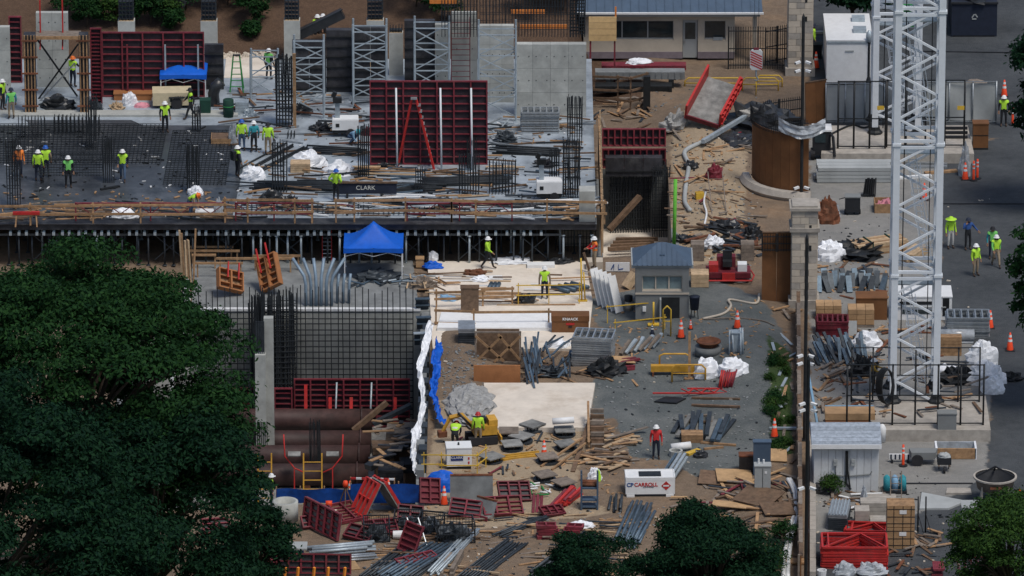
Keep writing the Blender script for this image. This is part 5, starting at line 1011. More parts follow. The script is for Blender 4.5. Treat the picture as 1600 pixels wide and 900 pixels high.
# mini excavator
t = T('mini_excavator', 'yellow mini excavator behind the two kneeling workers', 'excavator', GG(752, 690), .2)
for sy in (-1, 1): P('track', MB().prism([(-.75, -.14), (.75, -.14), (.75, .14), (-.75, .14)], .02, .42), 'tyre', t, loc=(0, sy*.45, 0))
P('body', MB().box((.15, 0, .75), (1.2, .95, .5)), 'yellow_orange', t); P('engine_cover', MB().box((.55, 0, 1.1), (.45, .9, .35)), 'yellow_orange', t); P('seat', MB().box((.05, .1, 1.15), (.4, .45, .3)), 'black', t); P('console', MB().box((-.3, 0, 1.15), (.12, .5, .35)), 'black', t)
P('boom', MB().path([(-.4, 0, .8), (-1.0, .1, 1.5), (-1.6, .2, 1.35)], .13, 6), 'yellow_orange', t); P('stick', MB().path([(-1.55, .2, 1.4), (-1.95, .3, .6)], .1, 6), 'yellow_orange', t); P('cylinder', MB().tube((-.5, -.15, .9), (-1.2, .0, 1.65), .06), 'black', t, True); P('bucket', MB().prism([(-.25, -.2), (.2, -.2), (.2, .2), (-.25, .2)], 0, .3), 'rust', t, loc=(-1.95, .3, .32)); P('blade', MB().box((.95, 0, .2), (.08, 1.1, .35)), 'yellow_orange', t)
# pipe scraps and red props
for i in range(16): O('pipe_scrap', 'white pipe scrap on the dirt left of the red props', 'pipe', MB().tube((-.25, 0, .06), (.25, 0, .06), .045, 7), 'white' if i % 3 else 'green', GG(rnd(818, 862), rnd(758, 778))+Vector((0, 0, .03*(i % 4))), rnd(-1.5, 1.5), group='white pipe scraps', smooth=True)
for i in range(20): plank('bright red form prop in the heap left of the steel rack', 'red props by the rack', GG(852+i*2.1+rnd(-3, 3), 804-i*.8)+Vector((0, 0, .1*(i % 4))), GG(882+i*1.4+rnd(-5, 5), 772+rnd(-3, 5))+Vector((0, 0, .1*(i % 4))), 'bright_red' if i % 3 else 'red', .14, .09, 'red_prop', 'prop')
for i in range(3): plank('red beam standing left of the heap of red props', 'red beams left of the props', GG(833+i*6, 805), GG(835+i*6, 774), 'red', .14, .14, 'red_beam', 'beam')
# form boxes and panels strewn over the dirt: (x,y,w,h,rot)
for i, (x, y, w_, h_, rot, fr, fc, lb) in enumerate([
    (500, 835, 3.1, 1.4, (-.15, 0, -.95), 'red', 'ply_grey', 'long red form tray standing on edge at the left of the dirt'),
    (548, 818, 2.0, 1.9, (-1.42, 0, .5), 'red', 'wood_old', 'flat red form panel lying beside the long tray'),
    (672, 790, 1.1, 1.3, (-.5, .15, .3), 'maroon', 'maroon', 'small maroon form leaning below the blue tarp'),
    (555, 846, 1.4, 1.0, (-1.2, .1, -.4), 'maroon', 'ply_dark', 'small gridded maroon form below the flat panel'),
    (598, 838, 1.7, 1.2, (-1.3, 0, .2), 'red', 'ply_dark', 'red gridded form at the left of the wire baskets'),
    (640, 820, 1.3, 1.0, (-.9, .1, 0), 'maroon', 'ply_dark', 'maroon form behind the middle wire basket'),
    (725, 812, 1.6, 1.2, (-1.1, .1, -.1), 'red', 'ply_dark', 'red gridded form below the dark tray'),
    (788, 808, 2.0, 1.3, (-1.15, .0, .15), 'red', 'wood_old', 'red gridded form right of the white edged tray'),
    (806, 786, 1.7, 1.1, (-.8, .1, .3), 'maroon', 'ply_dark', 'maroon form standing behind the gridded one'),
    (634, 866, 1.0, 1.5, (-.35, .2, -.5), 'red', 'maroon', 'red stair shaped form above the bar bundles'),
    (655, 880, 2.2, .6, (-1.4, 0, .6), 'red', 'ply_dark', 'narrow red form lying between the bar bundles'),
    (490, 900, 3.7, 1.0, (-.3, 0, -.05), 'maroon', 'ply_dark', 'long dark red waler form at the bottom edge'),
    (340, 836, 1.4, .9, (-1.0, 0, .2), 'red', 'ply_dark', 'red form peeking out under the big tree'),
    (330, 898, 1.6, .8, (-1.0, 0, .1), 'red', 'ply_dark', 'red form at the bottom under the big tree'),
    (410, 895, 1.8, .8, (-1.1, 0, -.3), 'red', 'ply_dark', 'red form left of the long waler form'),
    (395, 846, 1.0, .5, (-1.2, 0, .2), 'bright_red', 'ply_dark', 'bright red beam form beside the small tree'),
    (484, 828, .7, .7, (-.9, 0, .3), 'red', 'ply_dark', 'small red form block beside the long tray')]):
    panel('wall_formwork', lb, w_, h_, GG(x, y)+Vector((0, 0, .12)), rot=rot, frame=fr, face=fc, ribs=.3, verts=.55, d=.16)
t = T('a_shaped_form', 'two red ribbed forms leaning together like an A', 'formwork', GG(595, 806), .55)
for s_ in (-1, 1):
    a, b = Vector((s_*1.05, .4, .1)), Vector((s_*.08, .4, 1.75)); fp = P('form', MB().bar(a, b, 1.2, .07), 'ply_grey', t); nrm_ = Vector((s_*.86, 0, .51))*.12
    for y in (-.57, -.19, .19, .57): P('rib', MB().bar(a+nrm_+Vector((0, y, 0)), b+nrm_+Vector((0, y, 0)), .09, .16), 'bright_red', fp)
    for u in (.03, .5, .97): P('cross_rib', MB().bar(a.lerp(b, u)+nrm_+Vector((0, -.6, 0)), a.lerp(b, u)+nrm_+Vector((0, .6, 0)), .09, .12), 'bright_red', fp)
def tray(label, x, y, w_, d_, h_, rz, tilt):
    t = T('form_tray', label, 'formwork', GG(x, y), rz); P('floor', MB().box((0, 0, .12), (w_, d_, .06)), 'ply_grey', t); P('face', MB().box((0, d_/2, .1+h_/2), (w_, .06, h_), (tilt, 0, 0)), 'concrete_dark', t)
    P('edge', MB().box((0, -d_/2, .12), (w_, .08, .22)), 'red', t); P('rim', MB().box((0, d_/2-tilt*h_/2, .13+h_), (w_, .1, .08)), 'rust', t)
tray('dark faced form tray standing open beside the blue tarp', 737, 790, 2.15, 1.3, 1.25, .02, -.1)
tray('pale faced form tray tipped among the red forms', 752, 808, 1.2, .7, .7, -.6, -.5)
def basket(label, x0, y0, x1, y1, d_=1.3):
    p, w_, h = RC(x0, y0, x1, y1, None, d_); t = T('wire_basket', label, 'basket', p, rnd(-.15, .15), 'black wire baskets')
    for sx in (-1, 1):
        for sy in (-1, 1): P('post', MB().box((sx*w_/2, sy*d_/2, h/2), (.06, .06, h)), 'black', t)
    for z in (.06, h*.5, h):
        for sy in (-1, 1): P('rail', MB().box((0, sy*d_/2, z), (w_, .05, .05)), 'black', t)
        for sx in (-1, 1): P('rail', MB().box((sx*w_/2, 0, z), (.05, d_, .05)), 'black', t)
    m = MB()
    for i in range(12): m.box((-w_/2+w_*i/12, -d_/2, h/2), (.02, .02, h)).box((-w_/2+w_*i/12, d_/2, h/2), (.02, .02, h))
    P('wires', m, 'black', t); P('contents', MB().heap(w_*.46, d_*.46, h*.7, x0, 16, 7, .6, 5), 'dark_steel', t)
basket('black wire basket right of the small gridded form', 568, 806, 608, 848); basket('black wire basket behind the leaning grey ladder', 616, 797, 660, 832); basket('black wire basket in front of the pale tray', 681, 806, 740, 850); basket('black wire basket between the red forms in the middle', 655, 800, 692, 838)
a = GG(660, 858); ladder('ladder', 'short grey ladder leaning on the wire baskets', a, a+Vector((-.5, 1.2, 1.2)), .55, 'steel', 5)
O('white_bucket', 'white bucket lying in front of the wire baskets', 'bucket', MB().lathe([(0, -.25), (.2, -.25), (.22, .25), (0, .25)], 14), 'white', GG(622, 842)+Vector((0, 0, .22)), rot=(0, 1.57, 0))
t = T('concrete_pipe', 'pale concrete pipe section standing beside the white helmeted pit worker', 'pipe', GG(446, 812)); P('pipe', MB().lathe([(.42, 0), (.64, 0), (.64, 1.0), (.5, 1.02), (.5, .1), (.42, 0)], 26), 'concrete', t, True)
t = T('survey_tripod', 'survey tripod with an orange head by the pit barrier', 'tripod', GG(540, 800))
for k in range(3): a = k*2.1+.5; P('leg', MB().bar((.5*math.cos(a), .5*math.sin(a), 0), (0, 0, 1.35), .05), 'wood_old', t)
P('instrument', MB().lathe([(0, 1.35), (.12, 1.35), (.14, 1.5), (.1, 1.66), (0, 1.66)], 10), 'cone_orange', t, True)
heap('sand_heap', 'small sand heap with an orange canister by the pit edge', 514, 806, 44, 14, 'cream', cat='sand', seed=71, rough=.1); O('orange_canister', 'orange canister on the small sand heap', 'canister', MB().tube((-.16, 0, .15), (.16, 0, .15), .15, 12), 'cone_orange', GG(514, 800)+Vector((0, 0, .3)), smooth=True)
p, w_, h = RC(421, 848, 480, 878, None, 1.0); t = T('site_bench', 'blue bench box with a pale grey top at the bottom left', 'bench', p); P('top', MB().box((0, 0, h), (w_, 1.0, .08)), 'house_grey_light', t); P('body', MB().box((0, 0, h/2-.03), (w_*.8, .8, h-.06)), 'blue_dark', t)
for a, b, n, r, mt, lb in [((490, 866), (578, 858), 7, .09, 'galv', 'stack of grey boards right of the blue bench'), ((488, 880), (585, 872), 4, .07, 'steel', 'grey pipes lying under the grey boards'), ((575, 905), (640, 858), 10, .06, 'dark_steel', 'dark bar bundle left of the red stair shaped form'), ((610, 905), (690, 855), 14, .07, 'blue_steel', 'long dark bar bundle slanting to the bottom edge'), ((676, 900), (740, 832), 8, .06, 'galv', 'pale steel pipe bundle slanting up to the wire basket'), ((640, 905), (700, 862), 8, .06, 'dark_steel', 'dark bar bundle left of the pale pipes'), ((735, 905), (808, 850), 16, .05, 'dark_steel', 'dark rebar bundle right of the pale pipes'), ((780, 840), (850, 812), 6, .06, 'dark_steel', 'dark bars left of the red box stack'), ((835, 905), (925, 842), 6, .1, 'dark_steel', 'dark channel pair slanting behind the bottom tree'), ((976, 855), (1002, 792), 10, .08, 'blue_steel', 'dark steel bundle in front of the fuel tank'), ((990, 850), (1015, 805), 6, .08, 'blue_steel', 'second dark bundle beside the bottom tree'), ((965, 800), (967, 778), 5, .07, 'dark_steel', 'short dark bundle left of the fuel tank'), ((706, 900), (722, 868), 3, .1, 'wood_grey', 'grey square tubes beside the pale pipes')]:
    bundle('bar_bundle', lb, 'bundle', a, b, n, r, mt, max(.5, n*r*1.6), None, 'bundles strewn on the dirt', tubes=(mt != 'wood_grey'))
for i, (x, y, n, lb) in enumerate([(856, 842, 4, 'red boxes stacked on the dirt left of the white rag'), (890, 838, 3, 'red boxes tumbled beside the white rag')]):
    for k in range(n): panel('form_block', lb, 1.0-.15*i, .5, GG(x+rnd(-4, 4)+k*2*i, y)+Vector((0, 0, .04+k*.19)), rot=(-1.5, rnd(-.06, .06), rnd(-.2, .2)-.3*i), frame='red', face='maroon', ribs=.24, verts=.4, d=.16, group='red form blocks '+str(i))
p = GG(868, 808); panel('wall_formwork', 'maroon ribbed form lying under the red props', 1.3, .7, p+Vector((0, 0, .1)), rot=(-1.1, .1, .6), frame='maroon', face='maroon', ribs=.2, verts=.4)
heap('white_rag', 'white crumpled rag beside the tumbled red boxes', 908, 826, 42, 12, 'white_sheet', seed=72)
O('plywood_sheet', 'pale plywood sheet behind the long waler form', 'plywood', MB().box((0, 0, .05), (2.4, 1.6, .04)), 'ply', GG(520, 885), .25)
O('blue_sheet', 'slate blue sheet lying at the bottom left of the bar bundles', 'sheet', MB().box((0, 0, .08), (.9, .9, .06)), 'galv', GG(603, 892), .5)
for x in (445, 465, 490, 512, 538): O('orange_clip', 'orange bracket hanging on the long waler form', 'bracket', MB().bar((0, 0, 0), (.05, -.05, .5), .12, .1), 'hot_orange', GG(x, 900)+Vector((0, -.35, .1)), group='orange brackets on the waler form')
scatter('plank', 'scrap plank strewn over the brown dirt', 'plank', 'scrap planks on the dirt', (580, 800, 980, 900), 95, (.5, 3.2), ['wood', 'wood_old', 'wood_grey', 'wood_pale', 'dark_steel'], ang=(-25, 25), seed=22, w=.12)
scatter('plank', 'scrap plank strewn right of the fuel tank', 'plank', 'scrap planks right of the tank', (1050, 740, 1240, 870), 50, (.5, 2.6), ['wood', 'wood_old', 'wood_grey', 'ply'], seed=23, w=.16)
scatter('plank', 'timber scrap in the pile right of the sand', 'plank', 'timber pile right of the sand', (915, 680, 985, 735), 40, (.5, 2.8), ['wood', 'wood_pale', 'wood_old', 'wood_grey'], ang=(-30, 50), seed=24, w=.18)
scatter('plank', 'timber scrap around the scaffold frames and bars', 'plank', 'timber around the frame stack', (820, 540, 1010, 600), 30, (.5, 2.4), ['wood', 'wood_pale', 'wood_old'], seed=25, w=.12)
scatter('plank', 'dark timber scrap on the sand and flanges', 'plank', 'scraps on the sand', (680, 670, 905, 770), 26, (.3, 1.4), ['wood_old', 'dark_steel', 'wood', 'red'], seed=26, w=.1)
for a, b in (((895, 738), (922, 670)), ((845, 730), (910, 700)), ((862, 735), (915, 708))): plank('long timber leaning at the right edge of the sand', 'long timbers at the sand edge', GG(*a), GG(*b)+Vector((0, 0, .5)), 'wood_old' if a[0] == 895 else 'wood', .22 if a[0] == 895 else .1, .08)
# timber edge steps right of the ramp
t = T('timber_crib', 'timber crib edging at the right of the pale ramp', 'crib', GG(926, 700)); 
for k in range(7): P('sleeper', MB().box((.25, k*.55, .12+.12*k), (.7, .18, .2)), 'wood_old' if k % 2 else 'wood_grey', t)
P('side', MB().bar((-.2, -.2, .3), (-.2, 3.8, 1.1), .12, .2), 'wood', t); P('infill', MB().box((.25, 1.8, .1), (.6, 3.8, .2)), 'wood_old', t)
# cones
for a in [('orange cone on the flange in the middle of the sand', 850, 716), ('orange cone beside the dark faced form tray', 694, 788), ('orange cone right of the survey tripod', 547, 780), ('orange cone behind the red A shaped forms', 607, 778), ('orange cone left of the rusty manhole frame', 1064, 527), ('orange cone on the grey steel crate', 1152, 512), ('short orange cone right of the one by the manhole', 1079, 514), ('orange cone near the perimeter fence on the gravel', 1210, 682), ('orange cone beside the upper stone pier', 1275, 106), ('orange cone beside the pair of delineators', 1508, 280), ('orange cone seen through the front crane mast', 1444, 312), ('orange cone on the asphalt right of the white bags', 1578, 547), ('orange cone at the far right bottom', 1593, 792), ('small orange cone in front of the lumber bundle', 1367, 382), ('orange cone behind the pipe frame rack', 1547, 512), ('orange cone at the right edge by the guard', 1569, 150)]: cone(*a, h=.98 if 'short' not in a[0] and 'small' not in a[0] else .5)
cone('black and white cone on the leaning steel channels', 1019, 522, None, .55, 'navy')
for a in [('left delineator of the pair near the brown cabinet', 1521, 282), ('right delineator of the pair near the brown cabinet', 1527, 279), ('delineator beside the guard in dark trousers', 1582, 195), ('delineator beside the wheeled water tank', 1411, 728)]: tube_marker(*a)
# ================================================================ guard building at the top
p, w_, h = RC(912, 24, 1150, 90, None, 4.0); h = 2.75; t = T('guard_building', 'cream guard building with blue grey metal roof', 'building', p); f = -2.0
def opening_wall(t, x0, x1, h, wins, mat, y, d=.25, plinth='plinth'):
    """front wall built from piers, sills and heads around its openings"""
    xs = [x0]+[v for a in wins for v in a[:2]]+[x1]
    for k in range(0, len(xs), 2): 
        if xs[k+1]-xs[k] > .02: P('wall_pier', MB().box(((xs[k]+xs[k+1])/2, y, h/2), (xs[k+1]-xs[k], d, h)), mat, t)
    for a, b, z0, z1 in wins:
        if z0 > .05: P('wall_sill', MB().box(((a+b)/2, y, z0/2), (b-a, d, z0)), mat, t)
        if z1 < h-.02: P('wall_head', MB().box(((a+b)/2, y, (z1+h)/2), (b-a, d, h-z1)), mat, t)
def win(t, a, b, z0, z1, y, mull=0, glass='glass', fr='house_grey_light'):
    wn = P('window', MB().box(((a+b)/2, y+.06, z0+.02), (b-a+.1, .2, .05)), 'stone', t); P('pane', MB().box(((a+b)/2, y+.08, (z0+z1)/2), (b-a-.02, .02, z1-z0)), glass, wn)
    m = MB()
    for k in range(mull+2): m.box((a+(b-a)*k/(mull+1), y+.03, (z0+z1)/2), (.07, .06, z1-z0))
    m.box(((a+b)/2, y+.034, z1-.035), (b-a, .06, .07)).box(((a+b)/2, y+.034, z0+.08), (b-a, .06, .06)); P('frame', m, fr, wn)
sx = lambda x: (x-1031)/scale_at(p)
wins = [(sx(932), sx(1052), 1.1, 2.3), (sx(1066), sx(1090), 0, 2.35), (sx(1100), sx(1133), 1.1, 2.3)]
opening_wall(t, sx(912), sx(1147), h, wins, 'tan_wall', f); win(t, *wins[0], f, 2); win(t, *wins[2], f, 0)
P('plinth', MB().box(((sx(912)+sx(1066))/2, f-.14, .2), (sx(1066)-sx(912), .06, .4)), 'plinth', t); P('plinth', MB().box(((sx(1090)+sx(1147))/2, f-.14, .2), (sx(1147)-sx(1090), .06, .4)), 'plinth', t)
dr = P('door', MB().box(((wins[1][0]+wins[1][1])/2, f+.02, 1.17), (wins[1][1]-wins[1][0]-.04, .06, 2.33)), 'house_grey_light', t); P('pane', MB().box(((wins[1][0]+wins[1][1])/2, f-.015, 1.65), (.6, .02, 1.0)), 'glass', dr); P('handle', MB().box((wins[1][0]+.12, f-.04, 1.0), (.05, .08, .14)), 'steel', dr)
P('back_wall', MB().box((0, 2, h/2), (sx(1147)-sx(912), .25, h)), 'tan_wall', t); P('side_wall', MB().box((sx(912)+.13, 0, h/2), (.25, 3.7, h)), 'tan_wall', t); P('side_wall', MB().box((sx(1147)-.13, 0, h/2), (.25, 3.7, h)), 'tan_wall', t); P('floor', MB().box((0, 0, .03), (sx(1147)-sx(912)-.6, 3.7, .05)), 'concrete_dark', t)
P('desk', MB().box((-.8, .3, .75), (3.4, 1.2, .3)), 'ply_dark', t); P('ceiling', MB().box((0, 0, h-.05), (sx(1147)-sx(912)-.6, 3.7, .05)), 'house_grey', t)
X0, X1 = sx(903)-.1, sx(1190); rf = P('roof', MB().add([(X0, f-.75, h+.22), (X1, f-.75, h+.22), (X1, f+5.8, h+.22), (X0, f+5.8, h+.22), (X0+.5, 1.2, h+1.75), (X1-2.4, 1.2, h+1.75)], [(0, 1, 5, 4), (1, 2, 5), (2, 3, 4, 5), (3, 0, 4), (3, 2, 1, 0)]), 'slate', t)
P('gutter', MB().box(((X0+X1)/2, f-.8, h+.2), (X1-X0+.1, .14, .1)), 'white', rf); P('fascia', MB().box(((X0+X1)/2, f-.6, h+.07), (X1-X0-.3, .2, .2)), 'house_grey_light', rf); m = MB()
for k in range(22):
    x = X0+.2+(X1-X0-.4)*k/21; x2 = min(max(x, X0+.5), X1-2.4); tt = 1 if X0+.5 <= x <= X1-2.4 else (x-X0)/.5 if x < X0+.5 else (X1-x)/2.4
    m.bar((x, f-.75, h+.24), (x, f-.75+3.95*tt, h+.24+1.53*tt), .035, .05)
P('seams', m, 'slate', rf)
P('sign', MB().box((sx(1121), f-.13, 1.2), (.55, .02, .2)), 'galv', t)
for x in (1178,): P('porch_post', MB().box((sx(x), f-.3, (h+.1)/2), (.25, .25, h+.1)), 'tan_wall', t)
upright('sign_board', 'black board standing before the guard building right window', 'board', 1103, 70, 1131, 94, .12, 'black', z=0)
# iron fences
def iron_fence(label, a, b, h, z=None, base=0.0, sp=.14, mat='black', za=None):
    A, B_ = L(*a, z), L(*b, z); v = B_-A; ln = v.length; t = T('iron_fence', label, 'fence', A); n = max(2, int(ln/sp)); m = MB()
    for i in range(n+1):
        q = v*i/n; m.box((q.x, q.y, q.z+base+h/2), (.03, .03, h)); m.add([(q.x-.03, q.y, q.z+base+h), (q.x+.03, q.y, q.z+base+h), (q.x, q.y+.03, q.z+base+h), (q.x, q.y, q.z+base+h+.13)], [(0, 1, 3), (1, 2, 3), (2, 0, 3)])
    o = P('pickets', m, mat, t); o['kind'] = 'stuff'
    for f_ in (.1, .5, .93): P('rail', MB().bar(Vector((0, 0, base+h*f_)), v+Vector((0, 0, base+h*f_)), .05, .05), mat, t)
    for i in range(0, 3): q = v*i/2; P('post', MB().box((q.x, q.y, q.z+base+(h+.1)/2), (.08, .08, h+.1)), mat, t)
iron_fence('black iron fence between the guard building and the upper stone pier', (1138, 108), (1230, 108), 2.5)
iron_fence('black iron fence left of the upper stone pier', (1196, 102), (1232, 96), 2.2)
iron_fence('black iron fence panel in front of the camera pole', (1182, 196), (1252, 186), 1.3)
def stone_pier(label, x0, x1, y0, y1, bands):
    p, w_, h = RC(x0, y0, x1, y1, None, 1.3); t = T('stone_pier', label, 'pier', p, 0, 'stone gate piers'); w_ *= .86; k = 0; z = 0
    P('core', MB().box((0, 0, h/2-.06), (w_-.06, w_-.06, h-.12)), 'block', t)
    rows = int((h-.2)/.36); rh = (h-.2)/rows
    for r in range(rows):
        cols = (2, 3)[r % 2]
        for c in range(cols):
            for (dx, dy, sxx, syy) in (((c+.5)/cols-.5, -.5, 1/cols, .06), ):
                P('block', MB().box((dx*w_, -w_/2, rh*(r+.5)), (w_/cols-.02, .06, rh-.02)), 'stone' if (r+c) % 3 else 'block', t)
        P('block', MB().box((w_/2, .03, rh*(r+.5)), (.06, w_-.08, rh-.02)), 'stone', t); P('block', MB().box((-w_/2, .03, rh*(r+.5)), (.06, w_-.08, rh-.02)), 'stone', t)
    for zz in bands: P('band', MB().box((0, 0, h*zz), (w_*1.18, w_*1.18, .22)), 'block', t)
    P('cap', MB().box((0, 0, h-.1), (w_*1.2, w_*1.2, .16)).box((0, 0, h+.03), (w_*1.0, w_*1.0, .1)), 'block', t)
    for zz in (.8, .6): P('slot', MB().box((w_*.22, -w_/2-.035, h*zz), (.13, .03, .3)), 'black', t)
    P('base', MB().box((0, 0, .25), (w_*1.22, w_*1.22, .5)), 'block', t)
stone_pier('stone block gate pier beside the white trailer', 1228, 1272, -40, 118, ())
stone_pier('stone block gate pier with two ledges beside the brown hoarding', 1233, 1279, 312, 482, (.78,))
# hoardings
def hoarding(label, a, b, h, n, z=None, mat='brown_paint'):
    A, B_ = L(*a, z), L(*b, z); v = B_-A; t = T('hoarding', label, 'hoarding', A)
    for i in range(n): q = v*(i+.5)/n; P('panel', MB().bar(v*i/n+Vector((0, 0, h/2)), v*(i+.985)/n+Vector((0, 0, h/2)), .05, h), mat, t)
    P('top_rail', MB().bar(Vector((0, 0, h+.03)), v+Vector((0, 0, h+.03)), .1, .06), 'wood_old', t)
hoarding('flat brown hoarding left of the lower stone pier', (1190, 474), (1236, 474), 4.0, 2, z=0)
hoarding('brown hoarding between the upper pier and the white fabric fence', (1258, 195), (1291, 190), 2.5, 2)
iron_fence('black iron spikes over the flat brown hoarding', (1190, 476), (1236, 476), .9, z=0, base=3.0)
c = GG(1262, 300); t = T('curved_hoarding', 'curved brown hoarding on a stone kerb', 'hoarding', c); R_ = 3.05; hh = 3.35; n = 9
for i in range(n):
    a0, a1 = math.pi*1.0+i*(math.pi*.5)/n, math.pi*1.0+(i+.985)*(math.pi*.5)/n
    P('panel', MB().bar((R_*math.cos(a0), R_*math.sin(a0)+2.0, .35+hh/2), (R_*math.cos(a1), R_*math.sin(a1)+2.0, .35+hh/2), .05, hh), 'brown_paint', t)
m = MB()
for i in range(40):
    a0 = math.pi*1.0+i*(math.pi*.5)/40; x, y = (R_+.12)*math.cos(a0), (R_+.12)*math.sin(a0)+2.0; m.box((x, y, hh+.75), (.035, .035, 1.0))
o = P('pickets', m, 'black', t); o['kind'] = 'stuff'
for z in (hh+.5, hh+1.05): P('rail', MB().path([((R_+.12)*math.cos(math.pi+k*math.pi*.5/12), (R_+.12)*math.sin(math.pi+k*math.pi*.5/12)+2.0, z) for k in range(13)], .03, 6), 'black', t, True)
P('kerb', MB().path([((R_+.35)*math.cos(math.pi*.98+k*math.pi*.53/14), (R_+.35)*math.sin(math.pi*.98+k*math.pi*.53/14)+2.0, .15) for k in range(15)], .34, 6), 'block', t); P('drape', MB().sheet(lambda u, v: (-1.7+2.6*u, -1.0-.7*math.sin(u*3)+.15*noise.noise(Vector((u*6, v*4, 1))), hh+1.35-.75*v-.3*math.sin(u*3.1)), 16, 6), 'clear_sheet', t)
# dirt slope between deck and hoarding
heap('black_tarp', 'big black tarp heap right of the tilted red form', 1195, 210, 105, 52, 'black_sheet', d=4, seed=81, rough=.5, sharp=5, cat='tarp')
heap('black_bag', 'black bag on the dirt slope beside the grey hose', 1080, 265, 26, 14, 'black_sheet', seed=82, cat='bag'); heap('black_tarp', 'dark tarp roll below the grey beam', 1150, 228, 60, 22, 'black_sheet', d=2, seed=83)
p = GG(1105, 195); t = T('red_tray_form', 'bright red U shaped form tipped on the dirt slope', 'formwork', p+Vector((0, 0, .75)), rot=(.42, .22, -.3)); P('floor', MB().box((0, .9, 0), (1.9, 3.6, .1)), 'ply_grey', t); P('side', MB().box((-1.0, .9, .45), (.12, 3.7, 1.0)), 'bright_red', t); P('side', MB().box((1.0, .9, .45), (.12, 3.4, 1.0)), 'bright_red', t); m = MB()
for k in range(8): m.box((1.1, -.6+k*.45, .45), (.12, .08, .9))
m.box((1.12, .9, .2), (.1, 3.4, .08)).box((1.12, .9, .7), (.1, 3.4, .08)); P('ribs', m, 'bright_red', t); P('front_edge', MB().box((0, -.93, .1), (2.0, .08, .3)), 'maroon', t)
for i, (x0, y0, x1, y1, d_, mt, lb) in enumerate([(930, 106, 1070, 124, .8, 'concrete_dark', 'long grey concrete beam below the guard building'), (940, 96, 1072, 110, .8, 'red', 'long red ribbed form behind the grey concrete beam'), (930, 128, 1050, 145, .8, 'black', 'black girder under the grey concrete beam')]):
    p, w_, h = RC(x0, y0, x1, y1, .9 if i < 2 else None, d_); t = T('long_beam', lb, 'beam', p); P('beam', MB().box((0, 0, h/2), (w_, d_, h)), mt, t); m = MB()
    for k in range(14): m.box((-w_/2+w_*(k+.5)/14, -d_/2-.02, h/2), (.05, .05, h*.9))
    P('ribs', m, mt, t); P('bearer', MB().box((-w_*.35, 0, -.45), (.3, d_, .9)).box((w_*.35, 0, -.45), (.3, d_, .9)), 'black', t) if i < 2 else None
upright('steel_post', 'black square steel post carrying the concrete beam', 'post', 1005, 118, 1016, 175, .3, 'black', z=0)
heap('plastic_bundle', 'white plastic bundle on the long red form', 1000, 100, 40, 10, 'white_sheet', 1.6, seed=84, d=.6, cat='bundle')
rail('timber_rail', 'brown timber rail frame below the black girder', [(922, 168), (965, 170), (985, 172), (1010, 165)], None, 1.9, mids=(.3, .6), mat='wood_old')
scatter('plank', 'timber scrap under the black girder', 'plank', 'timber under the girder', (925, 150, 1010, 200), 24, (.6, 2.4), ['wood_old', 'wood', 'dark_steel', 'wood_grey'], seed=31)
blackform('black form box behind the red gridded shaft forms', 946, 178, 1035, 212, d=.6).location.z = .0
heap('rock_block', 'brown broken rock slab on the dirt left of the tipped red form', 1056, 205, 40, 30, 'rock', d=1.2, seed=85, rough=.5, cat='rock')
t = T('wooden_platform', 'pale yellow plank platform on red legs beside the guard building', 'platform', RC(920, 45, 963, 80, D, .3)[0]+Vector((0, 0, .2)))
for k in range(4): P('board', MB().box((0, 0, .55+.37*k), (1.6, .06, .345)), 'yellow_ply', t)
for sx_ in (-1, 1): P('leg', MB().bar((sx_*.7, .1, -2.6), (sx_*.7, .1, .6), .1), 'red', t)
P('upright', MB().box((.75, .1, 1.7), (.1, .1, 1.4)).box((.6, .1, 1.1), (.35, .05, .6)), 'orange', t)
barrier('long yellow pipe barrier behind the tipped red form', 1070, 122, 1158, 138, 'yellow'); barrier('yellow pipe barrier left of the camera pole', 1160, 122, 1216, 142, 'yellow'); barrier('yellow pipe barrier in front of the iron fence', 1182, 118, 1222, 136, 'yellow')
def hose(label, pts, r, mat, name='hose', cat='hose', dz=0): 
    ps = [GG(x, y)+Vector((0, 0, r+dz)) for x, y in pts]; c = ps[0].copy(); fine = []
    for i in range(len(ps)-1):
        p0, p1, p2, p3 = ps[max(i-1, 0)], ps[i], ps[i+1], ps[min(i+2, len(ps)-1)]
        for k in range(6): u = k/6; fine.append(.5*((2*p1)+(p2-p0)*u+(2*p0-5*p1+4*p2-p3)*u*u+(3*p1-p0-3*p2+p3)*u**3)-c)
    fine.append(ps[-1]-c); return O(name, label, cat, MB().path(fine, r, 8), mat, c, smooth=True)
hose('thick grey hose winding down the dirt slope', [(1098, 225), (1070, 240), (1076, 262), (1072, 290), (1070, 318), (1078, 332)], .13, 'mesh_grey')
hose('thin white hose below the yellow power box', [(1103, 300), (1100, 318), (1104, 335), (1100, 355)], .06, 'white'); hose('pale hose looping over the gravel to the black bin', [(1098, 500), (1130, 492), (1142, 480), (1140, 470), (1180, 476), (1186, 462)], .07, 'stone'); hose('dark cable across the gravel by the manhole', [(1100, 500), (1150, 498), (1190, 502), (1210, 510)], .04, 'wood_grey')
a, b = GG(1098, 232), GG(1172, 196); plank('grey box beam slanting over the dark tarp', None, a+Vector((0, 0, .3)), b+Vector((0, 0, .6)), 'galv', .22, .22, 'box_beam', 'beam')
O('yellow_power_box', 'yellow power box beside the white hose', 'power box', MB().box((0, 0, .18), (.45, .35, .36)).bar((-.2, 0, .4), (.2, 0, .4), .04), 'yellow', GG(1093, 310), .2)
ladder('ladder', 'grey aluminium ladder lying on the dirt slope', GG(1124, 335), GG(1117, 290)+Vector((0, 0, .8)), .8, 'wood_grey', 6)
heap('red_rag', 'dark red cloth hanging on the dirt slope', 1117, 280, 26, 24, 'maroon', seed=86, d=.8, cat='cloth')
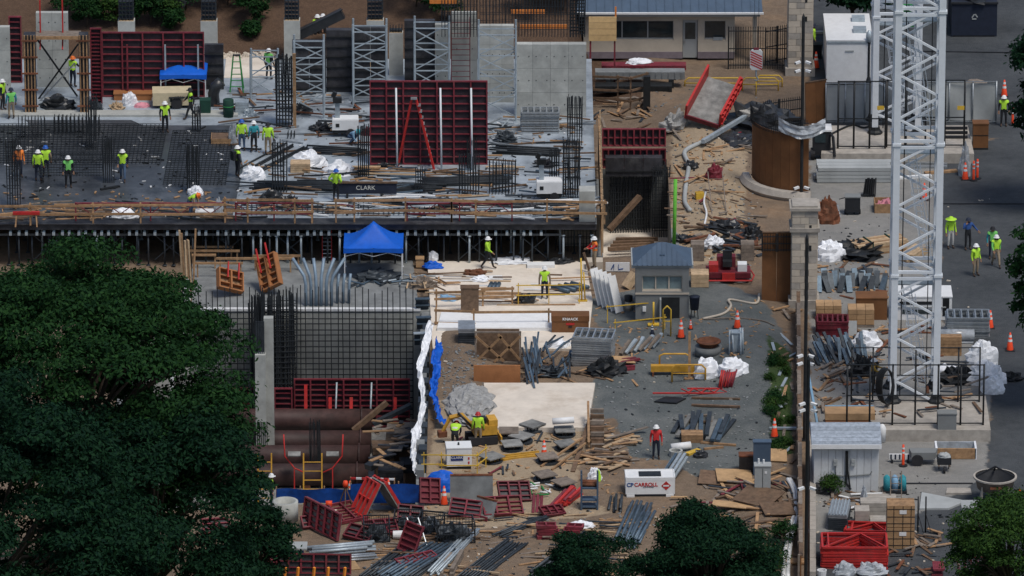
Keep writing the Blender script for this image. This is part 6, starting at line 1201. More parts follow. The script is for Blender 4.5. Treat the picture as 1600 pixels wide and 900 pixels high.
O('green_pipe', 'bright green upright pipe at the right edge of the shaft', 'pipe', MB().tube((0, 0, 0), (.06, .1, 4.0), .1, 10), 'pipe_green', GG(1053, 390), smooth=True)
scatter('plank', 'timber scrap strewn over the dirt slope', 'plank', 'timber on the dirt slope', (1055, 200, 1175, 400), 55, (.4, 2.2), ['wood', 'wood_old', 'wood_grey', 'wood_pale', 'red'], seed=32, w=.12)
scatter('plank', 'dark scrap around the red machine', 'plank', 'scrap by the red machine', (1090, 345, 1190, 400), 40, (.5, 2.2), ['dark_steel', 'wood_old', 'black', 'rust', 'wood_grey'], seed=33, w=.2, h=.1)
# shaft forms
yS = shY1
p = Vector(((shX0+shX1)/2, yS+.25, .0)); w_ = shX1-shX0-.2
panel('shaft_form', 'upper red gridded form over the dark shaft', w_, 1.05, p+Vector((0, .3, 1.2)), frame='red', verts=.33, ribs=.5); panel('shaft_form', 'lower red gridded form over the dark shaft', w_, 1.15, p, frame='maroon', verts=.33, ribs=.5)
upright('shaft_lintel', 'grey concrete lintel under the red shaft forms', 'beam', 946, 262, 1030, 277, .3, 'concrete_dark', z=-.3)
for i, (x, w2, h2, n) in enumerate([(985, 2.2, 3.5, 16), (1033, .9, 4.4, 8)]): cage('rebar_curtain', ['dark rebar curtain on the far shaft wall', 'tall rebar curtain at the right end of the shaft'][i], Vector((G(x, 330, -1.5).x, yS-.5-.8*i, SZ)), w2, .4, h2, n, 2, .025, .4, group='shaft rebar', seed=20+i)
cage('rebar_curtain', 'rebar fence standing in front on the shaft floor', G(985, 388, SZ+.0)+Vector((0, 4.5, 0)), 3.0, .2, 1.8, 16, 1, .022, .45, group='shaft rebar', seed=31)
plank('brown timber beam slanting across the shaft', None, G(952, 362, -2.5), G(1000, 310, -1.0), 'wood_old', .3, .25, 'timber_beam', 'beam')
for i in range(4): plank('old round timber on the shaft floor', 'round timbers on the shaft floor', G(950+i*4, 392-i*5, SZ+.5), G(1010+i*6, 388-i*4, SZ+.5), 'wood_old', .22, .2, 'log', 'log')
O('white_wall_board', 'pale board wall behind the orange vested climber', 'board', MB().box((0, 0, .9), (2.3, .06, 1.8)), 'stone', G(905, 408, 0)+Vector((0, 2.6, 0)))
cage('rebar_curtain', 'rebar screen beside the orange vested climber', G(900, 406, 0)+Vector((0, 1.5, 0)), 2.2, .2, 2.0, 14, 1, .02, .4, group='shaft rebar', seed=33)
t = T('graffiti_board', 'white board with blue marks in front of the shaft', 'board', G(965, 425)); P('board', MB().box((0, 0, .3), (1.3, .05, .5)), 'white', t); P('marks', MB().bar((-.35, -.03, .15), (-.2, -.03, .45), .02, .06).bar((-.2, -.03, .15), (-.2, -.03, .45), .02, .06).bar((.05, -.03, .15), (.05, -.03, .45), .02, .06).bar((.05, -.03, .15), (.3, -.03, .2), .02, .06), 'royal', t)
# small guardhouse
p, w_, h = RC(993, 410, 1076, 498, None, 2.4); h = 2.9; t = T('guardhouse', 'small grey guardhouse with hipped metal roof', 'guardhouse', p); hw = w_/2; f = -1.2
wins = [(-hw+.35, hw-.35, 1.55, 2.45)]; opening_wall(t, -hw, hw, h, wins, 'house_grey', f, .2); win(t, *wins[0], f, 2, 'glass_pale', 'stone')
P('side_wall', MB().box((-hw+.1, .1, h/2), (.2, 2.2, h)), 'house_grey', t); P('side_wall', MB().box((hw-.1, .1, h/2), (.2, 2.2, h)), 'house_grey', t); P('back_wall', MB().box((0, 1.2, h/2), (w_-.42, .2, h)), 'house_grey', t); P('band', MB().box((0, f-.12, 1.45), (w_+.04, .06, .09)), 'stone', t)
P('door', MB().box((.45, f-.11, .62), (.95, .04, 1.24)), 'black', t); P('door_leaf', MB().box((-.1, f-.3, .62), (.08, .4, 1.24)), 'house_grey_light', t); P('meter', MB().box((-.95, f-.15, .6), (.18, .1, .26)), 'white', t)
O2 = hw+.18; rf = P('roof', MB().add([(-O2, f-.2, h+.15), (O2, f-.2, h+.15), (O2, 1.5, h+.15), (-O2, 1.5, h+.15), (-.2, .15, h+.95), (.2, .15, h+.95)], [(0, 1, 5, 4), (1, 2, 5), (2, 3, 4, 5), (3, 0, 4), (3, 2, 1, 0)]), 'slate', t); P('fascia', MB().box((0, .15, h+.06), (2*O2+.1, 2.85, .2)), 'house_grey_light', rf); m = MB()
for k in range(1, 12):
    x = -O2+2*O2*k/12; tt = min(1, (O2-abs(x))/(O2-.2)); m.bar((x, f-.2, h+.17), (x, f-.2+1.55*tt, h+.17+.8*tt), .03, .04)
P('seams', m, 'slate', rf); P('vent', MB().box((0, -.7, h+.5), (.25, .15, .12)), 'slate', rf)
t = T('bin', 'dark wheeled bin on a stand right of the guardhouse', 'bin', GG(1085, 497)); P('body', MB().lathe([(0, .5), (.22, .5), (.28, 1.2), (.3, 1.22), (0, 1.22)], 12), 'navy', t, True); P('stand', MB().bar((-.2, -.2, 0), (-.15, 0, .5), .04).bar((.2, -.2, 0), (.15, 0, .5), .04).bar((0, .2, 0), (0, 0, .5), .04), 'black', t)
t = T('water_cooler', 'white keg with a black cap left of the guardhouse', 'keg', GG(982, 484)); P('body', MB().lathe([(0, 0), (.2, 0), (.2, .5), (0, .55)], 12), 'stone', t, True); P('cap', MB().lathe([(.22, .5), (.22, .8), (0, .85)], 12), 'black', t, True)
# yellow gate rails near the guardhouse
for i, (a, b) in enumerate((((950, 505), (1035, 497)), ((962, 522), (1038, 514)))): rail('yellow_rail', ['yellow tube rail behind the leaning steel channels', 'yellow tube rail in front of the guardhouse'][i], [a, b], None, .7 if i else .9, mids=(), mat='yellow', post=.05, rw=.05)
barrier('yellow pipe gate standing right of the guardhouse door', 1036, 478, 1048, 526, 'yellow', .04); t = T('yellow_post', 'yellow bollard post before the guardhouse door', 'post', GG(1021, 508)); P('shaft', MB().tube((0, 0, 0), (0, 0, 1.3), .05), 'yellow', t, True); P('foot', MB().box((0, 0, .04), (.6, .4, .06)), 'yellow', t)
# red ride-on machine
t = T('red_trowel_machine', 'dark red ride on power trowel with black seat', 'machine', GG(1138, 440))
P('deck', MB().box((0, .3, .45), (2.4, 1.3, .3)), 'maroon', t); P('guard_ring', MB().path([(-1.25, -.5, .22), (1.25, -.5, .22), (1.4, .4, .22), (1.25, 1.2, .22), (-1.25, 1.2, .22), (-1.4, .4, .22), (-1.25, -.5, .22)], .05, 6), 'bright_red', t); P('engine', MB().box((-.1, .9, .9), (1.0, .6, .6)), 'maroon', t); P('seat', MB().box((-.05, .3, .95), (.5, .45, .3)).box((-.05, .55, 1.3), (.5, .16, .6)), 'black', t); P('tank', MB().box((.75, .2, .8), (.5, .6, .4)), 'white', t); P('side_cover', MB().box((-.8, .2, .8), (.5, .7, .4)), 'bright_red', t); P('front_plate', MB().box((0, -.4, .4), (.7, .1, .45)), 'bright_red', t); P('rotor', MB().lathe([(0, .04), (.6, .04), (.6, .14), (0, .16)], 18, (-.62, .3, 0)).lathe([(0, .04), (.6, .04), (.6, .14), (0, .16)], 18, (.62, .3, 0)), 'steel', t)
slats_box('pale slatted lumber stack left of the red machine', 1080, 420, 1107, 449, 1.0, 'wood_pale', n=3, name='timber_stack', cat='timber stack')
for i, (x, wd, mt) in enumerate(((1090, 20, 'wood_grey'), (1168, 20, 'wood_grey'))): slats_box(['grey pallet stack behind the red machine on its left', 'grey pallet stack behind the red machine on its right'][i], x-wd/2, 375, x+wd/2, 408, .8, mt, n=4, name='pallet_stack', cat='pallets')
heap('white_bag', 'white bags heap behind the red machine', 1115, 388, 34, 20, 'white_sheet', seed=87, cat='bag')
for i, (x, y, wp, hp) in enumerate(((1070, 380, 40, 14), (1130, 362, 60, 18), (1175, 375, 30, 22), (1065, 395, 40, 10))): heap('dark_heap', ['dark tarp at the right lip of the shaft', 'dark scrap heap above the red machine', 'dark pipe heap beside the flat hoarding', 'black sheet left of the red machine'][i], x, y, wp, hp, 'black_sheet', seed=88+i, rough=.6, sharp=4, cat='pile')
# crane hook hanging over the site
p = GG(1181, 150); hk = T('crane_hook', 'red and white striped crane hook block hanging on cables', 'crane hook', p+Vector((0, 0, 1.55)))
P('block', MB().add([(x, y, z) for y in (-.1, .1) for x, z in ((-.36, .2), (-.25, .05), (.25, .05), (.36, .2), (.36, 1.1), (.25, 1.25), (-.25, 1.25), (-.36, 1.1))], [tuple(range(8)), tuple(range(15, 7, -1))]+[(i, i+8, (i+1) % 8+8, (i+1) % 8) for i in range(8)]), 'white', hk)
for k in range(6): P('stripe', MB().bar((-.33, -.106, .42+k*.15), (.33, -.106, .1+k*.15), .012, .07), 'bright_red', hk)
P('cable', MB().tube((-.12, 0, 1.25), (-.12, 0, 24), .012, 5).tube((.12, 0, 1.25), (.12, 0, 24), .012, 5), 'dark_steel', hk); P('hook', MB().path([(0, 0, .1), (0, 0, -.35), (.1, 0, -.5), (.05, 0, -.62), (-.08, 0, -.58)], .05, 8), 'galv', hk, True); P('sling', MB().path([(0, 0, -.6), (.02, 0, -1.0), (.0, 0, -1.5)], .035, 6), 'yellow', hk, True); P('sheave_cap', MB().box((0, 0, 1.3), (.3, .16, .12)), 'red', hk)
# ================================================================ crane masts
def mast(label, xl, xr, yfoot, zpad, H):
    a, b = G(xl, yfoot, zpad), G(xr, yfoot, zpad); w_ = b.x-a.x; t = T('crane_mast', label, 'crane', ((a.x+b.x)/2, a.y+w_/2, zpad), 0, 'white lattice crane masts'); hw = w_/2; bay = 1.18; n = int(H/bay)
    lw = .34
    for sx_ in (-1, 1):
        for sy in (-1, 1):
            g = P('leg', MB().box((0, 0, H/2), (lw, lw, H)), 'crane_white', t, loc=(sx_*hw, sy*hw, 0)); P('shoe', MB().lathe([(.45, 0), (.42, .12), (.3, .22), (.26, .4), (0, .4)], 8), 'black', g)
    ln = math.hypot(w_-lw*.6, bay); dg = MB().bar((-(w_-lw)/2, 0, -bay/2+.06), ((w_-lw)/2, 0, bay/2-.06), .11, .11).mesh('brace', 'crane_white'); hz = MB().box((0, 0, 0), (w_-lw, .15, .15)).mesh('cross_beam', 'crane_white')
    for k in range(n):
        z = bay*(k+.5); s_ = 1 if k % 2 else -1
        for (x, y, r) in ((0, -hw, 0), (0, hw, math.pi), (-hw, 0, math.pi/2), (hw, 0, -math.pi/2)):
            P('brace', dg, None, t, loc=(x, y, z), rot=(0, 0, r if s_ > 0 else r+math.pi))
            if k % 6 == 5: P('cross_beam', hz, None, t, loc=(x, y, bay*(k+1)), rot=(0, 0, r)); P('cross_beam', hz, None, t, loc=(x, y, bay*(k+1)-.35), rot=(0, 0, r))
        if k % 6 == 5:
            for sx_ in (-1, 1):
                for sy in (-1, 1): P('collar', MB().box((sx_*hw, sy*hw, bay*(k+1)-.17), (lw+.1, lw+.1, .14)), 'crane_white', t)
    z = 0.4; k = 0
    while z+6.2 < H:
        m = MB(); x0 = -.35+.15*(k % 2); dx = .75 if k % 2 == 0 else -.0
        for s_ in (-.2, .2): m.bar((x0+s_+.8, .1, z), (x0+s_-.1, .1, z+5.6), .05)
        for q in range(18): u = q/18; m.bar((x0-.2+.8-.9*u, .1, z+5.6*u), (x0+.2+.8-.9*u, .1, z+5.6*u), .03)
        P('ladder', m, 'crane_white', t); m = MB()
        for q in range(4): u = (q+.5)/4; cx = x0+.8-.9*u; m.path([(cx-.32, .1, z+5.6*u), (cx-.32, -.5, z+5.6*u+.05), (cx+.32, -.5, z+5.6*u+.05), (cx+.32, .1, z+5.6*u)], .025, 5)
        for s_ in (-.32, 0, .32): m.bar((x0+s_+.75, -.5, z+.6), (x0+s_, -.5, z+5.3), .03)
        P('ladder_cage', m, 'crane_white', t); P('platform', MB().box((0, .2, z+5.75), (w_-lw-.1, w_*.5, .06)), 'galv', t); z += 7.08; k += 1
    P('power_cable', MB().path([(-.75, -hw+.3, .2), (-.7, -hw+.3, H*.5), (-.75, -hw+.3, H-1)], .03, 5), 'black', t); P('power_cable', MB().path([(.6, -hw+.3, .2), (.62, -hw+.3, H*.5), (.6, -hw+.3, H-1)], .025, 5), 'black', t)
    return t
mast('white lattice crane mast standing in front on the lower concrete pad', 1395, 1462.5, 628, .6, 35)
mast('white lattice crane mast behind on the upper concrete pad', 1367, 1434, 208, .55, 22)
frame_fence('black safety fence around the front crane mast, near side', 1323, 1536, 664, 3.3, .6, 6, (.5,), .035)
frame_fence('black safety fence around the front crane mast, far side', 1330, 1530, 628, 3.0, .6, 6, (.5,), .03)
frame_fence('black safety fence left of the rear crane mast', 1309, 1383, 232, 4.0, .55, 3, (.45,), .04); frame_fence('black safety fence right of the rear crane mast', 1385, 1506, 230, 4.0, .55, 4, (.45,), .04)
for i, (x, y, z) in enumerate(((1375, 164, 1), (1500, 163, 1))): O('warning_sign', ['yellow warning sign on the fence left of the rear mast', 'yellow warning sign on the fence right of the rear mast'][i], 'sign', MB().prism([(-.2, -.01), (.2, -.01), (.2, .01), (-.2, .01)], -.12, .12), 'yellow', G(x, 231, .55)+Vector((0, -.1, 2.4)))
frame_fence('grey fabric site fence behind the rear mast on the left', 1290, 1412, 192, 2.4, None, 4, (), .03, 'steel', 'fabric_fence', 'mesh_grey'); frame_fence('grey fabric site fence behind the rear mast on the right', 1446, 1556, 192, 2.5, None, 3, (), .03, 'steel', 'fabric_fence', 'mesh_grey')
heap('tarp_mound', 'tan covered mound behind the right fabric fence', 1525, 150, 45, 30, 'wood_grey', d=2.5, seed=91, rough=.15)
# white trailer
p, w_, h = RC(1291, 55, 1362, 135, None, 5.2); h = 2.5; t = T('white_trailer', 'white box trailer with two roof vents', 'trailer', p); P('body', MB().box((0, 0, h/2+.25), (w_, 5.2, h)), 'white', t); P('roof', MB().box((0, 0, h+.28), (w_+.06, 5.26, .07)), 'white', t); P('door_bar', MB().box((0, -2.62, h*.86), (.5, .03, .08)), 'house_grey_light', t); P('trim', MB().box((0, -2.62, h+.18), (w_, .04, .12)), 'galv', t); P('chassis', MB().box((0, 0, .18), (w_*.8, 4.8, .14)), 'black', t)
for y in (-.9, 1.3): P('roof_vent', MB().box((.65, y, h+.42), (.75, .75, .22)), 'galv', t)
for sx_ in (-1, 1): P('wheel', MB().lathe([(0, -.1), (.35, -.1), (.35, .1), (0, .1)], 14), 'tyre', t, loc=(sx_*w_*.46, .2, .35), rot=(0, math.pi/2, 0))
t = T('street_lamp', 'dark street lamp with a glass globe beside the trailer', 'lamp post', GG(1357, 135)); P('post', MB().lathe([(.16, 0), (.14, .4), (.07, .6), (.06, 2.6), (.12, 2.7), (0, 2.7)], 12), 'charcoal', t, True); P('globe', MB().lathe([(.1, 2.7), (.2, 2.95), (.17, 3.25), (.05, 3.4), (0, 3.42)], 12), 'galv', t, True)
# dumpster
p, w_, h = RC(1485, -25, 1556, 50, None, 2.0); t = T('dumpster', 'dark roll off dumpster with a recycling mark', 'dumpster', p); h = 2.0; P('body', MB().box((0, 0, h/2+.08), (w_, 4, h)), 'navy', t); m = MB()
for k in range(7): m.box((-w_/2+w_*k/6, -2.03, h/2+.08), (.08, .06, h))
P('rim', MB().box((0, -2.0, h+.1), (w_+.1, .14, .12)), 'charcoal', t); P('mark', MB().bar((-.14, -2.02, 1.2), (0, -2.02, 1.42), .02, .07).bar((.05, -2.02, 1.42), (.18, -2.02, 1.22), .02, .07).bar((.12, -2.02, 1.12), (-.14, -2.02, 1.12), .02, .07), 'house_grey_light', t); P('load', MB().heap(w_*.45, 1.8, .5, 5, 16, 6, .5), 'black', t, loc=(0, 0, h)); P('foot', MB().box((0, -1.9, .05), (w_*.9, .2, .1)), 'charcoal', t)
t, *_ = crate_box('green_container', 'green plastic tank behind the rear crane mast', 1400, 5, 1428, 42, 1.2, 'green')
crate_box('wheelie_bin', 'black wheeled bin right of the upper stone pier', 1269, 65, 1284, 92, .6, 'charcoal')
t, w_, h, d_ = crate_box('brown_cabinet', 'brown site cabinet on the concrete pad', 1520, 187, 1544, 234, .7, 'brown_paint'); P('split', MB().box((0, -.36, h*.55), (w_, .02, .03)), 'black', t); P('kick', MB().box((0, -.36, .06), (w_, .02, .1)), 'black', t)
t = T('blue_red_bench', 'blue topped red trailer bench behind the right fabric fence', 'bench', GG(1490, 186)); P('bed', MB().box((0, 0, .6), (2.4, .9, .12)), 'bright_red', t); P('cover', MB().box((.4, 0, .8), (1.2, .8, .3)), 'blue_dark', t); P('legs', MB().box((-1, 0, .3), (.1, .8, .6)).box((1, 0, .3), (.1, .8, .6)), 'charcoal', t)
for k, x in enumerate((1490, 1495)):
    for j in range(3): O('sleeper', 'dark steel sleeper lying on the upper crane pad', 'sleeper', MB().box((0, 0, .08), (1.3, .14, .14)), 'charcoal', G(1494, 202+j*7, .56), group='sleepers on the upper pad') if k == 0 else None
t = T('skid_steer', 'dark machine with a white roof left of the upper pad', 'machine', GG(1284, 250)); P('roof', MB().box((0, .5, 1.75), (1.1, 1.2, .1)), 'white', t); P('cab', MB().box((0, .5, 1.0), (1.0, 1.1, 1.4)), 'charcoal', t); P('window', MB().box((-.1, -.06, 1.3), (.6, .03, .5)), 'glass', t); P('arm', MB().path([(.4, .3, 1.6), (.6, -.4, 1.5), (.7, -.6, .4)], .09, 6), 'charcoal', t)
for s_ in (-1, 1): P('wheel', MB().lathe([(0, -.12), (.33, -.12), (.33, .12), (0, .12)], 14), 'tyre', t, loc=(s_*.5, .2, .33), rot=(0, math.pi/2, 0))
hose('black hoses looping over the upper crane pad', [(1295, 228), (1330, 212), (1350, 216), (1372, 208)], .06, 'black', dz=.58)
# steel beam stack
p, w_, h = RC(1275, 250, 1396, 286, None, 1.6); t0 = p
for r in range(4):
    for c_ in range(3): O('steel_beam', 'long pale steel plank in the wide stack left of the front mast', 'beam', MB().box((0, 0, .1), (w_*rnd(.92, 1.0), .5, .19)), 'mesh_grey', Vector((p.x+rnd(-.1, .1), p.y-.55+c_*.55, r*.22)), rnd(-.01, .01), group='long steel planks')
for i, (a, b, c_, d_) in enumerate(((1300, 262, 1480, 262), (1395, 280, 1455, 276), (1445, 272, 1495, 268), (1415, 255, 1480, 258))): plank('pale beam lying right of the wide steel stack', 'beams right of the wide stack', GG(a, b), GG(c_, d_), 'white' if i == 1 else 'wood' if i == 2 else 'steel', .3, .12, 'beam', 'beam')
heap('clear_wrap', 'clear plastic wrap hanging by the cone and delineators', 1508, 276, 16, 48, 'clear_sheet', d=.6, seed=92)
# plaza odds and ends
t = T('trolley', 'grey covered trolley bin on the plaza', 'trolley', GG(1332, 334)); P('body', MB().box((0, 0, .6), (.82, .6, .85)), 'charcoal', t); P('lid', MB().box((0, 0, 1.05), (.88, .66, .06)), 'house_grey', t); P('handle', MB().bar((-.4, 0, .95), (-.75, 0, .85), .04), 'black', t)
for s_ in (-1, 1): P('wheel', MB().lathe([(0, -.05), (.14, -.05), (.14, .05), (0, .05)], 10), 'tyre', t, loc=(s_*.4, 0, .14), rot=(0, math.pi/2, 0))
t = T('stacked_barriers', 'black upright bundle of folded barriers on the plaza', 'barriers', GG(1360, 307))
for k in range(6): P('barrier', MB().bar((-.35+.12*k, 0, 0), (-.2+.1*k, .25, .95+.06*(k % 2)), .05, .3), 'black', t)
P('fork', MB().bar((-.8, -.1, .1), (.2, 0, .12), .08), 'black', t)
p, w_, h = RC(1367, 308, 1400, 333, None, 1.2); t = T('open_crate', 'open timber crate filled with reddish hardware', 'crate', p); 
for a in ((0, -.6, w_, .05), (0, .6, w_, .05), (-w_/2, 0, .05, 1.2), (w_/2, 0, .05, 1.2)): P('side', MB().box((a[0], a[1], h/2), (a[2], a[3], h)), 'wood', t)
P('contents', MB().heap(w_*.45, .5, h*1.0, 3, 18, 6, .5, 6), 'pink', t)
# lumber bundle
p = GG(1372, 392); t = T('lumber_bundle', 'strapped bundle of pale lumber seen through the front mast', 'lumber', p, .42)
for r in range(6):
    for c_ in range(6): P('board', MB().box((rnd(-.06, .06), -.5+.2*c_, .06+.11*r), (3.0, .18, .1)), 'wood_pale' if (r+c_) % 3 else 'wood', t)
for x in (-.6, .7): P('strap', MB().box((x, 0, .36), (.06, 1.25, .74)), 'bin_green', t)
p = GG(1428, 402); t = T('lumber_bundle', 'second lumber bundle behind the braces of the front mast', 'lumber', p, 1.1)
for r in range(4):
    for c_ in range(4): P('board', MB().box((rnd(-.06, .06), -.3+.2*c_, .06+.11*r), (1.9, .18, .1)), 'wood_pale', t)
heap('white_tarp', 'white tarp heap right of the lower stone pier', 1298, 408, 46, 32, 'white_sheet', seed=93); heap('brown_scrap', 'brown scrap heap behind the lower stone pier', 1293, 350, 40, 40, 'rust', seed=94, rough=.4, sharp=3, cat='scrap'); heap('clear_wrap', 'grey plastic wrap beside the brown scrap heap', 1304, 345, 18, 28, 'clear_sheet', seed=95)
heap('junk_heap', 'dark heap of mixed site junk left of the front mast', 1335, 405, 80, 30, 'black', d=2.5, seed=96, rough=.7, sharp=5, cat='pile'); 
for i in range(26): O('rubber_mat', 'dark grey strip hanging in the row below the white tarp', 'strip', MB().bar((0, 0, .05), (rnd(-.25, .25), .7, .75), .3, .06), 'dark_steel' if i % 3 else 'blue_steel', GG(1280+i*4, 458-(i % 4)*4), rnd(-.3, .3), group='dark strips on the plaza')
scatter('plank', 'timber scrap around the dark strips', 'plank', 'timber by the dark strips', (1278, 395, 1390, 470), 26, (.5, 2.0), ['wood', 'wood_old', 'rust', 'dark_steel'], seed=41)
crate_box('brown_box', 'plain brown box left of the front mast', 1338, 455, 1386, 500, 1.1, 'brown_paint')
for i, (x0, y0, x1, y1) in enumerate([(1275, 468, 1315, 500), (1325, 474, 1366, 512)]):
    p, w_, h = RC(x0, y0, x1, y1, None, 1.0); t = T('carton_pallet', ['wrapped pallet of tan cartons beside the stone pier', 'wrapped pallet of tan sacks beside the brown box'][i], 'pallet', p); P('pallet', MB().box((0, 0, .07), (w_, 1.0, .14)), 'wood_grey', t)
    for r in range(3):
        for c_ in range(3): P('carton', MB().box((-w_/2+w_*(c_+.5)/3, 0, .16+(h-.16)*(r+.5)/3), (w_/3-.02, 1.0, (h-.16)/3-.02)), 'cardboard', t)
frames_stack('dark red frame in the stack below the carton pallets', 1277, 490, 1325, 526, 1.2, 8, 'maroon', group='red frames by the pallets')
heap('white_tarp', 'white tarp heap below the carton pallet left of the front mast', 1355, 548, 50, 30, 'white_sheet', seed=97); O('grey_panel', 'grey tray panel leaning by the red frames', 'panel', MB().box((0, 0, .4), (.45, .1, .8), (-.3, 0, 0)), 'mesh_grey', GG(1332, 524))
for i in range(26): O('dark_channel', 'dark steel channel leaning in the pile left of the front mast', 'channel', MB().bar((0, 0, .05), (-.35+rnd(-.1, .1), 1.2, .55+.2*(i % 3)), .16, .1), 'blue_steel' if i % 2 else 'dark_steel', GG(1280+i*3, 572-(i % 5)*5), rnd(-.2, .2), group='dark channels by the mast')
t, w_, h, d_ = crate_box('site_cabin', 'white site cabin with slit windows behind the front mast', 1394, 446, 1487, 500, 1.8, 'white'); P('window', MB().box((-.1, -.91, h*.72), (w_*.7, .02, .18)), 'black', t); P('window', MB().box((-.1, -.91, h*.35), (w_*.6, .02, .24)), 'glass', t); P('door', MB().box((w_*.4, -.91, h*.55), (.35, .02, h*.75)), 'black', t); P('trim', MB().box((0, -.93, h*.55), (w_*.8, .05, .06)), 'house_grey_light', t)
frames_stack('grey frame in the stack right of the front mast', 1480, 482, 1545, 528, 1.4, 10, 'steel', group='scaffold frames right of the mast')
O('wrapped_roll', 'roll of material in clear wrap before the right frame stack', 'roll', MB().tube((-.95, 0, .42), (.95, 0, .42), .32, 12).box((0, 0, .06), (1.8, .5, .12)), 'clear_sheet', GG(1494, 535), smooth=True)
t = slats_box('timber pallet leaning right of the front mast', 1468, 522, 1502, 556, .5, 'wood', n=5, name='pallet', cat='pallet')
for i, (x, y, wp, hp) in enumerate(((1535, 572, 50, 40), (1540, 602, 62, 38), (1552, 616, 34, 30), (1480, 590, 50, 22))): heap('white_bag', ['white torn bag heap above the right fence corner', 'large white torn bag at the right fence corner', 'white bag trailing on the asphalt outside the fence', 'white bag inside the fence right of the mast'][i], x, y, wp, hp, 'white_sheet', seed=98+i, rough=.3, sharp=2.4, cat='bag')
for i, (x, y, wp, hp) in enumerate(((1500, 600, 60, 28), (1350, 590, 50, 30), (1580, 596, 36, 14), (1535, 555, 30, 18))): heap('dark_heap', ['dark heap inside the fence below the white bags', 'dark equipment heap left of the mast foot', 'dark cable coil on the asphalt', 'dark tarp behind the torn bags'][i], x, y, wp, hp, 'black', seed=110+i, rough=.6, sharp=4, cat='pile')
t = T('cable_coil', 'black cable coil hung on the fence left of the mast foot', 'cable', G(1381, 636, .6)+Vector((0, 0, .1)))
for k in range(7): P('loop', MB().path([(.42*math.cos(a*math.tau/14)*(1-.04*k)+.03*k, -.05*k, 1.1+.95*math.sin(a*math.tau/14)) for a in range(15)], .04, 5, caps=False), 'black', t, True)
scatter('plank', 'scrap lying inside the front crane fence', 'plank', 'scrap inside the crane fence', (1330, 590, 1530, 650), 34, (.4, 2.0), ['wood', 'wood_old', 'dark_steel', 'wood_grey', 'rust'], seed=42, z=.61)
scatter('plank', 'scrap behind the front crane fence', 'plank', 'scrap behind the crane fence', (1290, 510, 1500, 600), 40, (.5, 2.4), ['wood', 'wood_old', 'dark_steel', 'wood_grey', 'rust'], seed=43)
# lower right: boxes and shed
t, w_, h, d_ = crate_box('orange_cabin', 'orange brown box cabin behind the grey shed', 1290, 635, 1366, 674, 1.1, 'orange_brown', lid='cardboard', lidh=.35); P('edge', MB().box((0, .55, h+.02), (w_, .06, .05)), 'light_blue', t)
O('propane_tank', 'white propane cylinder beside the orange box cabin', 'cylinder', MB().lathe([(0, 0), (.2, .02), (.2, .75), (.12, .9), (.06, .95), (0, .96)], 14), 'white', GG(1378, 690), smooth=True)
p, w_, h = RC(1267, 672, 1376, 768, None, 3.0); h = 2.55; t = T('site_shed', 'weathered pale shed with shingle roof and meters', 'shed', p); 
for k in range(9): P('wall_board', MB().box((-w_*.46+w_*.92*(k+.5)/9, -1.45, h/2), (w_*.92/9-.015, .12, h)), 'shed', t)
P('side_wall', MB().box((-w_*.45, 0, h/2), (.12, 2.8, h)), 'shed', t); P('side_wall', MB().box((w_*.45, 0, h/2), (.12, 2.8, h)), 'shed', t); P('back_wall', MB().box((0, 1.45, h/2), (w_*.9, .12, h)), 'shed', t)
rf = P('roof', MB().add([(-w_/2, -1.75, h+.0), (w_/2, -1.75, h+.0), (w_/2, .2, h+.55), (-w_/2, .2, h+.55), (w_/2, 1.7, h+.0), (-w_/2, 1.7, h+.0), (-w_/2, -1.75, h-.12), (w_/2, -1.75, h-.12), (w_/2, 1.7, h-.12), (-w_/2, 1.7, h-.12)], [(0, 1, 2, 3), (3, 2, 4, 5), (0, 6, 7, 1), (7, 6, 9, 8), (5, 4, 8, 9), (6, 0, 3, 5, 9), (1, 7, 8, 4, 2)]), 'shingle', t)
for k in range(6): P('shingle_row', MB().box((0, -1.6+k*.3, h+.07+k*.085), (w_, .3, .03), (.275, 0, 0)), 'shingle', rf)
P('fascia', MB().box((0, -1.79, h-.05), (w_+.02, .05, .22)), 'white', rf)
for x in (-.55, .35): P('meter', MB().box((x, -1.58, 1.6), (.2, .12, .35)).tube((x, -1.66, 1.68), (x, -1.58, 1.68), .09), 'house_grey_light', t)
P('conduit', MB().path([(-.55, -1.56, 1.4), (-.5, -1.56, .9), (.1, -1.56, .85), (1.2, -1.56, .95), (1.3, -1.56, 1.1)], .03, 6), 'house_grey', t); P('service_cable', MB().path([(0, -1.6, 2.2), (.02, -1.6, 1.2), (.0, -1.6, .5), (.25, -1.6, .15)], .06, 6).path([(.05, -1.62, 2.2), (.08, -1.62, 1.2), (.2, -1.62, .3)], .05, 6), 'black', t)
heap('black_bag', 'black bags at the foot of the shed', 1285, 772, 36, 18, 'black_sheet', seed=120, cat='bag')
crate_box('utility_cabinet', 'grey utility cabinet on the lower crane pad edge', 1465, 640, 1494, 690, .6, 'house_grey')
t = T('wrapped_trough', 'timber trough wrapped in white plastic', 'trough', GG(1493, 712)); P('side', MB().box((0, -.5, .3), (2.0, .1, .55)), 'wood', t); P('side', MB().box((0, .5, .3), (2.0, .1, .55)), 'clear_sheet', t); P('end', MB().box((-1, 0, .3), (.1, 1.1, .6)), 'white_sheet', t); P('end', MB().box((1, 0, .3), (.1, 1.1, .6)), 'white_sheet', t); P('floor', MB().box((0, 0, .05), (1.9, .9, .08)), 'mesh_grey', t)
t = T('hand_cart', 'grey two wheeled hand cart behind the delineator', 'cart', GG(1442, 724)); P('tub', MB().prism([(-.6, -.35), (.6, -.35), (.75, .35), (-.7, .35)], .35, .7), 'house_grey', t); P('handle', MB().bar((.6, 0, .5), (1.4, 0, .45), .05), 'steel', t)
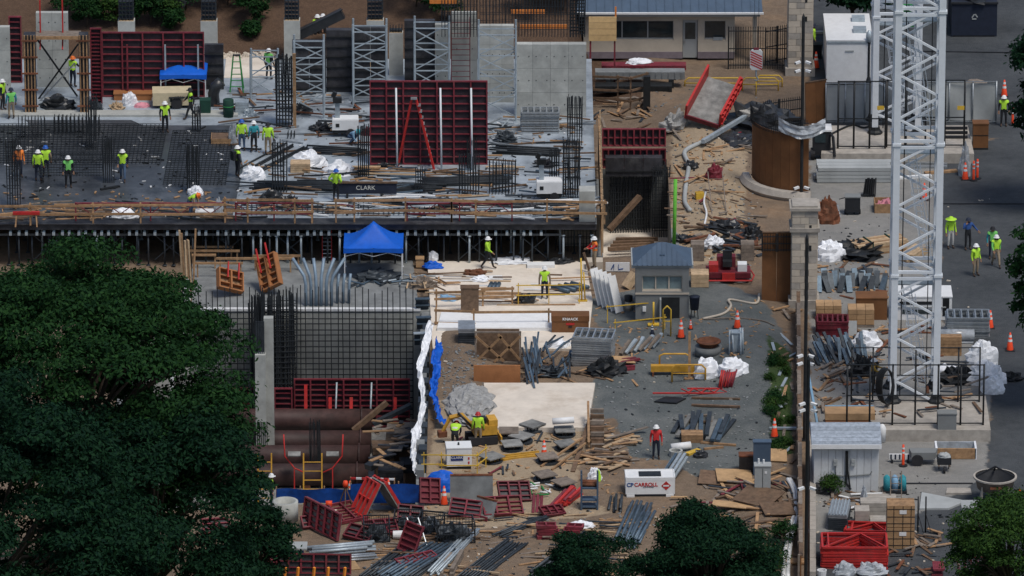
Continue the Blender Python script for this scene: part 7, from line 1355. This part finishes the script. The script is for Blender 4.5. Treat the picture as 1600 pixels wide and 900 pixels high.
for s_ in (-1, 1): P('wheel', MB().lathe([(0, -.06), (.3, -.06), (.3, .06), (0, .06)], 14), 'tyre', t, loc=(-.3, s_*.4, .3), rot=(math.pi/2, 0, 0))
t = T('wheelbarrow', 'wheelbarrow with a dark tub on the asphalt', 'wheelbarrow', GG(1475, 735)); P('tub', MB().prism([(-.35, -.3), (.35, -.3), (.35, .3), (-.35, .3)], .4, .75), 'charcoal', t); P('load', MB().heap(.33, .28, .2, 2, 12, 5), 'mesh_grey', t, loc=(0, 0, .75)); P('wheel', MB().lathe([(0, -.05), (.18, -.05), (.18, .05), (0, .05)], 12), 'tyre', t, loc=(0, -.4, .18), rot=(0, math.pi/2, 0)); P('leg', MB().bar((-.25, .2, 0), (-.25, .1, .4), .05).bar((.25, .2, 0), (.25, .1, .4), .05), 'black', t); P('handle', MB().bar((-.28, -.4, .35), (-.3, .8, .6), .05).bar((.28, -.4, .35), (.3, .8, .6), .05), 'wood_old', t)
t = T('water_tank', 'blue water bottle rack beside the shed', 'bottle rack', GG(1398, 768)); P('rack', MB().box((0, 0, .1), (1.2, .8, .12)), 'charcoal', t)
for i in range(3):
    for j in range(2): P('bottle', MB().lathe([(0, .16), (.17, .16), (.17, .7), (.05, .82), (0, .82)], 12, (-.4+.4*i, -.2+.4*j, 0)), 'teal' if i != 1 else 'light_blue', t, True)
ladder('timber_ladder', 'grey wooden stepladder in front of the bottle rack', GG(1400, 785), GG(1400, 785)+Vector((0, .5, 1.5)), .55, 'wood_grey', 5)
t = T('plank_bench', 'low white slatted barrier behind the delineator', 'barrier', GG(1406, 722)); P('bar', MB().box((0, 0, .3), (1.1, .1, .28)), 'white', t)
for k in range(5): P('stripe', MB().box((-.45+.22*k, -.055, .3), (.08, .02, .27)), 'navy', t)
P('foot', MB().box((-.4, 0, .08), (.1, .4, .16)).box((.4, 0, .08), (.1, .4, .16)), 'charcoal', t)
# concrete bucket
p = GG(1554, 786); t = T('concrete_bucket', 'rusty pale concrete bucket on tripod legs', 'concrete bucket', p); P('bowl', MB().lathe([(.25, .45), (.9, .85), (1.0, 1.35), (1.05, 1.4), (1.0, 1.41)], 26), 'wood_grey', t, True); P('lining', MB().lathe([(1.0, 1.4), (.9, 1.25), (.3, .7), (0, .68)], 26), 'charcoal', t, True); P('rim', MB().lathe([(1.0, 1.38), (1.1, 1.38), (1.1, 1.46), (1.0, 1.46)], 26), 'block', t)
P('rust_patch', MB().box((0, -1.0, 1.15), (.6, .06, .12)), 'rust', t); P('bail', MB().bar((-.95, 0, 1.42), (0, 0, 1.95), .08).bar((.95, 0, 1.42), (0, 0, 1.95), .08).bar((0, .9, 1.42), (0, 0, 1.95), .08), 'charcoal', t)
for a in (.8, 2.3, 3.9, 5.5): P('leg', MB().bar((1.0*math.cos(a), 1.0*math.sin(a), 0), (.9*math.cos(a), .9*math.sin(a), 1.2), .07), 'stone', t)
# pallets, frames, boxes bottom right
for k, (y0, y1) in enumerate(((825, 862), (785, 826))):
    p, w_, h = RC(1386, y0, 1428, y1 if k else 858, None, 1.1); 
for k in range(2):
    p = GG(1407, 858)+Vector((0, .55, k*1.15)); t = T('wooden_crate', ['lower wooden crate with black straps in the pair near the red frames', 'upper wooden crate with black straps in the pair near the red frames'][k], 'crate', p); P('body', MB().box((0, 0, .56), (1.36, 1.1, 1.1)), 'cardboard', t); 
    for z in (.2, .55, .95): P('strap', MB().box((0, -.553, z), (1.37, .02, .03)), 'black', t)
    for x in (-.35, .1, .5): P('strap', MB().box((x, -.555, .56), (.03, .02, 1.1)), 'black', t)
    P('label', MB().box((.1, -.56, .8), (.35, .015, .2)), 'white', t)
    for j in range(4): P('lid_board', MB().box((0, -.41+.275*j, 1.12), (1.36, .26, .025)), 'wood', t)
def red_frames(label, x0, y0, x1, y1, n, rz, d_=1.5, group=None, mat='bright_red'):
    p, w_, h = RC(x0, y0, x1, y1, None, d_); dz = h/n; m = MB(); r = min(.05, dz*.4)
    m.bar((-w_/2, -d_/2, r), (w_/2, -d_/2, r), 2*r).bar((-w_/2, d_/2, r), (w_/2, d_/2, r), 2*r).bar((-w_/2, -d_/2, r), (-w_/2, d_/2, r), 2*r).bar((w_/2, -d_/2, r), (w_/2, d_/2, r), 2*r).bar((-w_/2, -d_/2, r), (.3, d_/2, r), 1.6*r).bar((.3, d_/2, r), (w_/2, -d_/2, r), 1.6*r).bar((-w_/2+.3, -d_/2, r), (-w_/2+.3, d_/2, r), 1.5*r); me = m.mesh('red_frame', mat)
    for i in range(n): O('bracing_truss', label+', '+ORD[i]+' from the bottom', 'bracing', me, None, p+Vector((rnd(-.04, .04), rnd(-.04, .04), i*dz)), rz+rnd(-.02, .02), group)
red_frames('bright red triangular frame in the big stack at the bottom right', 1285, 832, 1386, 890, 9, -.03, 2.0, 'big stack of red frames'); red_frames('bright red frame in the smaller stack behind the big one', 1322, 815, 1386, 838, 4, -.1, 1.2, 'small stack of red frames')
frames_stack('pale red frame lying under the bottom right tree', 1500, 872, 1560, 900, 2.5, 3, 'red', group='red frames under the tree'); frames_stack('small red frame lying left of the bottom right tree', 1458, 872, 1474, 900, 1.0, 2, 'red', group='small red frames by the tree')
p, w_, h = RC(1297, 770, 1328, 828, None, 2.0); t = T('deck_sheets', 'long stack of grey metal deck sheets below the shed', 'metal deck', p, -.12)
for k in range(8): P('sheet', MB().box((rnd(-.02, .02), 0, .08+.1*k), (.95, 2.2, .08)), 'steel' if k > 5 else 'dark_steel', t)
for k in range(6): P('rib', MB().box((-.4+.16*k, 0, .86), (.05, 2.2, .05)), 'galv', t)
for i in range(4): slats_box('grey block stack beside the deck sheets' if i == 0 else ['', 'grey block stack with wrapping right of the deck sheets', 'pale block stack behind the wooden crates', 'low pale block stack left of the wooden crates'][i], *[(1336, 790, 1358, 822), (1345, 778, 1385, 805), (1352, 772, 1400, 790), (1360, 806, 1384, 824)][i], .8, 'block', n=3, name='block_stack', cat='blocks')
heap('clear_wrap', 'clear plastic wrap standing behind the block stack', 1350, 788, 10, 30, 'clear_sheet', seed=121, d=.4)
for i, (pts, mt, lb) in enumerate([([(1437, 797), (1482, 797), (1510, 785), (1440, 772)], 'mesh_grey', 'flat stained concrete slab right of the wooden crates'), ([(1478, 773), (1518, 773), (1516, 765), (1480, 765)], 'block', 'small flat slab behind the metal box')]):
    q = [GG(*a) for a in pts]; c = sum(q, Vector())/4; O('flat_slab', lb, 'slab', MB().prism([(v.x-c.x, v.y-c.y) for v in q], 0, .1), mt, c)
crate_box('metal_box', 'pale corrugated metal box in front of the concrete bucket', 1503, 782, 1560, 822, 1.0, 'house_grey_light')
for i, x in enumerate((1434, 1446)): t = T('steel_post', ['left thin black post beside the wooden crates', 'right thin black post beside the wooden crates'][i], 'post', GG(x, 832)); P('post', MB().tube((0, 0, 0), (0, 0, 1.9), .04), 'black', t, True); P('brace', MB().bar((0, -.02, 1.0), (.3, -.5, 0), .03), 'black', t)
scatter('plank', 'old timber standing about right of the wooden crates', 'plank', 'old timber by the crates', (1425, 832, 1470, 862), 18, (.4, 1.6), ['wood_old', 'wood', 'wood_grey'], seed=44); scatter('plank', 'scrap along the foot of the red frames', 'plank', 'scrap by the red frames', (1385, 860, 1470, 900), 18, (.4, 1.4), ['wood_old', 'rust', 'dark_steel'], seed=45); scatter('plank', 'scrap timber in front of the shed', 'plank', 'scrap before the shed', (1275, 770, 1400, 800), 22, (.5, 2), ['wood', 'wood_grey', 'wood_old', 'white'], seed=46)
heap('clear_sacks', 'clear plastic sacks at the bottom edge right of the pole', 1320, 900, 36, 22, 'clear_sheet', seed=122, cat='bag'); heap('clear_sheet', 'clear sheet over pallets at the bottom edge', 1362, 900, 50, 22, 'clear_sheet', seed=123); O('white_bucket', 'white bucket at the bottom edge beside the plastic sacks', 'bucket', MB().lathe([(0, 0), (.2, 0), (.24, .42), (.2, .42), (.18, .05), (0, .05)], 14), 'white', GG(1284, 903))
# ================================================================ perimeter line with camera poles
def cam_pole(label, x, yb, yt, cams, mat='black', r=.09):
    p = GG(x, yb); s = scale_at(p); H = (yb-yt)/s/CD; t = T('camera_pole', label, 'pole', p, 0, 'camera poles'); P('pole', MB().path([(0, 0, 0), (0, 0, H*.97), (0, 0, H)], r, 10).lathe([(r, H), (.03, H+.15), (0, H+.25)], 8).box((0, 0, .03), (.4, .4, .06)), mat, t)
    for yc in cams:
        z = (yb-yc)/s/CD
        for sx_ in (-1, 1): c = P('camera', MB().bar((sx_*.15, -.05, z), (sx_*.42, -.2, z-.05), .14, .12), 'white', t); P('lens', MB().box((sx_*.44, -.22, z-.06), (.06, .08, .08)), 'black', c)
cam_pole('black camera pole in front of the upper stone pier', 1252, 312, 30, (98, 111, 292, 304)); cam_pole('black camera pole before the lower stone pier with cameras', 1257, 688, 372, (554, 566)); cam_pole('tall black camera pole at the bottom of the fence line', 1259, 905, 560, (628, 638, 760))
A, B_ = GG(1251, 905), GG(1247, 490); v = B_-A; t = T('perimeter_fence', 'timber perimeter fence line running towards the lower stone pier', 'fence', A); n = 22
for i in range(n): P('panel', MB().bar(v*i/n+Vector((0, 0, .6)), v*(i+.98)/n+Vector((0, 0, .6)), .06, 1.2), 'brown_paint', t); P('post', MB().box((v.x*i/n-.1, v.y*i/n, .65), (.1, .1, 1.3)), 'wood_grey', t)
for i in range(n): P('cap_board', MB().bar(v*i/n+Vector((0, 0, 1.23)), v*(i+.985)/n+Vector((0, 0, 1.23+rnd(-.02, .02))), .2, .05), 'wood_grey' if i % 3 else 'wood_old', t)
A, B_ = GG(1270, 905), GG(1270, 690); v = B_-A; t = T('kerb_wall', 'low stone kerb wall right of the perimeter fence', 'wall', A)
for i in range(10): P('block', MB().bar(v*i/10+Vector((0, 0, .2)), v*(i+.98)/10+Vector((0, 0, .2)), .3, .4), 'block', t)
for k, dx in enumerate((0, 7)): hose(['left white conduit curving along the fence', 'right white conduit curving along the fence'][k], [(1224+dx, 905), (1226+dx, 870), (1233+dx, 830), (1243+dx*.6, 800), (1240+dx*.5, 770), (1231+dx*.5, 752)], .11, 'white', 'conduit', 'conduit')
O('timber_shelf', 'timber board beside the white conduits', 'board', MB().box((0, 0, .1), (1.2, .6, .1)), 'wood', GG(1238, 880)); O('timber_shelf', 'pale plank crossing the perimeter fence by the cone', 'board', MB().box((0, 0, .1), (1.7, .2, .1)), 'galv', GG(1228, 672)); O('blue_pole', 'blue ladder pole leaning on the fence near the orange cabin', 'pole', MB().bar((0, 0, 0), (-.5, 1.2, 2.6), .12, .08), 'light_blue', GG(1278, 668))
scatter('plank', 'weathered board along the perimeter fence', 'plank', 'boards along the perimeter', (1205, 480, 1245, 720), 26, (.5, 1.8), ['wood_grey', 'wood_old', 'wood', 'galv'], seed=47, ang=(40, 110)); scatter('plank', 'board scraps right of the perimeter fence', 'plank', 'boards right of the perimeter', (1270, 560, 1320, 660), 16, (.6, 2), ['wood', 'wood_old', 'wood_grey'], seed=48, ang=(40, 120))
# ================================================================ people
for a in [
 ('worker in a yellow vest at the left edge of the far slab', 4, 172, D, 'stand', 60, 'lime', 'navy', 'charcoal', 'white'),
 ('worker in a green vest and dark helmet near the left edge', 18, 186, D, 'stand', 200, 'green_vest', 'teal', 'khaki', 'navy'),
 ('worker with orange helmet beside the crossed braces', 114, 136, D, 'reach', 150, 'lime', 'charcoal', 'navy', 'helmet_orange'),
 ('worker in black with yellow vest standing alone on the slab step', 258, 207, D, 'stand', 20, 'lime', 'charcoal', 'charcoal', 'white'),
 ('worker walking past the front of the beige compressor', 298, 186, D, 'walk', -80, 'lime', 'charcoal', 'charcoal', 'charcoal'),
 ('worker in an orange shirt at the left of the dark deck', 30, 277, D, 'stand', 20, 'vest_orange', 'vest_orange', 'navy', 'white'),
 ('worker in a bright yellow vest left of the pair on the dark deck', 60, 284, D, 'stand', 170, 'lime', 'lime', 'navy', 'white'),
 ('worker with blue helmet behind the pair on the dark deck', 72, 277, D, 'stand', 190, 'lime', 'khaki', 'navy', 'helmet_blue'),
 ('worker in black walking towards us with a green vest', 107, 293, D, 'stand', 10, 'green_vest', 'charcoal', 'charcoal', 'white'),
 ('worker in jeans with an orange trimmed vest on the dark deck', 192, 283, D, 'walk', 0, 'lime', 'navy', 'denim', 'white'),
 ('worker in yellow jacket left of the teal shirt', 378, 236, D, 'stand', 180, 'lime', 'lime', 'denim', 'helmet_blue'),
 ('worker in a teal shirt between two yellow jackets', 397, 238, D, 'stand', 200, None, 'teal', 'charcoal', 'white'),
 ('worker in yellow jacket right of the teal shirt', 419, 241, D, 'stand', 180, 'lime', 'lime', 'khaki', 'charcoal'),
 ('worker with a black backpack at the corner of the dark deck', 371, 277, D, 'stand', 120, 'lime', 'charcoal', 'charcoal', 'white'),
 ('worker bending over at the deck edge beside a white tarp', 298, 338, D, 'bend', 70, 'lime', 'khaki', 'denim', 'helmet_orange'),
 ('worker in a lime jacket and blue helmet behind the deck rail', 525, 314, D, 'hips', 150, 'lime', 'lime', 'charcoal', 'helmet_blue'),
 ('worker in light blue crouching beside the left light tower', 549, 226, D, 'crouch', 60, None, 'light_blue', 'denim', 'teal'),
 ('worker in dark clothes and green vest on the low scaffold bay', 420, 124, D, 'stand', 150, 'green_vest', 'charcoal', 'charcoal', 'white'),
 ('worker with white helmet behind the tilted black panel', 496, 70, D, 'stand', 20, 'lime', 'charcoal', 'charcoal', 'white'),
 ('second white helmet behind the tilted black panel', 505, 69, D, 'stand', -20, 'lime', 'charcoal', 'charcoal', 'white'),
 ('worker in a lime shirt walking along the back of the pale slab', 762, 420, .17, 'walk', 75, 'lime', 'lime', 'charcoal', 'white'),
 ('worker in yellow and orange vest seen from behind on the pale slab', 851, 467, .17, 'stand', 180, 'lime', 'khaki', 'navy', 'white'),
 ('worker in an orange vest holding a timber beside the shaft', 929, 420, .6, 'reach', -70, 'vest_orange', 'vest_red', 'khaki', 'white'),
 ('left worker with red helmet behind the site generator', 711, 702, None, 'bend', 170, 'lime', 'navy', 'charcoal', 'helmet_red'),
 ('right worker with red helmet behind the site generator', 747, 697, None, 'stand', 180, 'lime', 'lime', 'khaki', 'helmet_red'),
 ('worker in a red vest standing on the gravel', 1025, 717, None, 'stand', 5, 'vest_red', 'vest_red', 'navy', 'white'),
 ('worker in a yellow vest and white helmet in front of the strut pipes', 424, 794, None, 'stand', 90, 'lime', 'charcoal', 'navy', 'white'),
 ('worker in yellow with white trousers on the plaza', 1485, 388, None, 'stand', 20, 'lime', 'lime', 'pale_cloth', None),
 ('person in a blue shirt holding a phone on the plaza', 1512, 390, None, 'phone', 20, None, 'royal', 'charcoal', 'navy'),
 ('worker in green half hidden on the plaza at the right', 1550, 404, None, 'stand', 10, 'green_vest', 'teal', 'navy', 'charcoal'),
 ('worker in lime walking at the right edge of the plaza', 1556, 417, None, 'walk', 15, 'lime', 'green_vest', 'khaki', 'white'),
 ('worker in lime with white helmet at the front of the plaza group', 1524, 431, None, 'stand', 40, 'lime', 'lime', 'khaki', 'white'),
 ('guard in a yellow vest at the upper right beside a delineator', 1568, 197, None, 'stand', 0, 'lime', 'charcoal', 'charcoal', 'white'),
 ('worker in lime behind the upper stone pier', 1271, 84, None, 'stand', 90, 'lime', 'lime', 'navy', 'navy'),
 ('worker in mustard shirt working inside the crane fence', 1364, 612, None, 'reach', 80, None, 'mustard', 'charcoal', 'white')]:
    t = person(*a, size=1.04)
    if 'white trousers' in a[0]:
        h = P('helmet', BRIM, None, t, loc=(0, -.02, 1.65))
    if 'backpack' in a[0]: P('backpack', MB().box((0, .22, 1.25), (.34, .2, .5)), 'black', t)
plank('timber held upright by the orange vested worker', None, G(921, 424, .2), G(912, 396, 1.2), 'wood_old', .12, .1)
O('step_block', 'pale block under the orange vested worker', 'block', MB().box((0, 0, .3), (.9, .8, .6)), 'stone', G(929, 426, 0)+Vector((0, .4, 0)))
# ================================================================ trees and shrubs
tree('big_tree', 'huge dark green tree filling the left side', G(120, 1010), 19.0, 7.6, 14, 200, 720, 'leaf', 3, .145, trunk_r=.5, cl_r=1.85, flat=.42)
tree('broad_tree', 'dark tree at the lower left in front of the huge one', G(-20, 1180), 17.0, 8.2, 13, 190, 640, 'leaf_dark', 4, .145, trunk_r=.45, cl_r=1.75, flat=.42)
tree('broad_tree', 'dark tree leaning over the left edge of the pit', G(245, 1075), 14.2, 4.9, 11.0, 120, 620, 'leaf_dark', 5, .14, trunk_r=.35, cl_r=1.5, flat=.42)
tree('young_tree', 'small dark tree poking up beside the concrete pipe', G(404, 990), 6.3, 1.5, 4.2, 46, 330, 'leaf_dark', 6, .12, trunk_r=.12, cl_r=.65)
tree('young_tree', 'dark round tree at the bottom left of the middle', G(930, 1035), 6.4, 2.4, 5, 66, 560, 'leaf_dark', 7, .1, trunk_r=.15, cl_r=.75)
tree('broad_tree', 'wide dark tree at the bottom right of the middle', G(1105, 1060), 8.2, 3.0, 6.2, 120, 640, 'leaf_dark', 8, .105, trunk_r=.22, cl_r=.9, flat=.5)
tree('young_tree', 'lighter green tree at the bottom right corner', G(1575, 1010), 7.4, 2.7, 6, 74, 560, 'leaf_light', 9, .1, trunk_r=.16, cl_r=.85)
tree('tall_tree', 'tree edge at the right side beside the plaza', G(1655, 640), 11.8, 2.3, 8, 90, 220, 'leaf', 10, .17, trunk_r=.2, cl_r=.8)
tree('tall_tree', 'tree edge at the upper right beside the guard', G(1648, 330), 11.5, 2.2, 9, 80, 220, 'leaf_dark', 11, .17, trunk_r=.2, cl_r=.8)
tree('tall_tree', 'dark tree hanging into the top edge behind the trailer', G(1330, 70), 5.4, 2.0, 3.4, 50, 240, 'leaf_dark', 12, .17, trunk_r=.16, cl_r=.75)
for i, (x, y, h, r) in enumerate([(120, 30, 2.6, 1.3), (180, 38, 1.7, .7), (212, 36, 1.8, .6), (235, 38, 2.0, .7), (262, 32, 1.9, .8), (290, 15, 2.4, 1.1), (395, 38, 2.2, .9), (355, 8, 1.8, 1.2), (135, 42, 1.5, .8), (420, 4, 2.4, 1.2), (650, 10, 3.2, 1.5), (690, 30, 2.4, 1.2), (845, 20, 2.6, 1.4), (880, 15, 2.8, 1.2), (270, 45, 1.2, .5), (392, 58, .8, .4)]):
    tree('shrub', 'green shrub on the mulch slope '+['at the far left', 'left of the first rebar column', 'right of the first rebar column', 'third along from the left', 'above the red wall form', 'at the top above the red form', 'above the green stepladder', 'at the top edge by the second column', 'behind the timber column form', 'at the top near the third column', 'in the dark gap above the black form', 'beside the ochre beam', 'behind the rebar fringe', 'beside the guard building', 'low down above the red wall form', 'small one low on the slope'][i], GG(x, y), h, r, h*.8, 22, 130, 'leaf_light' if i % 3 == 1 else 'leaf', 40+i, .11, group='shrubs on the slope', cat='shrub', trunk_r=.05, cl_r=r*.42)
for i, (x, y, h, r) in enumerate([(1225, 850, 1.0, .6), (1300, 770, .9, .5), (1240, 395, .6, .5), (1208, 895, 1.2, .8), (1175, 880, 1.6, .9)]):
    tree('weed_bush', 'green weed clump '+['between fence and conduits', 'at the foot of the shed', 'under the lower stone pier hoarding', 'at the bottom beside the conduits', 'at the bottom right of the wide tree'][i], GG(x, y), h, r*1.1, h*.8, 26, 70, 'leaf_light' if i % 2 else 'leaf', 70+i, .07, group='weed clumps', cat='bush', trunk_r=.02, cl_r=r*.33, flat=.5)
for i in range(22):
    r_ = rnd(.18, .42); tree('weed_tuft', 'low green weed tuft on the verge beside the perimeter fence', GG(rnd(1200, 1236), rnd(555, 715)), r_*.9, r_, r_*.8, 9, 60, 'leaf_light' if i % 2 else 'leaf', 300+i, .06, group='weed tufts on the verge', cat='weeds', trunk_r=.01, cl_r=r_*.45, flat=.6)
# ================================================================ litter nobody could count
r9 = random.Random(99)
for nm, mt, cnt, zones in (('wood_litter', 'wood', 900, [(560, 790, 1240, 900), (660, 650, 990, 790), (1050, 190, 1180, 420), (930, 470, 1230, 560), (1270, 400, 1400, 600)]), ('pale_litter', 'stone', 300, [(560, 790, 1240, 900), (680, 560, 1230, 790), (1050, 190, 1190, 420), (1270, 300, 1560, 700), (1270, 780, 1500, 890)]), ('dark_litter', 'black', 900, [(560, 790, 1240, 900), (690, 520, 1230, 790), (1050, 190, 1190, 430), (1270, 330, 1400, 640), (1280, 740, 1480, 895)]), ('stone_litter', 'concrete_dark', 1300, [(560, 790, 1240, 900), (930, 560, 1230, 740), (1000, 120, 1190, 420), (690, 540, 760, 640)])):
    m = MB()
    for i in range(cnt):
        a, b, c_, d_ = zones[r9.randrange(len(zones))]; p = GG(r9.uniform(a, c_), r9.uniform(b, d_)); s_ = r9.uniform(.03, .11)
        k = 3.5 if nm == 'wood_litter' else 1.4
        if pitX0 < p.x < pitX1 and pitY0 < p.y < pitY1 or shX0 < p.x < shX1 and shY0 < p.y < shY1: continue
        m.box((p.x, p.y, p.z+s_*.25), (s_*k*r9.uniform(.6, 1.5), s_, s_*.5), (r9.uniform(-.3, .3), r9.uniform(-.3, .3), r9.uniform(0, 3.1)))
    S(nm, m, mt, 'stuff')
for nm, mt, cnt, zones in (('deck_scraps', 'wood', 260, [(370, 200, 920, 340), (0, 300, 365, 345)]), ('deck_dark_scraps', 'black', 420, [(370, 150, 920, 340), (0, 200, 365, 345)]), ('deck_pale_scraps', 'white', 120, [(370, 150, 920, 340), (0, 200, 365, 345)])):
    m = MB()
    for i in range(cnt):
        a, b, c_, d_ = zones[r9.randrange(len(zones))]; p = G(r9.uniform(a, c_), r9.uniform(b, d_), D); s_ = r9.uniform(.03, .1); m.box((p.x, p.y, D+.03+s_*.3), (s_*r9.uniform(1, 5), s_, s_*.6), (0, r9.uniform(-.2, .2), r9.uniform(0, 3.1)))
    S(nm, m, mt, 'stuff')
for (mt, kd), m in REST.items(): S('timber_scraps' if 'wood' in mt or 'ply' in mt else 'metal_scraps', m, mt, 'stuff')
